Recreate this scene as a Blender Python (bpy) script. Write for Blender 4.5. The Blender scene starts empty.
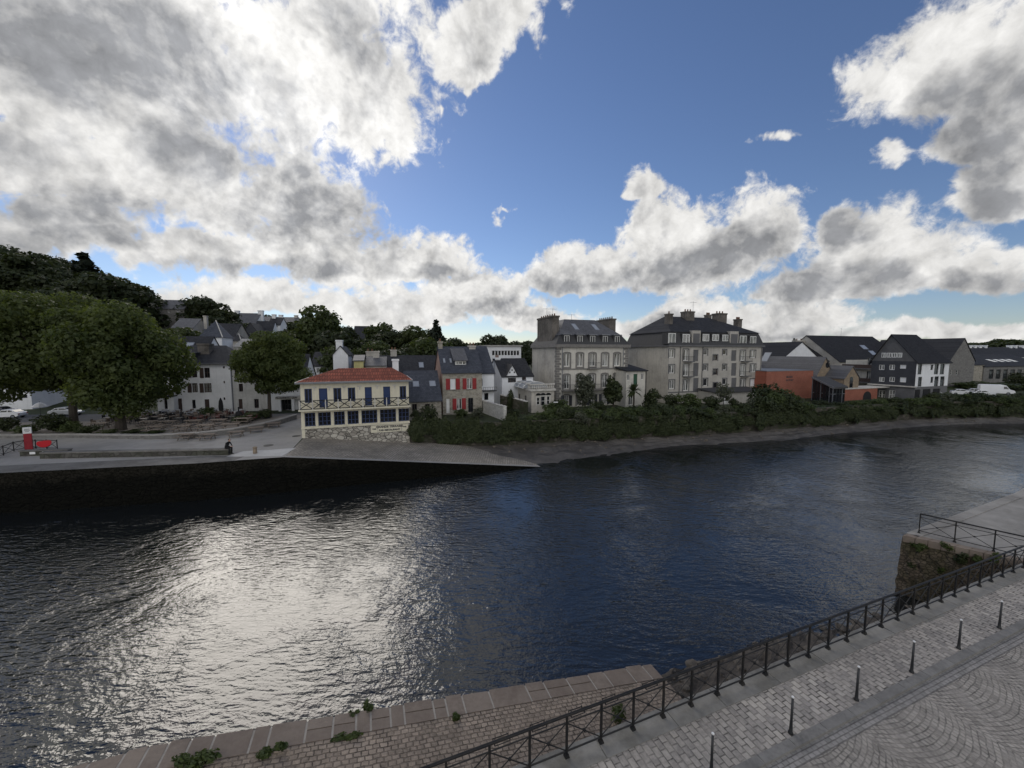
import bpy, math, random
import numpy as np
from mathutils import Vector, Matrix
R = math.radians
sc = bpy.context.scene
COL = sc.collection

# ------------------------------------------------------------------ camera
CAMH, FPX, PITCH = 12.0, 385.0, math.atan(32 / 385)
cam = bpy.data.objects.new('camera', bpy.data.cameras.new('camera'))
COL.objects.link(cam)
cam.location = (0, 0, CAMH)
cam.rotation_euler = (math.pi / 2 - PITCH, 0, 0)
cam.data.sensor_width = 36
cam.data.lens = FPX / 1024 * 36
cam.data.clip_end = 6000
sc.camera = cam
CP, SP = math.cos(PITCH), math.sin(PITCH)


def ray(px, py):
    u, v = (px - 512) / FPX, (384 - py) / FPX
    return Vector((u, CP + v * SP, -SP + v * CP))


def P(px, py, z=0.0):          # where a sight line meets a level
    d = ray(px, py)
    t = (z - CAMH) / d.z
    return Vector((d.x * t, d.y * t, z))


def PY(px, py, Y):             # where a sight line meets a depth
    d = ray(px, py)
    t = Y / d.y
    return Vector((d.x * t, Y, CAMH + d.z * t))


# ------------------------------------------------------------------ node helper
class NT:
    def __init__(s, tree):
        s.t = tree
        tree.nodes.clear()

    def n(s, typ, **kw):
        nd = s.t.nodes.new(typ)
        for k, v in kw.items():
            setattr(nd, k, v)
        return nd

    def put(s, sock, v):
        if v is None:
            return
        if isinstance(v, bpy.types.NodeSocket):
            s.t.links.new(v, sock)
        else:
            if isinstance(v, (tuple, list)) and len(v) == 3 and sock.type == 'RGBA':
                v = (*v, 1)
            sock.default_value = v

    def m(s, op, a, b=None, c=None, clamp=False):
        nd = s.n('ShaderNodeMath', operation=op)
        nd.use_clamp = clamp
        for i, v in enumerate((a, b, c)):
            s.put(nd.inputs[i], v)
        return nd.outputs[0]

    def vm(s, op, a, b=None):
        nd = s.n('ShaderNodeVectorMath', operation=op)
        s.put(nd.inputs[0], a)
        if b is not None:
            s.put(nd.inputs[3 if op == 'SCALE' else 1], b)
        return nd.outputs['Value' if op in ('LENGTH', 'DOT_PRODUCT') else 'Vector']

    def mix(s, f, a, b, blend='MIX'):
        nd = s.n('ShaderNodeMix', data_type='RGBA', blend_type=blend)
        s.put(nd.inputs[0], f)
        s.put(nd.inputs[6], a)
        s.put(nd.inputs[7], b)
        return nd.outputs[2]

    def rng(s, v, a, b, c=0.0, d=1.0, smooth=True):
        nd = s.n('ShaderNodeMapRange')
        nd.interpolation_type = 'SMOOTHSTEP' if smooth else 'LINEAR'
        for i, x in enumerate((v, a, b, c, d)):
            s.put(nd.inputs[i], x)
        return nd.outputs[0]

    def noise(s, vec, scale, detail=4, rough=0.55, dist=0.0, color=False):
        nd = s.n('ShaderNodeTexNoise')
        s.put(nd.inputs['Vector'], vec)
        s.put(nd.inputs['Scale'], scale)
        nd.inputs['Detail'].default_value = detail
        nd.inputs['Roughness'].default_value = rough
        nd.inputs['Distortion'].default_value = dist
        return nd.outputs['Color' if color else 'Fac']

    def mapping(s, vec, loc=(0, 0, 0), rot=(0, 0, 0), scale=(1, 1, 1), typ='POINT'):
        nd = s.n('ShaderNodeMapping', vector_type=typ)
        s.put(nd.inputs[0], vec)
        nd.inputs[1].default_value = loc
        nd.inputs[2].default_value = rot
        nd.inputs[3].default_value = scale
        return nd.outputs[0]


# ------------------------------------------------------------------ world: daylight sky with broken cumulus
SUN_PX = (262, 80)
sd = ray(*SUN_PX).normalized()
SUN_EL = math.asin(sd.z)
SUN_AZ = math.atan2(sd.x, sd.y)

world = bpy.data.worlds.new('World')
sc.world = world
world.use_nodes = True
w = NT(world.node_tree)
STR = 0.10
sky = w.n('ShaderNodeTexSky', sky_type='NISHITA')
sky.sun_disc = False
sky.sun_elevation = SUN_EL
sky.sun_rotation = SUN_AZ
sky.air_density = 1.0
sky.dust_density = 0.1
sky.ozone_density = 2.0
dirv = w.n('ShaderNodeTexCoord').outputs['Generated']
sep = w.n('ShaderNodeSeparateXYZ')
w.put(sep.inputs[0], dirv)
dx, dy, dz = sep.outputs
ay = w.m('MAXIMUM', w.m('ABSOLUTE', dy), 0.02)
comb = w.n('ShaderNodeCombineXYZ')
w.put(comb.inputs[0], w.m('DIVIDE', dx, ay))
w.put(comb.inputs[1], w.m('DIVIDE', dz, ay))
tan = comb.outputs[0]


def tang(px, py):
    d = ray(px, py)
    return (d.x / d.y, d.z / d.y)


warpn = w.vm('SUBTRACT', w.noise(dirv, 4.5, 5, 0.62, 0, True), (0.5, 0.5, 0.5))
tanw = w.vm('ADD', tan, w.vm('SCALE', warpn, 0.24))
tanw2 = w.vm('ADD', tan, w.vm('SCALE', warpn, 0.13))
puffv = w.vm('ADD', dirv, w.vm('SCALE', w.vm('SUBTRACT', w.noise(dirv, 16.0, 4, 0.6, 0, True), (0.5, 0.5, 0.5)), 0.07))
sunoff = tuple(sd * 0.020)


def puffs(vec):
    nd = w.n('ShaderNodeTexVoronoi', feature='F1')
    w.put(nd.inputs['Vector'], vec)
    nd.inputs['Scale'].default_value = 11.0
    nd.inputs['Detail'].default_value = 2.0
    nd.inputs['Roughness'].default_value = 0.55
    nd.inputs['Lacunarity'].default_value = 2.3
    nd.normalize = True
    return nd.outputs['Distance']


fbm = w.noise(dirv, 6.0, 7, 0.60, 0.2)
fbm2 = w.noise(w.vm('ADD', dirv, sunoff), 6.0, 4, 0.60, 0.2)
pf = puffs(puffv)
pf2 = puffs(w.vm('ADD', puffv, sunoff))
fine = w.noise(dirv, 26.0, 7, 0.64, 0.4)

# (px, py, half width, half height, tilt) of the cloud masses, as bearings on the sky
CLOUDS = [
    (110, 60, 230, 95, -8), (300, 55, 130, 108, 10), (60, 165, 130, 45, -8), (180, 170, 120, 72, -20),
    (285, 185, 105, 60, -25), (60, 225, 120, 42, 0), (365, 90, 72, 72, 0), (310, 245, 85, 48, -10), (190, 255, 110, 30, 0),
    (1060, 60, 90, 120, 0), (1300, 150, 200, 120, 0), (-250, 120, 260, 170, 0), (60, -235, 470, 235, 0), (1100, -420, 300, 160, 0),  # mass above the top left is unseen, enlarged to silver the near water
    (490, 20, 66, 40, 30), (470, 62, 26, 28, 0), (885, 150, 50, 26, 0, .52),
    (775, 136, 46, 22, 20, .28), (505, 215, 50, 14, 20, .28), (438, 108, 22, 26, 0, .3),
]
CUMULUS = [     # flat-based heaps
    (430, 268, 62, 42, 0), (395, 275, 40, 26, 0), (480, 308, 85, 40, 0), (395, 318, 100, 28, 0), (250, 308, 130, 32, 0), (540, 325, 60, 22, 0),
    (600, 276, 76, 44, 6), (690, 270, 105, 84, 4), (755, 240, 58, 56, 0), (640, 186, 24, 22, 0), (560, 288, 46, 28, 0),
    (890, 272, 95, 64, 0), (965, 278, 80, 44, 0), (845, 240, 34, 28, 0, .9), (810, 290, 90, 26, 0), (760, 322, 120, 38, 0), (670, 330, 110, 26, 0),
    (960, 84, 115, 84, 16), (985, 140, 72, 50, 6), (1005, 196, 56, 44, 0), (935, 333, 140, 22, 0, .9),
]
DARKS = [
    (110, 60, 210, 60, -14), (225, 120, 150, 50, -24), (260, 170, 120, 42, -14), (330, 205, 70, 38, -30), (70, 208, 150, 24, 0),
    (50, 242, 160, 20, 0), (270, 217, 70, 24, 0), (352, 28, 60, 34, -30),
    (600, 286, 85, 18, 8), (690, 268, 120, 28, 4), (745, 250, 62, 26, 0), (870, 282, 140, 22, -3), (750, 326, 150, 14, 0, .8),
    (965, 105, 95, 38, 14), (1000, 145, 65, 34, 0), (848, 236, 32, 20, 0), (985, 278, 80, 20, 0),
    (1005, 200, 45, 20, 0), (-200, 130, 220, 90, 0), (310, 268, 70, 16, 0, .8), (440, 278, 60, 14, 0, .8), (490, 318, 80, 14, 0, .7), (190, 276, 120, 16, 0, .7),
]


def blobs(lst, vec, flat=False, acc=None):
    for (px, py, rx, ry, tilt, *wt) in lst:
        a, b = tang(px, py)
        k = 1.0 / FPX
        mp = w.mapping(vec, (a, b, 0), (0, 0, R(tilt)), (rx * k, ry * k, 1), 'TEXTURE')
        if flat:
            sx_ = w.n('ShaderNodeSeparateXYZ')
            w.put(sx_.inputs[0], mp)
            cx_ = w.n('ShaderNodeCombineXYZ')
            w.put(cx_.inputs[0], sx_.outputs[0])
            w.put(cx_.inputs[1], w.m('MAXIMUM', sx_.outputs[1], w.m('MULTIPLY', sx_.outputs[1], -2.6)))
            mp = cx_.outputs[0]
        v = w.m('SUBTRACT', wt[0] if wt else 1.0, w.vm('LENGTH', mp))
        if acc is None:
            acc = v
        else:
            nd = w.n('ShaderNodeMath', operation='SMOOTH_MAX')
            w.put(nd.inputs[0], acc)
            w.put(nd.inputs[1], v)
            nd.inputs[2].default_value = 0.15
            acc = nd.outputs[0]
    return acc


body = w.m('MINIMUM', blobs(CUMULUS, tanw2, True, blobs(CLOUDS, tanw)), 0.75)
dark = blobs(DARKS, tanw)
nz = w.m('SUBTRACT', fbm, 0.5)
nf = w.m('SUBTRACT', fine, 0.5)
np_ = w.m('SUBTRACT', 0.34, pf)
dens = w.m('ADD', body, w.m('MULTIPLY', nz, 1.65))
dens = w.m('ADD', dens, w.m('MULTIPLY', np_, 0.75))
dens = w.m('ADD', dens, w.m('MULTIPLY', nf, 0.85))
dens = w.m('ADD', dens, w.rng(dy, 0.05, -0.5, 0.0, 0.55))  # extra cloud cover added out of view, to light the land neutrally
alpha = w.rng(dens, 0.03, 0.34)
relief = w.m('ADD', w.m('MULTIPLY', w.m('SUBTRACT', fbm, fbm2), 2.0), w.m('MULTIPLY', w.m('SUBTRACT', pf2, pf), 1.5))   # lit from the sun's side
grey = w.m('ADD', w.m('MULTIPLY', w.rng(dark, -0.42, 0.62), 0.80), w.m('MULTIPLY', nz, 0.65))
grey = w.m('ADD', grey, relief)
grey = w.m('ADD', grey, w.m('MULTIPLY', nf, 0.22))
grey = w.m('ADD', grey, w.rng(dens, 0.15, 0.9, -0.20, 0.22))
grey = w.rng(grey, 0.10, 1.05, smooth=False)
cosun = w.vm('DOT_PRODUCT', dirv, tuple(sd))
glow = w.m('POWER', w.m('MAXIMUM', cosun, 0.0), 9.0)
glow2 = w.m('POWER', w.m('MAXIMUM', cosun, 0.0), 70.0)
lit = w.m('ADD', 0.70, w.m('ADD', w.m('MULTIPLY', glow, 0.09), w.m('MULTIPLY', glow2, 0.16)))
behind = w.rng(dy, 0.05, -0.35)                            # unseen clouds at the camera's back, brightened as fill for facades and ground
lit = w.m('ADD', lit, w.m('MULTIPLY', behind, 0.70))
shd = w.m('ADD', 0.285, w.m('ADD', w.m('MULTIPLY', glow, 0.04), w.m('MULTIPLY', glow2, 0.08)))
litc = w.vm('SCALE', (1.0, 0.988, 0.965), w.m('DIVIDE', lit, STR))
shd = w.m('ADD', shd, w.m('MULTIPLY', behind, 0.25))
shdc = w.vm('SCALE', (0.96, 0.98, 1.03), w.m('DIVIDE', shd, STR))
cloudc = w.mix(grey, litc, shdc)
modl = w.m('ADD', 0.98, w.m('ADD', w.m('MULTIPLY', np_, 0.95), w.m('MULTIPLY', nf, 0.8)))
modl = w.m('ADD', modl, w.m('MULTIPLY', relief, -0.35))
cloudc = w.vm('SCALE', cloudc, modl)
blue = w.mix(1.0, sky.outputs[0], (0.72, 0.75, 0.88), 'MULTIPLY')
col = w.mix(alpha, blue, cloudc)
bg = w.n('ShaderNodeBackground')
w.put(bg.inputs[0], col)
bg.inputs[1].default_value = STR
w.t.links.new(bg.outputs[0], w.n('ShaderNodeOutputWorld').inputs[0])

world.cycles.sampling_method = 'MANUAL'
world.cycles.sample_map_resolution = 256

sun = bpy.data.objects.new('sun', bpy.data.lights.new('sun', 'SUN'))
COL.objects.link(sun)
sun.data.energy = 0.75
sun.data.angle = R(28)
sun.data.color = (1.0, 0.93, 0.84)
sun.rotation_euler = (-sd).to_track_quat('-Z', 'Y').to_euler()

sc.view_settings.view_transform = 'Standard'
sc.view_settings.look = 'None'
sc.view_settings.exposure = 0.12
sc.view_settings.gamma = 1.0
sc.view_settings.use_curve_mapping = False

# ------------------------------------------------------------------ materials
MATS = {}


def mat(name, color, rough=0.85, var=0.25, vscale=1.5, color2=None, bump=0.0, bscale=20.0, metal=0.0, spec=0.3,
        streak=0.0, coords='Object', island=0.0):
    """plain weathered surface: base colour broken up by two noises, optional rain streaks and fine bump"""
    if name in MATS:
        return MATS[name]
    m_ = bpy.data.materials.new(name)
    m_.use_nodes = True
    t = NT(m_.node_tree)
    tc = t.n('ShaderNodeTexCoord').outputs[coords]
    c2 = color2 or tuple(x * 0.55 for x in color)
    n1 = t.noise(tc, vscale, 6, 0.62, 0.3)
    n2 = t.noise(tc, vscale * 7.3, 4, 0.6)
    f = t.m('ADD', t.m('MULTIPLY', n1, 0.7), t.m('MULTIPLY', n2, 0.3))
    f = t.rng(f, 0.35, 0.72, 0.0, min(1.0, var * 2.2))
    c = t.mix(f, color, c2)
    if streak:
        st = t.noise(t.mapping(tc, scale=(2.2, 2.2, 0.16)), 1.6, 5, 0.65)
        c = t.mix(t.rng(st, 0.5, 0.72, 0, streak), c, tuple(x * 0.35 for x in color))
    if island:
        rnd = t.n('ShaderNodeNewGeometry').outputs['Random Per Island']
        c = t.mix(t.m('MULTIPLY', rnd, island), c, c2)
    b = t.n('ShaderNodeBsdfPrincipled')
    t.put(b.inputs['Base Color'], c)
    t.put(b.inputs['Roughness'], rough)
    b.inputs['Metallic'].default_value = metal
    b.inputs['Specular IOR Level'].default_value = spec
    if bump:
        bp = t.n('ShaderNodeBump')
        bp.inputs['Distance'].default_value = bump
        t.put(bp.inputs['Height'], t.noise(tc, bscale, 5, 0.6))
        t.t.links.new(bp.outputs[0], b.inputs['Normal'])
    t.t.links.new(b.outputs[0], t.n('ShaderNodeOutputMaterial').inputs[0])
    MATS[name] = m_
    return m_


def finish(t, c, rough, height=None, dist=0.02, spec=0.3):
    b = t.n('ShaderNodeBsdfPrincipled')
    t.put(b.inputs['Base Color'], c)
    t.put(b.inputs['Roughness'], rough)
    b.inputs['Specular IOR Level'].default_value = spec
    if height is not None:
        bp = t.n('ShaderNodeBump')
        bp.inputs['Distance'].default_value = dist
        t.put(bp.inputs['Height'], height)
        t.t.links.new(bp.outputs[0], b.inputs['Normal'])
    t.t.links.new(b.outputs[0], t.n('ShaderNodeOutputMaterial').inputs[0])


def newmat(name):
    m_ = bpy.data.materials.new(name)
    m_.use_nodes = True
    MATS[name] = m_
    return m_, NT(m_.node_tree)


def brickmat(name, c1, c2, mortar, bw, bh, joint, vec=None, offset=0.5, bump=0.015, rough=0.8, dirt=0.4, wob=0.0, big=0.25, axis='sn', spec=0.3, smooth=0.1, jn=0.0):
    """paving / roofing in courses. axis 'sn': object x,y ; 'ns': object y,x ; 'xz','wall': along wall, up ; 'roof': generic"""
    m_, t = newmat(name)
    tc = t.n('ShaderNodeTexCoord').outputs['Object']
    sp_ = t.n('ShaderNodeSeparateXYZ')
    t.put(sp_.inputs[0], tc)
    x, y, z = sp_.outputs
    cb = t.n('ShaderNodeCombineXYZ')
    if axis == 'sn':
        a, b = x, y
    elif axis == 'ns':
        a, b = y, x
    elif axis == 'fan':
        W = 2.7
        Rr = W * 0.88
        sx = t.m('SUBTRACT', t.m('FLOORED_MODULO', x, W), W / 2)
        a = t.m('MULTIPLY', t.m('ARCSINE', t.m('DIVIDE', sx, Rr)), Rr)
        b = t.m('ADD', y, t.m('SQRT', t.m('SUBTRACT', Rr * Rr, t.m('MULTIPLY', sx, sx))))
    else:
        a, b = t.m('ADD', t.m('MULTIPLY', x, 0.951), t.m('MULTIPLY', y, 0.309)), z
    t.put(cb.inputs[0], a)
    t.put(cb.inputs[1], b)
    v = cb.outputs[0]
    if wob:
        wn = t.vm('SUBTRACT', t.noise(tc, 3.2, 3, 0.6, 0, True), (0.5, 0.5, 0.5))
        v = t.vm('ADD', v, t.vm('SCALE', wn, wob))
    br = t.n('ShaderNodeTexBrick')
    br.offset = offset
    t.put(br.inputs['Vector'], v)
    br.inputs['Scale'].default_value = 1.0
    br.inputs['Brick Width'].default_value = bw
    br.inputs['Row Height'].default_value = bh
    br.inputs['Mortar Size'].default_value = joint
    br.inputs['Mortar Smooth'].default_value = smooth
    br.inputs['Bias'].default_value = 0.0
    t.put(br.inputs['Color1'], c1)
    t.put(br.inputs['Color2'], c2)
    t.put(br.inputs['Mortar'], mortar)
    n1 = t.noise(tc, 0.55, 6, 0.65, 0.4)
    n2 = t.noise(tc, 9.0, 5, 0.65)
    n3 = t.noise(tc, 1.7, 5, 0.7)
    stone = t.mix(t.m('MULTIPLY', n2, 1.0), c1, c2)
    worn = t.m('MULTIPLY', br.outputs['Fac'], t.rng(n3, 0.40, 0.60, 1.0 - jn, 1.0))          # joints open in places, silted up in others
    c = t.mix(br.outputs['Fac'], br.outputs['Color'], t.mix(worn, stone, mortar))
    c = t.mix(t.rng(n1, 0.35, 0.7, 0, dirt), c, tuple(q * 0.5 for q in c2))
    c = t.mix(t.rng(n2, 0.35, 0.75, 0, big), c, tuple(min(1, q * 1.5) for q in c1))
    hgt = t.m('ADD', t.m('MULTIPLY', br.outputs['Fac'], -1.0), t.m('MULTIPLY', n2, 0.6))
    finish(t, c, rough, hgt, bump, spec)
    return m_


def rubble(name, c1, c2, mortar, scale=3.0, bump=0.03, moss=0.0, mosscol=(0.03, 0.04, 0.015), zscale=1.5):
    m_, t = newmat(name)
    tc = t.n('ShaderNodeTexCoord').outputs['Object']
    v = t.mapping(tc, scale=(scale, scale, scale * zscale))
    vo = t.n('ShaderNodeTexVoronoi', feature='F1')
    t.put(vo.inputs['Vector'], v)
    vo.inputs['Scale'].default_value = 1
    ve = t.n('ShaderNodeTexVoronoi', feature='DISTANCE_TO_EDGE')
    t.put(ve.inputs['Vector'], v)
    ve.inputs['Scale'].default_value = 1
    sp_ = t.n('ShaderNodeSeparateXYZ')
    t.put(sp_.inputs[0], vo.outputs['Color'])
    c = t.mix(sp_.outputs[0], c1, c2)
    n2 = t.noise(tc, 6.0, 5, 0.65)
    c = t.mix(t.rng(n2, 0.35, 0.75, 0, 0.45), c, tuple(q * 0.45 for q in c1))
    edge = t.rng(ve.outputs['Distance'], 0.02, 0.10)
    c = t.mix(edge, mortar, c)
    if moss:
        n1 = t.noise(tc, 0.7, 6, 0.65, 0.3)
        c = t.mix(t.rng(n1, 0.42, 0.62, 0, moss), c, mosscol)
    finish(t, c, 0.9, t.m('ADD', edge, n2), bump)
    return m_


def leafmat(name, dark_, light, trans=0.25, scale=0.5):
    m_, t = newmat(name)
    tc = t.n('ShaderNodeTexCoord').outputs['Object']
    g = t.n('ShaderNodeNewGeometry').outputs['Random Per Island']
    n1 = t.noise(tc, scale, 4, 0.6)
    f = t.m('ADD', t.m('MULTIPLY', t.rng(n1, 0.35, 0.68), 0.72), t.m('MULTIPLY', g, 0.28))
    oi = t.n('ShaderNodeObjectInfo').outputs['Random']
    c = t.mix(f, dark_, light)
    c = t.mix(t.m('MULTIPLY', oi, 0.35), c, tuple(q * 0.55 for q in light))
    b = t.n('ShaderNodeBsdfPrincipled')
    t.put(b.inputs['Base Color'], c)
    b.inputs['Roughness'].default_value = 0.55
    b.inputs['Specular IOR Level'].default_value = 0.25
    tr = t.n('ShaderNodeBsdfTranslucent')
    t.put(tr.inputs[0], t.vm('MULTIPLY', c, (1.5, 1.5, 0.7)))
    mx = t.n('ShaderNodeMixShader')
    mx.inputs[0].default_value = trans
    t.t.links.new(b.outputs[0], mx.inputs[1])
    t.t.links.new(tr.outputs[0], mx.inputs[2])
    t.t.links.new(mx.outputs[0], t.n('ShaderNodeOutputMaterial').inputs[0])
    return m_


def glassmat(name, base=(0.012, 0.014, 0.018), curtain=0.0):
    m_, t = newmat(name)
    tc = t.n('ShaderNodeTexCoord').outputs['Object']
    c = base
    if curtain:
        oi = t.n('ShaderNodeNewGeometry').outputs['Random Per Island']
        n = t.noise(t.mapping(tc, scale=(9, 9, 0.4)), 1.0, 2, 0.5)
        c = t.mix(t.m('MULTIPLY', t.rng(n, 0.4, 0.6), curtain), base, (0.45, 0.45, 0.43))
    b = t.n('ShaderNodeBsdfPrincipled')
    t.put(b.inputs['Base Color'], c)
    b.inputs['Roughness'].default_value = 0.05
    b.inputs['Specular IOR Level'].default_value = 0.6
    t.t.links.new(b.outputs[0], t.n('ShaderNodeOutputMaterial').inputs[0])
    return m_


# ------------------------------------------------------------------ mesh builder
class MB:
    def __init__(s):
        s.v, s.f = [], []

    def poly(s, pts):
        i = len(s.v)
        s.v.extend([tuple(p) for p in pts])
        s.f.append(tuple(range(i, i + len(pts))))

    def hexa(s, b, t):        # two loops of equal length: bottom, top (counter-clockwise from above)
        i, n = len(s.v), len(b)
        s.v.extend([tuple(p) for p in b])
        s.v.extend([tuple(p) for p in t])
        s.f.append(tuple(range(i + n - 1, i - 1, -1)))
        s.f.append(tuple(range(i + n, i + 2 * n)))
        for k in range(n):
            j = (k + 1) % n
            s.f.append((i + k, i + j, i + n + j, i + n + k))

    def box(s, x0, x1, y0, y1, z0, z1):
        s.hexa([(x0, y0, z0), (x1, y0, z0), (x1, y1, z0), (x0, y1, z0)],
               [(x0, y0, z1), (x1, y0, z1), (x1, y1, z1), (x0, y1, z1)])

    def fbox(s, fr, a0, a1, q0, q1, z0, z1):   # box in a frame: along, behind the facade, up
        s.hexa([fr.w(a0, q0, z0), fr.w(a1, q0, z0), fr.w(a1, q1, z0), fr.w(a0, q1, z0)],
               [fr.w(a0, q0, z1), fr.w(a1, q0, z1), fr.w(a1, q1, z1), fr.w(a0, q1, z1)])

    def tube(s, p, q, r0, r1=None, n=8, caps=True):
        r1 = r0 if r1 is None else r1
        p, q = Vector(p), Vector(q)
        d = (q - p).normalized()
        a = d.orthogonal().normalized()
        b = d.cross(a)
        c0 = [p + (a * math.cos(2 * math.pi * k / n) + b * math.sin(2 * math.pi * k / n)) * r0 for k in range(n)]
        c1 = [q + (a * math.cos(2 * math.pi * k / n) + b * math.sin(2 * math.pi * k / n)) * r1 for k in range(n)]
        s.hexa(c0, c1)

    def path(s, pts, r, n=8):
        for k in range(len(pts) - 1):
            ra = r[k] if isinstance(r, (list, tuple)) else r
            rb = r[k + 1] if isinstance(r, (list, tuple)) else r
            s.tube(pts[k], pts[k + 1], ra, rb, n)

    def lathe(s, prof, c=(0, 0, 0), n=12):
        rings = [[(c[0] + r * math.cos(2 * math.pi * k / n), c[1] + r * math.sin(2 * math.pi * k / n), c[2] + z) for k in range(n)] for r, z in prof]
        i = len(s.v)
        for rg in rings:
            s.v.extend(rg)
        for a in range(len(rings) - 1):
            for k in range(n):
                j = (k + 1) % n
                s.f.append((i + a * n + k, i + a * n + j, i + (a + 1) * n + j, i + (a + 1) * n + k))
        s.f.append(tuple(range(i + n - 1, i - 1, -1)))
        s.f.append(tuple(range(i + (len(rings) - 1) * n, i + len(rings) * n)))

    def slab(s, pts, th=0.14):  # roof plane: top outline, thickened downwards
        s.hexa([(p[0], p[1], p[2] - th) for p in pts], pts)

    def build(s, name, m_, parent=None, smooth=False, loc=None):
        me = bpy.data.meshes.new(name)
        off = Vector(loc) if loc is not None else (Vector(parent['o']) if parent is not None and 'o' in parent else Vector((0, 0, 0)))
        ver = [(p[0] - off.x, p[1] - off.y, p[2] - off.z) for p in s.v]
        me.from_pydata(ver, [], s.f)
        me.validate()
        for q in (m_ if isinstance(m_, (list, tuple)) else [m_]):
            me.materials.append(q)
        if smooth:
            me.polygons.foreach_set('use_smooth', [True] * len(me.polygons))
        o = bpy.data.objects.new(name, me)
        COL.objects.link(o)
        if parent is not None:
            o.parent = parent
            if 'o' in parent:
                o['o'] = parent['o']
        else:
            o.location = off
            o['o'] = off
        return o


def tag(o, label=None, cat=None, group=None, kind=None):
    if label:
        o['label'] = label
    if cat:
        o['category'] = cat
    if group:
        o['group'] = group
    if kind:
        o['kind'] = kind
    return o


def thing(name, label, cat, loc=(0, 0, 0), rz=0.0, group=None, origin=True):
    o = bpy.data.objects.new(name, None)
    COL.objects.link(o)
    o.location = loc
    o.rotation_euler.z = rz
    o.empty_display_size = 0.2
    if origin:
        o['o'] = Vector(loc)       # children are written in world coordinates
    return tag(o, label, cat, group)


def copytree(o, loc=None, rz=None, scale=None, label=None, group=None, parent=None):
    c = o.copy()
    COL.objects.link(c)
    c.parent = parent
    if loc is not None:
        c.location = loc
    if rz is not None:
        c.rotation_euler.z = rz
    if scale is not None:
        c.scale = scale if isinstance(scale, (tuple, list)) else (scale,) * 3
    if label:
        c['label'] = label
    if group:
        c['group'] = group
    for ch in list(o.children):
        copytree(ch, parent=c)
    return c


# ------------------------------------------------------------------ facades
class Fr:
    """a building's frame: origin at the front left corner, d along the facade, dep into the house"""

    def __init__(s, o, ang, L=10.0, D=8.0, z0=3.0):
        s.o = Vector((o[0], o[1], 0))
        s.ang, s.L, s.D, s.z0 = ang, L, D, z0
        s.d = Vector((math.cos(R(ang)), math.sin(R(ang)), 0))
        s.dep = Vector((-s.d.y, s.d.x, 0))

    def w(s, a, q, z):
        p = s.o + s.d * a + s.dep * q
        return (p.x, p.y, z)

    def uv(s, px, py, q=0.0):
        r = ray(px, py)
        c = Vector((0, 0, CAMH))
        o = s.o + s.dep * q
        t = (o - c).dot(s.dep) / r.dot(s.dep)
        p = c + r * t
        return (p - s.o).dot(s.d), p.z

    def s(s, px, q=0.0):
        return s.uv(px, 384, q)[0]

    def z(s, px, py, q=0.0):
        return s.uv(px, py, q)[1]

    def rect(s, x0, y0, x1, y1):
        a, b = s.uv(x0, y0), s.uv(x1, y1)
        return (a[0], b[0], min(a[1], b[1]), max(a[1], b[1])) if a[1] >= b[1] else (a[0], b[0], a[1], b[1])

    def left(s):
        return Fr(s.o + s.dep * s.D, s.ang - 90, s.D, s.L, s.z0)

    def right(s):
        return Fr(s.o + s.d * s.L, s.ang + 90, s.D, s.L, s.z0)

    def back(s):
        return Fr(s.o + s.d * s.L + s.dep * s.D, s.ang + 180, s.L, s.D, s.z0)


def facade(mb, fr, zt, holes=(), gable=None, z0=None, s0=0.0, s1=None, rev=0.16):
    """wall face cut by rectangular openings with reveals; gable = (s of apex, z of apex)"""
    z0 = fr.z0 if z0 is None else z0
    s1 = fr.L if s1 is None else s1
    xs = sorted({s0, s1, *[h[0] for h in holes], *[h[1] for h in holes]})
    zs = sorted({z0, zt, *[h[2] for h in holes], *[h[3] for h in holes]})
    xs = [x for x in xs if s0 <= x <= s1]
    zs = [z for z in zs if z0 <= z <= zt]
    for i in range(len(xs) - 1):
        for j in range(len(zs) - 1):
            cx, cz = (xs[i] + xs[i + 1]) / 2, (zs[j] + zs[j + 1]) / 2
            if any(h[0] < cx < h[1] and h[2] < cz < h[3] for h in holes):
                continue
            mb.poly([fr.w(xs[i], 0, zs[j]), fr.w(xs[i + 1], 0, zs[j]), fr.w(xs[i + 1], 0, zs[j + 1]), fr.w(xs[i], 0, zs[j + 1])])
    for a, b, c, d in holes:
        mb.poly([fr.w(a, 0, c), fr.w(a, 0, d), fr.w(a, rev, d), fr.w(a, rev, c)])
        mb.poly([fr.w(b, 0, d), fr.w(b, 0, c), fr.w(b, rev, c), fr.w(b, rev, d)])
        mb.poly([fr.w(a, 0, d), fr.w(b, 0, d), fr.w(b, rev, d), fr.w(a, rev, d)])
        mb.poly([fr.w(b, 0, c), fr.w(a, 0, c), fr.w(a, rev, c), fr.w(b, rev, c)])
    if gable:
        mb.poly([fr.w(s0, 0, zt), fr.w(s1, 0, zt), fr.w(gable[0], 0, gable[1])])


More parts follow.
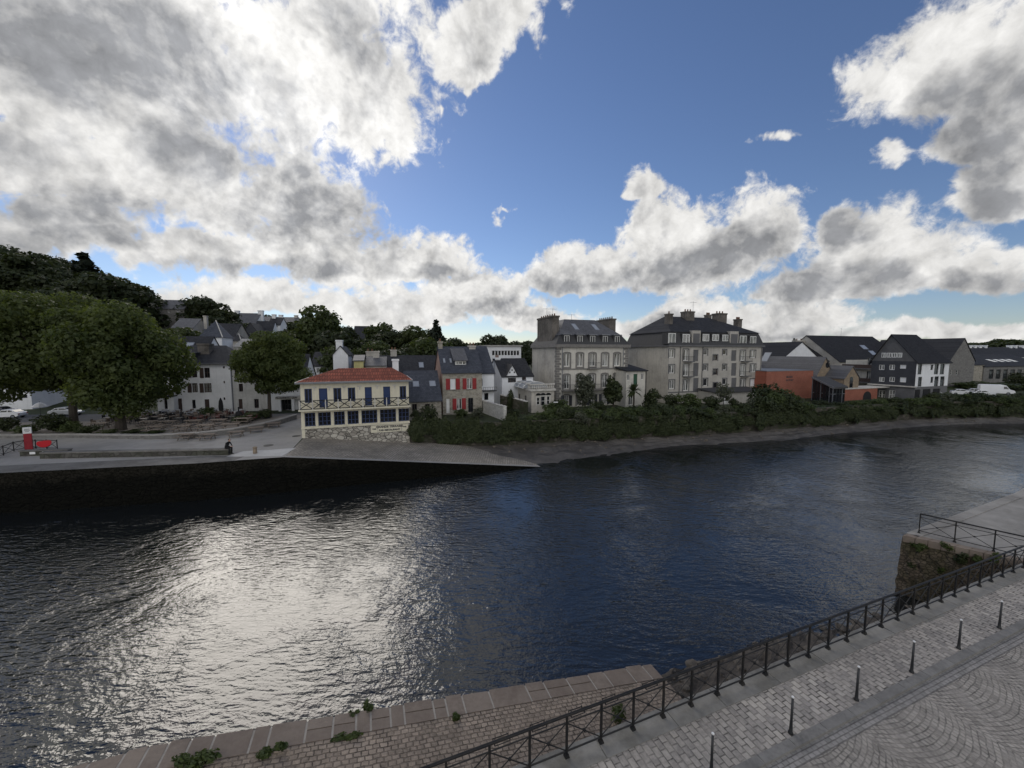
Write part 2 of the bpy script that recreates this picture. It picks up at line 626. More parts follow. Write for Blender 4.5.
def window(parent, fr, h, frame, pane, nx=2, ny=1, t=0.07, rev=0.16, name='window', sill=None, surround=None, sw=0.16, proud=0.04, arch=False):
    a, b, c, d = h
    q0, q1 = rev * 0.55, rev * 0.95
    m_ = MB()
    e = 0.004
    m_.fbox(fr, a + e, a + t, q0, q1, c + e, d - e)
    m_.fbox(fr, b - t, b - e, q0, q1, c + e, d - e)
    m_.fbox(fr, a + t, b - t, q0, q1, d - t, d - e)
    m_.fbox(fr, a + t, b - t, q0, q1, c + e, c + t)
    for k in range(1, nx):
        x = a + (b - a) * k / nx
        m_.fbox(fr, x - t * 0.55, x + t * 0.55, q0 + 0.004, q1 - 0.004, c + t, d - t)
    for k in range(1, ny):
        z = c + (d - c) * k / ny
        m_.fbox(fr, a + t, b - t, q0 + 0.01, q1 - 0.01, z - t * 0.35, z + t * 0.35)
    o = m_.build(name, frame, parent)
    p = MB()
    qm = (q0 + q1) / 2 + 0.012
    p.poly([fr.w(a + e, qm, c + e), fr.w(b - e, qm, c + e), fr.w(b - e, qm, d - e), fr.w(a + e, qm, d - e)])
    p.build('pane', pane, o)
    if sill is not None:
        k = MB()
        k.fbox(fr, a - 0.08, b + 0.08, -0.10, rev * 0.5, c - 0.09, c - 0.003)
        k.build('sill', sill, o)
    if surround is not None:
        k = MB()
        k.fbox(fr, a - sw, a - 0.003, -proud, 0.05, c - 0.1, d + (0 if arch else sw))
        k.fbox(fr, b + 0.003, b + sw, -proud, 0.05, c - 0.1, d + (0 if arch else sw))
        if arch:
            n = 8
            rx = (b - a) / 2 + sw
            cx = (a + b) / 2
            arcs = [(cx + rx * math.cos(math.pi * i / n), d + 0.38 * rx * math.sin(math.pi * i / n)) for i in range(n + 1)]
            lo = [(x, d + 0.003) for x, _ in (arcs[0], arcs[-1])]
            k.hexa([fr.w(x, -proud - 0.02, z) for x, z in arcs], [fr.w(x, 0.05, z) for x, z in arcs])
        else:
            k.fbox(fr, a, b, -proud, 0.05, d + 0.003, d + sw)
        k.build('surround', surround, o)
    return o


def shutters(parent, fr, h, m_, wd=None):
    a, b, c, d = h
    wd = wd or (b - a) * 0.5
    for (x0, x1) in ((a - wd - 0.03, a - 0.03), (b + 0.03, b + wd + 0.03)):
        k = MB()
        k.fbox(fr, x0, x1, -0.07, -0.02, c, d)
        for i in range(3):
            z = c + (d - c) * (0.15 + 0.35 * i)
            k.fbox(fr, x0 + 0.03, x1 - 0.03, -0.095, -0.07, z - 0.05, z + 0.05)
        k.build('shutter', m_, parent)


def door(parent, fr, h, m_, rev=0.16, handle=None):
    a, b, c, d = h
    k = MB()
    k.fbox(fr, a + 0.004, b - 0.004, rev * 0.6, rev * 0.95, c + 0.004, d - 0.004)
    for i in range(2):
        z0, z1 = c + (d - c) * (0.08 + 0.46 * i), c + (d - c) * (0.46 + 0.46 * i)
        k.fbox(fr, a + (b - a) * 0.15, b - (b - a) * 0.15, rev * 0.4, rev * 0.6, z0, z1)
    o = k.build('door', m_, parent)
    return o


def chimney(parent, fr, s0, s1, q0, q1, z0, z1, m_, pots=2, potm=None):
    k = MB()
    k.fbox(fr, s0, s1, q0, q1, z0, z1 - 0.25)
    k.fbox(fr, s0 - 0.08, s1 + 0.08, q0 - 0.08, q1 + 0.08, z1 - 0.25, z1)
    o = k.build('chimney', m_, parent)
    if pots:
        for i in range(pots):
            p = MB()
            f = (i + 0.5) / pots
            c = fr.w(s0 + (s1 - s0) * f, q0 + (q1 - q0) * (0.5 if s1 - s0 > 0.9 else f), z1)
            p.lathe([(0.14, 0), (0.11, 0.42), (0.13, 0.45)], c, 8)
            p.build('chimney_pot', potm or MATS['terracotta'], o)
    return o


def skylight(parent, p0, p1, p2, p3, m_, lift=0.05):
    """roof window given by four corners on the roof plane"""
    v = [Vector(p) for p in (p0, p1, p2, p3)]
    n = (v[1] - v[0]).cross(v[3] - v[0]).normalized()
    if n.z < 0:
        n = -n
    k = MB()
    k.hexa([p + n * 0.01 for p in v], [p + n * lift for p in v])
    o = k.build('skylight', MATS['zinc'], parent)
    c = sum(v, Vector()) / 4
    g = MB()
    g.poly([c + (p - c) * 0.84 + n * (lift + 0.004) for p in v])
    g.build('pane', m_, o)


def roof_gable(mb, fr, ze, zr, ov=0.25, th=0.14, ridge_q=None, side=0.15):
    """ridge parallel to the facade"""
    rq = fr.D / 2 if ridge_q is None else ridge_q
    L, D = fr.L, fr.D
    k1 = (zr - ze) / rq
    k2 = (zr - ze) / (D - rq)
    up = th + 0.01
    mb.slab([fr.w(-side, -ov, ze - ov * k1 + up), fr.w(L + side, -ov, ze - ov * k1 + up), fr.w(L + side, rq, zr + up), fr.w(-side, rq, zr + up)], th)
    mb.slab([fr.w(L + side, D + ov, ze - ov * k2 + up), fr.w(-side, D + ov, ze - ov * k2 + up), fr.w(-side, rq, zr + up), fr.w(L + side, rq, zr + up)], th)


def roof_hip(mb, fr, ze, zr, ov=0.3, hipl=None, hipr=None, rq=None):
    L, D = fr.L, fr.D
    hl = D / 2 if hipl is None else hipl
    hr = D / 2 if hipr is None else hipr
    rq = D / 2 if rq is None else rq
    A, B, C, E = fr.w(-ov, -ov, ze), fr.w(L + ov, -ov, ze), fr.w(L + ov, D + ov, ze), fr.w(-ov, D + ov, ze)
    F_, G = fr.w(hl, rq, zr), fr.w(L - hr, rq, zr)
    mb.poly([A, B, G, F_]); mb.poly([B, C, G]); mb.poly([C, E, F_, G]); mb.poly([E, A, F_])
    mb.poly([A, E, C, B])


def plain_house(name, label, cat, fr, ze, zr, wallm, roofm, wins=(), doors=(), style=None, ridge='along', ov=0.2, chim=(), group=None, lights=()):
    """a simple gabled house; wins are rectangles (s0,s1,z0,z1) on the front"""
    t = thing(name, label, cat, fr.w(fr.L / 2, fr.D / 2, fr.z0), group=group)
    st = dict(frame=MATS['white_paint'], pane=MATS['glass'], nx=2, ny=1)
    st.update(style or {})
    m_ = MB()
    holes = list(wins) + list(doors)
    if ridge == 'along':
        facade(m_, fr, ze, holes)
        facade(m_, fr.left(), ze, gable=(fr.D / 2, zr))
        facade(m_, fr.right(), ze, gable=(fr.D / 2, zr))
        facade(m_, fr.back(), ze)
    else:
        facade(m_, fr, ze, holes, gable=(fr.L / 2, zr))
        facade(m_, fr.left(), ze)
        facade(m_, fr.right(), ze)
        facade(m_, fr.back(), ze, gable=(fr.L / 2, zr))
    m_.build('wall', wallm, t)
    rf = MB()
    if ridge == 'along':
        roof_gable(rf, fr, ze, zr, ov)
    else:
        roof_gable(rf, fr.left(), ze, zr, ov)
    ro = rf.build('roof', roofm, t)
    for h in wins:
        window(t, fr, h, st['frame'], st['pane'], st['nx'], st['ny'])
    for h in doors:
        door(t, fr, h, st.get('door', MATS['dark_wood']))
    for (s0, s1, q0, q1, z1) in chim:
        chimney(ro, fr, s0, s1, q0, q1, ze, z1, st.get('chim', wallm), st.get('pots', 2))
    return t


# ------------------------------------------------------------------ foliage
def leaf_mesh(name, lobes, per, size, seed, m_, up=0.35, shell=0.55):
    """many small folded leaf clumps spread through the lobes of a crown; lobes: (x,y,z,rx,ry,rz)"""
    g = np.random.default_rng(seed)
    L = np.array(lobes, float)
    vol = (L[:, 3] * L[:, 4] * L[:, 5]) ** 0.67
    cnt = np.maximum(8, (per * len(L) * vol / vol.sum())).astype(int)
    idx = np.repeat(np.arange(len(L)), cnt)
    n = len(idx)
    d = g.normal(size=(n, 3))
    d /= np.linalg.norm(d, axis=1)[:, None]
    r = shell + (1 - shell) * g.random(n) ** 0.7
    r *= 1 + g.normal(size=n) * 0.07
    c = L[idx, :3] + d * r[:, None] * L[idx, 3:6]
    nor = d + g.normal(size=(n, 3)) * 0.55 + np.array([0, 0, up])
    nor /= np.linalg.norm(nor, axis=1)[:, None]
    a = np.cross(nor, g.normal(size=(n, 3)))
    a /= np.linalg.norm(a, axis=1)[:, None]
    b = np.cross(nor, a)
    sz = size * (0.55 + 0.9 * g.random(n))[:, None]
    asp = (0.5 + 0.4 * g.random(n))[:, None]
    v = np.empty((n, 4, 3))
    v[:, 0] = c - a * sz * 0.5
    v[:, 1] = c - b * sz * 0.5 * asp + nor * sz * 0.10
    v[:, 2] = c + a * sz * 0.5 - nor * sz * 0.12
    v[:, 3] = c + b * sz * 0.5 * asp + nor * sz * 0.10
    me = bpy.data.meshes.new(name)
    me.vertices.add(n * 4)
    me.vertices.foreach_set('co', v.ravel())
    me.loops.add(n * 4)
    me.loops.foreach_set('vertex_index', np.arange(n * 4, dtype=np.int32))
    me.polygons.add(n)
    me.polygons.foreach_set('loop_start', np.arange(0, n * 4, 4, dtype=np.int32))
    me.update(calc_edges=True)
    me.materials.append(m_)
    return me


def crown_lobes(rx, ry, rz, zc, n, seed, lob=0.42, flat=0.8):
    """lobes spread over an uneven ellipsoid"""
    rr = random.Random(seed)
    out = []
    for k in range(n):
        ph = k * 2.399963 + rr.uniform(-0.3, 0.3)
        z = 1 - 2 * (k + 0.5) / n
        q = math.sqrt(max(0, 1 - z * z))
        f = rr.uniform(0.48, 0.88)
        s_ = rr.uniform(0.6, 1.4) * lob
        out.append((rx * q * math.cos(ph) * f, ry * q * math.sin(ph) * f, zc + rz * z * f, rx * s_, ry * s_, rz * s_ * flat))
    out.append((0, 0, zc, rx * 0.55, ry * 0.55, rz * 0.55))
    return out


def tree(name, label, h, rx, rz, zc, seed, leaf, bark, n=22, leaves=9000, size=0.45, trunk_r=0.3, trunk_h=None, loc=(0, 0, 0), group=None, ry=None, lob=0.42, lobes=None, cat='tree'):
    t = thing(name, label, cat, loc, group=group, origin=False)
    lb = lobes or crown_lobes(rx, ry or rx, rz, zc, n, seed, lob)
    co = bpy.data.objects.new('crown', leaf_mesh('crown', lb, leaves / max(1, len(lb)), size, seed, leaf))
    COL.objects.link(co)
    co.parent = t
    rr = random.Random(seed + 5)
    m_ = MB()
    th = trunk_h or (zc - rz * 0.55)
    top = (rr.uniform(-.2, .2), rr.uniform(-.2, .2), th)
    m_.path([(0, 0, -0.4), (0.02, 0, 0.25), (top[0] * 0.5, top[1] * 0.5, th * 0.5), top], [trunk_r * 1.5, trunk_r * 1.1, trunk_r * 0.95, trunk_r * 0.85], 10)
    for k in range(6):
        l = lb[(k * 3 + 1) % len(lb)]
        mid = (l[0] * 0.45, l[1] * 0.45, th + (l[2] - th) * 0.5 + 0.3)
        m_.path([top, mid, (l[0] * 0.9, l[1] * 0.9, l[2])], [trunk_r * 0.6, trunk_r * 0.38, trunk_r * 0.15], 7)
    m_.build('trunk', bark, t)
    return t

# ------------------------------------------------------------------ palette
mat('white_paint', (0.72, 0.72, 0.70), 0.5, 0.15)
mat('white_render', (0.72, 0.73, 0.75), 0.9, 0.25, 0.6, (0.52, 0.53, 0.54), streak=0.12)
mat('grey_render', (0.44, 0.418, 0.382), 0.9, 0.45, 0.4, (0.30, 0.285, 0.255), streak=0.25)
mat('beige_render', (0.48, 0.452, 0.40), 0.9, 0.5, 0.35, (0.29, 0.275, 0.25), streak=0.5)
mat('pale_render', (0.57, 0.545, 0.49), 0.9, 0.4, 0.35, (0.38, 0.365, 0.335), streak=0.3)
mat('cream_render', (0.62, 0.58, 0.46), 0.85, 0.35, 0.5, (0.50, 0.465, 0.37), streak=0.3)
mat('yellow_render', (0.46, 0.42, 0.20), 0.9, 0.3, 1.0, streak=0.4)
mat('granite_trim', (0.21, 0.20, 0.19), 0.85, 0.4, 3.0, bump=0.01)
mat('pale_trim', (0.55, 0.53, 0.49), 0.85, 0.35, 2.0, streak=0.4)
mat('zinc', (0.20, 0.21, 0.23), 0.45, 0.25, 2.0, metal=0.5)
mat('dark_metal', (0.012, 0.013, 0.015), 0.45, 0.2, 6.0, spec=0.5)
mat('rail_paint', (0.008, 0.009, 0.011), 0.5, 0.4, 5.0, (0.03, 0.026, 0.022), spec=0.25)
mat('bollard_cap', (0.7, 0.7, 0.7), 0.35, 0.1, spec=0.6)
mat('terracotta', (0.17, 0.095, 0.065), 0.9, 0.3, 3.0)
mat('dark_wood', (0.05, 0.03, 0.022), 0.6, 0.3, 3.0)
mat('grey_wood', (0.20, 0.17, 0.14), 0.8, 0.4, 4.0)
mat('bleached_wood', (0.21, 0.17, 0.14), 0.8, 0.4, 4.0)
mat('red_chair_paint', (0.085, 0.03, 0.026), 0.5, 0.2, 4.0)
mat('white_chair_paint', (0.5, 0.5, 0.5), 0.5, 0.2, 4.0)
mat('black_chair_paint', (0.02, 0.02, 0.022), 0.5, 0.2, 4.0)
mat('red_shutter', (0.27, 0.028, 0.032), 0.55, 0.2, 2.0)
mat('navy_paint', (0.035, 0.055, 0.13), 0.5, 0.2, 2.0)
mat('blue_door', (0.022, 0.042, 0.12), 0.45, 0.2, 2.0)
mat('green_shutter', (0.03, 0.085, 0.05), 0.55, 0.2, 2.0)
mat('brown_frame', (0.06, 0.04, 0.035), 0.6, 0.2, 2.0)
mat('canvas_white', (0.72, 0.72, 0.72), 0.8, 0.1, 2.0)
mat('canvas_black', (0.02, 0.02, 0.022), 0.9, 0.2, 2.0)
mat('life_red', (0.55, 0.02, 0.03), 0.4, 0.15, 3.0, (0.40, 0.015, 0.02))
mat('post_red', (0.28, 0.02, 0.03), 0.5, 0.3, 3.0)
mat('dark_slate_cladding', (0.045, 0.048, 0.058), 0.7, 0.35, 1.2, bump=0.01)
mat('grey_gable', (0.115, 0.115, 0.12), 0.8, 0.3, 1.0)
mat('mansard_slate', (0.055, 0.055, 0.058), 0.75, 0.4, 0.7, (0.05, 0.05, 0.05), streak=0.5)
mat('concrete', (0.36, 0.35, 0.33), 0.9, 0.35, 0.8, streak=0.3)
mat('grey_panel', (0.13, 0.13, 0.135), 0.8, 0.3, 1.0)
mat('bark', (0.07, 0.06, 0.05), 0.95, 0.4, 2.0, bump=0.03, bscale=9)
mat('skin', (0.42, 0.26, 0.19), 0.6, 0.1)
mat('dark_cloth', (0.012, 0.012, 0.014), 0.9, 0.2, 6.0)
mat('jeans', (0.03, 0.035, 0.05), 0.9, 0.2, 6.0)
mat('hair', (0.02, 0.015, 0.012), 0.7, 0.2, 20.0)
mat('car_white', (0.72, 0.73, 0.75), 0.25, 0.05, 1.0, spec=0.6)
mat('car_silver', (0.42, 0.44, 0.47), 0.3, 0.05, 1.0, spec=0.6, metal=0.4)
mat('car_dark', (0.03, 0.035, 0.05), 0.25, 0.05, 1.0, spec=0.6)
mat('rubber', (0.018, 0.018, 0.018), 0.85, 0.2, 10)
mat('lamp_glass', (0.6, 0.6, 0.6), 0.1, 0.05, spec=0.7)
mat('tail_red', (0.3, 0.01, 0.01), 0.2, 0.05, spec=0.6)
mat('planter_soil', (0.03, 0.022, 0.016), 0.95, 0.4, 5)
mat('lettering', (0.05, 0.05, 0.055), 0.7, 0.1)
mat('sign_board', (0.66, 0.62, 0.49), 0.8, 0.25, 2.0, streak=0.3)
glassmat('glass')
glassmat('glass_curtain', curtain=0.85)
glassmat('glass_sky', (0.30, 0.32, 0.35))
mat('blind_white', (0.72, 0.73, 0.76), 0.7, 0.05)

SLATE_C1, SLATE_C2 = (0.048, 0.049, 0.054), (0.026, 0.027, 0.031)
brickmat('slate', SLATE_C1, SLATE_C2, (0.025, 0.025, 0.028), 0.30, 0.20, 0.012, axis='wall', dirt=0.35, rough=0.75, bump=0.01, big=0.2, spec=0.15)
brickmat('slate_black', (0.034, 0.034, 0.038), (0.020, 0.020, 0.023), (0.012, 0.012, 0.012), 0.30, 0.20, 0.012, axis='wall', dirt=0.3, rough=0.75, bump=0.01, big=0.2, spec=0.15)
brickmat('slate_blue', (0.075, 0.082, 0.10), (0.045, 0.05, 0.063), (0.03, 0.03, 0.035), 0.30, 0.20, 0.012, axis='wall', dirt=0.3, rough=0.65, bump=0.01, big=0.2, spec=0.2)
brickmat('slate_grey', (0.125, 0.125, 0.135), (0.085, 0.085, 0.09), (0.05, 0.05, 0.05), 0.32, 0.22, 0.012, axis='wall', dirt=0.4, rough=0.6, bump=0.01, big=0.25)
brickmat('red_tile', (0.33, 0.095, 0.06), (0.17, 0.052, 0.036), (0.06, 0.02, 0.015), 0.26, 0.30, 0.025, axis='wall', dirt=0.5, rough=0.9, bump=0.04, big=0.2, spec=0.1)
brickmat('red_brick', (0.40, 0.128, 0.08), (0.28, 0.085, 0.055), (0.22, 0.14, 0.11), 0.23, 0.075, 0.010, axis='wall', dirt=0.3, big=0.15)
rubble('rubble_pale', (0.52, 0.49, 0.43), (0.24, 0.22, 0.19), (0.10, 0.093, 0.082), 2.1)
rubble('rubble_beige', (0.38, 0.35, 0.29), (0.22, 0.20, 0.165), (0.34, 0.32, 0.28), 2.4, 0.02)
rubble('rubble_grey', (0.22, 0.215, 0.205), (0.13, 0.125, 0.12), (0.17, 0.165, 0.155), 2.2, 0.02)
rubble('rubble_white', (0.62, 0.61, 0.57), (0.42, 0.41, 0.38), (0.45, 0.44, 0.41), 2.4, 0.03)
rubble('rubble_warm', (0.30, 0.235, 0.165), (0.21, 0.165, 0.12), (0.22, 0.18, 0.14), 2.2, 0.02)
m_, t = newmat('quay_stone_dark')
tc = t.n('ShaderNodeTexCoord').outputs['Object']
vo = t.n('ShaderNodeTexVoronoi', feature='DISTANCE_TO_EDGE')
t.put(vo.inputs['Vector'], t.mapping(tc, scale=(1.6, 1.6, 3.4)))
vo.inputs['Scale'].default_value = 1.0
n_a = t.noise(tc, 0.9, 6, 0.68, 0.4)
n_b = t.noise(tc, 7.0, 5, 0.68)
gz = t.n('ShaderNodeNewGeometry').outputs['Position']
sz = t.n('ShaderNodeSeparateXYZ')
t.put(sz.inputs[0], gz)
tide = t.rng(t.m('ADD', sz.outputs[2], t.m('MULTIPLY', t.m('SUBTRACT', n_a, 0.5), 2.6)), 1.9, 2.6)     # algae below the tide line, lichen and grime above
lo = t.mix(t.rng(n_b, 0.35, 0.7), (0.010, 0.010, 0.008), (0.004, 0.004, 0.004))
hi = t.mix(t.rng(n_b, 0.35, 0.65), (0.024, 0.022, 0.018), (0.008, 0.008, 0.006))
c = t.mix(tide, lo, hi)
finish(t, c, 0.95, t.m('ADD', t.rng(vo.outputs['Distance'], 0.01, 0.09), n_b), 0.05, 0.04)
rubble('quay_stone_mossy', (0.21, 0.165, 0.12), (0.11, 0.085, 0.062), (0.095, 0.076, 0.056), 5.4, 0.07, 0.55, (0.055, 0.055, 0.02), 1.3)
rubble('parapet_stone', (0.11, 0.105, 0.095), (0.055, 0.05, 0.046), (0.06, 0.056, 0.05), 1.8, 0.04, 0.4)
rubble('garden_wall_stone', (0.13, 0.115, 0.095), (0.05, 0.045, 0.036), (0.06, 0.055, 0.045), 2.0, 0.05, 0.8)
rubble('quay_face', (0.13, 0.115, 0.10), (0.07, 0.06, 0.05), (0.05, 0.045, 0.04), 1.6, 0.05, 0.5)

brickmat('cobble_ramp', (0.36, 0.29, 0.225), (0.21, 0.168, 0.13), (0.060, 0.048, 0.038), 0.175, 0.125, 0.016, axis='sn', jn=0.5, wob=0.10, dirt=0.5, big=0.35, bump=0.05, smooth=0.5)
brickmat('pavers', (0.44, 0.40, 0.35), (0.24, 0.22, 0.20), (0.042, 0.038, 0.034), 0.23, 0.165, 0.014, axis='ns', wob=0.022, jn=0.7, dirt=0.45, big=0.3, bump=0.02, smooth=0.3)
brickmat('fan_setts', (0.375, 0.342, 0.30), (0.235, 0.215, 0.19), (0.095, 0.088, 0.079), 0.13, 0.115, 0.013, axis='fan', wob=0.10, jn=0.85, dirt=0.4, big=0.3, bump=0.02, smooth=0.4)
brickmat('edge_setts', (0.32, 0.30, 0.28), (0.22, 0.21, 0.195), (0.12, 0.11, 0.10), 0.16, 0.097, 0.010, axis='sn', wob=0.02, dirt=0.4, big=0.3, bump=0.02)
brickmat('slip_setts', (0.38, 0.34, 0.29), (0.24, 0.215, 0.18), (0.11, 0.10, 0.085), 0.42, 0.24, 0.035, axis='ns', wob=0.08, dirt=0.9, big=0.35, bump=0.03)
mat('coping_brown', (0.25, 0.205, 0.165), 0.85, 0.6, 1.2, (0.16, 0.125, 0.10), bump=0.012, bscale=14, island=0.45)
mat('coping_grey', (0.26, 0.25, 0.23), 0.85, 0.7, 0.9, (0.135, 0.128, 0.112), bump=0.012, bscale=14, island=0.35)
mat('lime_mortar', (0.36, 0.33, 0.29), 0.95, 0.3, 4.0)
mat('kerb_granite', (0.24, 0.23, 0.215), 0.85, 0.7, 2.0, bump=0.008, island=0.3)
mat('quay_grit', (0.33, 0.312, 0.285), 0.9, 0.6, 0.25, (0.17, 0.16, 0.145), bump=0.006, bscale=60)
mat('asphalt', (0.10, 0.10, 0.102), 0.9, 0.4, 0.3, (0.065, 0.065, 0.067), bump=0.006, bscale=60)
mat('esplanade_grit', (0.335, 0.32, 0.30), 0.9, 0.45, 0.18, (0.225, 0.215, 0.20), bump=0.006, bscale=40)
mat('pale_concrete', (0.50, 0.49, 0.47), 0.9, 0.5, 0.5, (0.36, 0.355, 0.34), bump=0.004, bscale=40)
mat('ledge_stone', (0.19, 0.182, 0.17), 0.9, 0.6, 0.6, (0.09, 0.085, 0.078), bump=0.02, bscale=8)
mat('terrace_gravel', (0.22, 0.20, 0.18), 0.95, 0.5, 0.5, (0.19, 0.17, 0.15), bump=0.02, bscale=30)
mat('mud', (0.105, 0.096, 0.087), 0.6, 0.7, 0.5, (0.046, 0.042, 0.038), bump=0.06, bscale=3.5, spec=0.4)
mat('rubble_mud', (0.09, 0.075, 0.06), 0.7, 0.8, 1.6, (0.03, 0.025, 0.02), bump=0.06, bscale=7)
mat('soil_grass', (0.05, 0.06, 0.028), 0.95, 0.6, 0.25, (0.022, 0.028, 0.012), bump=0.05, bscale=2)
mat('stone_loose', (0.16, 0.14, 0.115), 0.9, 0.5, 3.0, (0.07, 0.06, 0.05), bump=0.02, island=0.6)

LEAF = leafmat('leaf_plane', (0.058, 0.080, 0.029), (0.120, 0.145, 0.054), 0.50, 0.35)
LEAF_DARK = leafmat('leaf_dark', (0.028, 0.038, 0.018), (0.056, 0.07, 0.032), 0.3, 0.3)
LEAF_MID = leafmat('leaf_mid', (0.042, 0.060, 0.024), (0.09, 0.11, 0.042), 0.38, 0.4)
LEAF_BUSH = leafmat('leaf_bush', (0.045, 0.065, 0.027), (0.10, 0.13, 0.05), 0.35, 0.8)
LEAF_IVY = leafmat('leaf_ivy', (0.022, 0.032, 0.014), (0.060, 0.075, 0.028), 0.15, 0.8)
LEAF_GREY = leafmat('leaf_grey', (0.05, 0.06, 0.04), (0.13, 0.14, 0.10), 0.25, 0.8)
LEAF_CONIF = leafmat('leaf_conifer', (0.008, 0.013, 0.008), (0.024, 0.033, 0.018), 0.1, 0.8)
LEAF_FAR = leafmat('leaf_far', (0.028, 0.042, 0.018), (0.085, 0.105, 0.040), 0.2, 0.2)
LEAF_WEED = leafmat('leaf_weed', (0.030, 0.050, 0.014), (0.10, 0.13, 0.04), 0.25, 3.0)

# ------------------------------------------------------------------ water
wm, t = newmat('river_water')
tc = t.n('ShaderNodeTexCoord').outputs['Object']
big1 = t.noise(tc, 0.055, 4, 0.6, 0.8)
big2 = t.noise(tc, 0.19, 4, 0.6, 1.5)
calm = t.rng(t.m('ADD', t.m('MULTIPLY', big1, 0.55), t.m('MULTIPLY', big2, 0.45)), 0.38, 0.60, 0.32, 1.0)
bend = t.vm('SCALE', t.vm('SUBTRACT', t.noise(tc, 0.11, 4, 0.6, 0, True), (0.5, 0.5, 0.5)), 1.6)
cur = t.vm('ADD', tc, bend)
wa = t.mapping(cur, rot=(0, 0, R(-56)), scale=(0.65, 2.2, 1))
wb = t.mapping(cur, rot=(0, 0, R(-15)), scale=(0.9, 2.4, 1))
h1 = t.noise(wa, 1.75, 1, 0.5, 0.2)
h2 = t.noise(wb, 3.0, 2, 0.5, 0.3)
h3 = t.noise(cur, 8.5, 2, 0.55, 0.4)
hh = t.m('ADD', t.m('MULTIPLY', h1, 0.75), t.m('ADD', t.m('MULTIPLY', h2, 0.5), t.m('MULTIPLY', h3, 0.25)))
hh = t.m('MULTIPLY', hh, calm)
b = t.n('ShaderNodeBsdfPrincipled')
b.inputs['Base Color'].default_value = (0.010, 0.012, 0.013, 1)
b.inputs['Roughness'].default_value = 0.04
b.inputs['IOR'].default_value = 1.64
bp = t.n('ShaderNodeBump')
bp.inputs['Distance'].default_value = 0.072
t.put(bp.inputs['Height'], hh)
t.t.links.new(bp.outputs[0], b.inputs['Normal'])
t.t.links.new(b.outputs[0], t.n('ShaderNodeOutputMaterial').inputs[0])
m_ = MB()
m_.poly([(-900, -300, 0), (900, -300, 0), (900, 400, 0), (-900, 400, 0)])
tag(m_.build('river_water', wm), 'dark rippled tidal river between the two quays', 'water', kind='structure')

# ------------------------------------------------------------------ near quay, in its own axes: s along the railing, n towards the river
NANG = math.degrees(math.atan2(7.19, 19.28))
NQ = Fr((0, 0), NANG, 10, 10, 3.0)
ZQ = 3.0


def qloc(px, py, z=ZQ):
    p = P(px, py, z)
    return p.dot(NQ.d), p.dot(NQ.dep)


def near_obj(mb, name, m__, label, cat=None, kind='structure'):
    o = mb.build(name, m__)
    o.rotation_euler.z = R(NANG)
    return tag(o, label, cat, kind=kind)


S_CUT = 25.9                      # where the landing ramp's pit ends and the quay steps forward
N_RAIL, N_EDGE = 6.95, 7.16
# road of fan-laid setts
m_ = MB(); m_.poly([(-40, -60, 2.93), (140, -60, 2.93), (140, 5.03, 2.93), (-40, 5.03, 2.93)])
near_obj(m_, 'road', MATS['fan_setts'], 'granite setts laid in fans beside the pavement')
m_ = MB(); m_.poly([(-40, 5.03, 2.934), (140, 5.03, 2.934), (140, 5.32, 2.934), (-40, 5.32, 2.934)])
near_obj(m_, 'gutter', MATS['edge_setts'], 'straight rows of setts along the kerb')
m_ = MB()
rr = random.Random(3)
s_ = -40.0
while s_ < 140:
    e = s_ + rr.uniform(0.9, 1.3)
    m_.box(s_ + 0.006, e - 0.006, 5.30, 5.50, 2.5, 3.0)
    s_ = e
near_obj(m_, 'kerb', MATS['kerb_granite'], 'low granite kerb edging the paved walk')
m_ = MB(); m_.poly([(-40, 5.50, 2.996), (140, 5.50, 2.996), (140, 6.60, 2.996), (-40, 6.60, 2.996)])
near_obj(m_, 'pavement', MATS['pavers'], 'paved walk of staggered stone pavers behind the bollards')
m_ = MB(); m_.poly([(-40, 6.60, 2.985), (S_CUT + .3, 6.60, 2.985), (S_CUT + .3, N_EDGE - 0.02, 2.985), (-40, N_EDGE - 0.02, 2.985)])
m_.poly([(S_CUT + 0.3, 6.60, 2.99), (140, 6.60, 2.99), (140, 20, 2.99), (60, 13.5, 2.99), (38, 11.1, 2.99), (S_CUT - 1.35, 10.35, 2.99), (S_CUT + 0.3, 7.2, 2.99)])
near_obj(m_, 'quay_ground', MATS['quay_grit'], 'weathered grey quay surface')
m_ = MB()
s_ = -40.0
while s_ < S_CUT:
    e = min(S_CUT + 0.2, s_ + rr.uniform(1.25, 2.1))
    m_.box(s_ + 0.010, e - 0.010, 6.60, N_EDGE, 2.55, 3.006 + rr.uniform(0, 0.012))
    s_ = e
o = near_obj(m_, 'quay_coping', MATS['coping_grey'], 'row of grey granite slabs under the black railing', 'coping')


def rampz(s):
    return 3.0 - 0.160 * max(0.0, s + 5.0)


m_ = MB()
for (a, c) in ((-40, -5), (-5, 2), (2, 9.3)):
    m_.poly([(a, N_EDGE - 0.05, rampz(a)), (c, N_EDGE - 0.05, rampz(c)), (c, 9.86, rampz(c)), (a, 9.86, rampz(a))])
near_obj(m_, 'ramp', MATS['cobble_ramp'], 'brown cobbled landing ramp running down to the water')
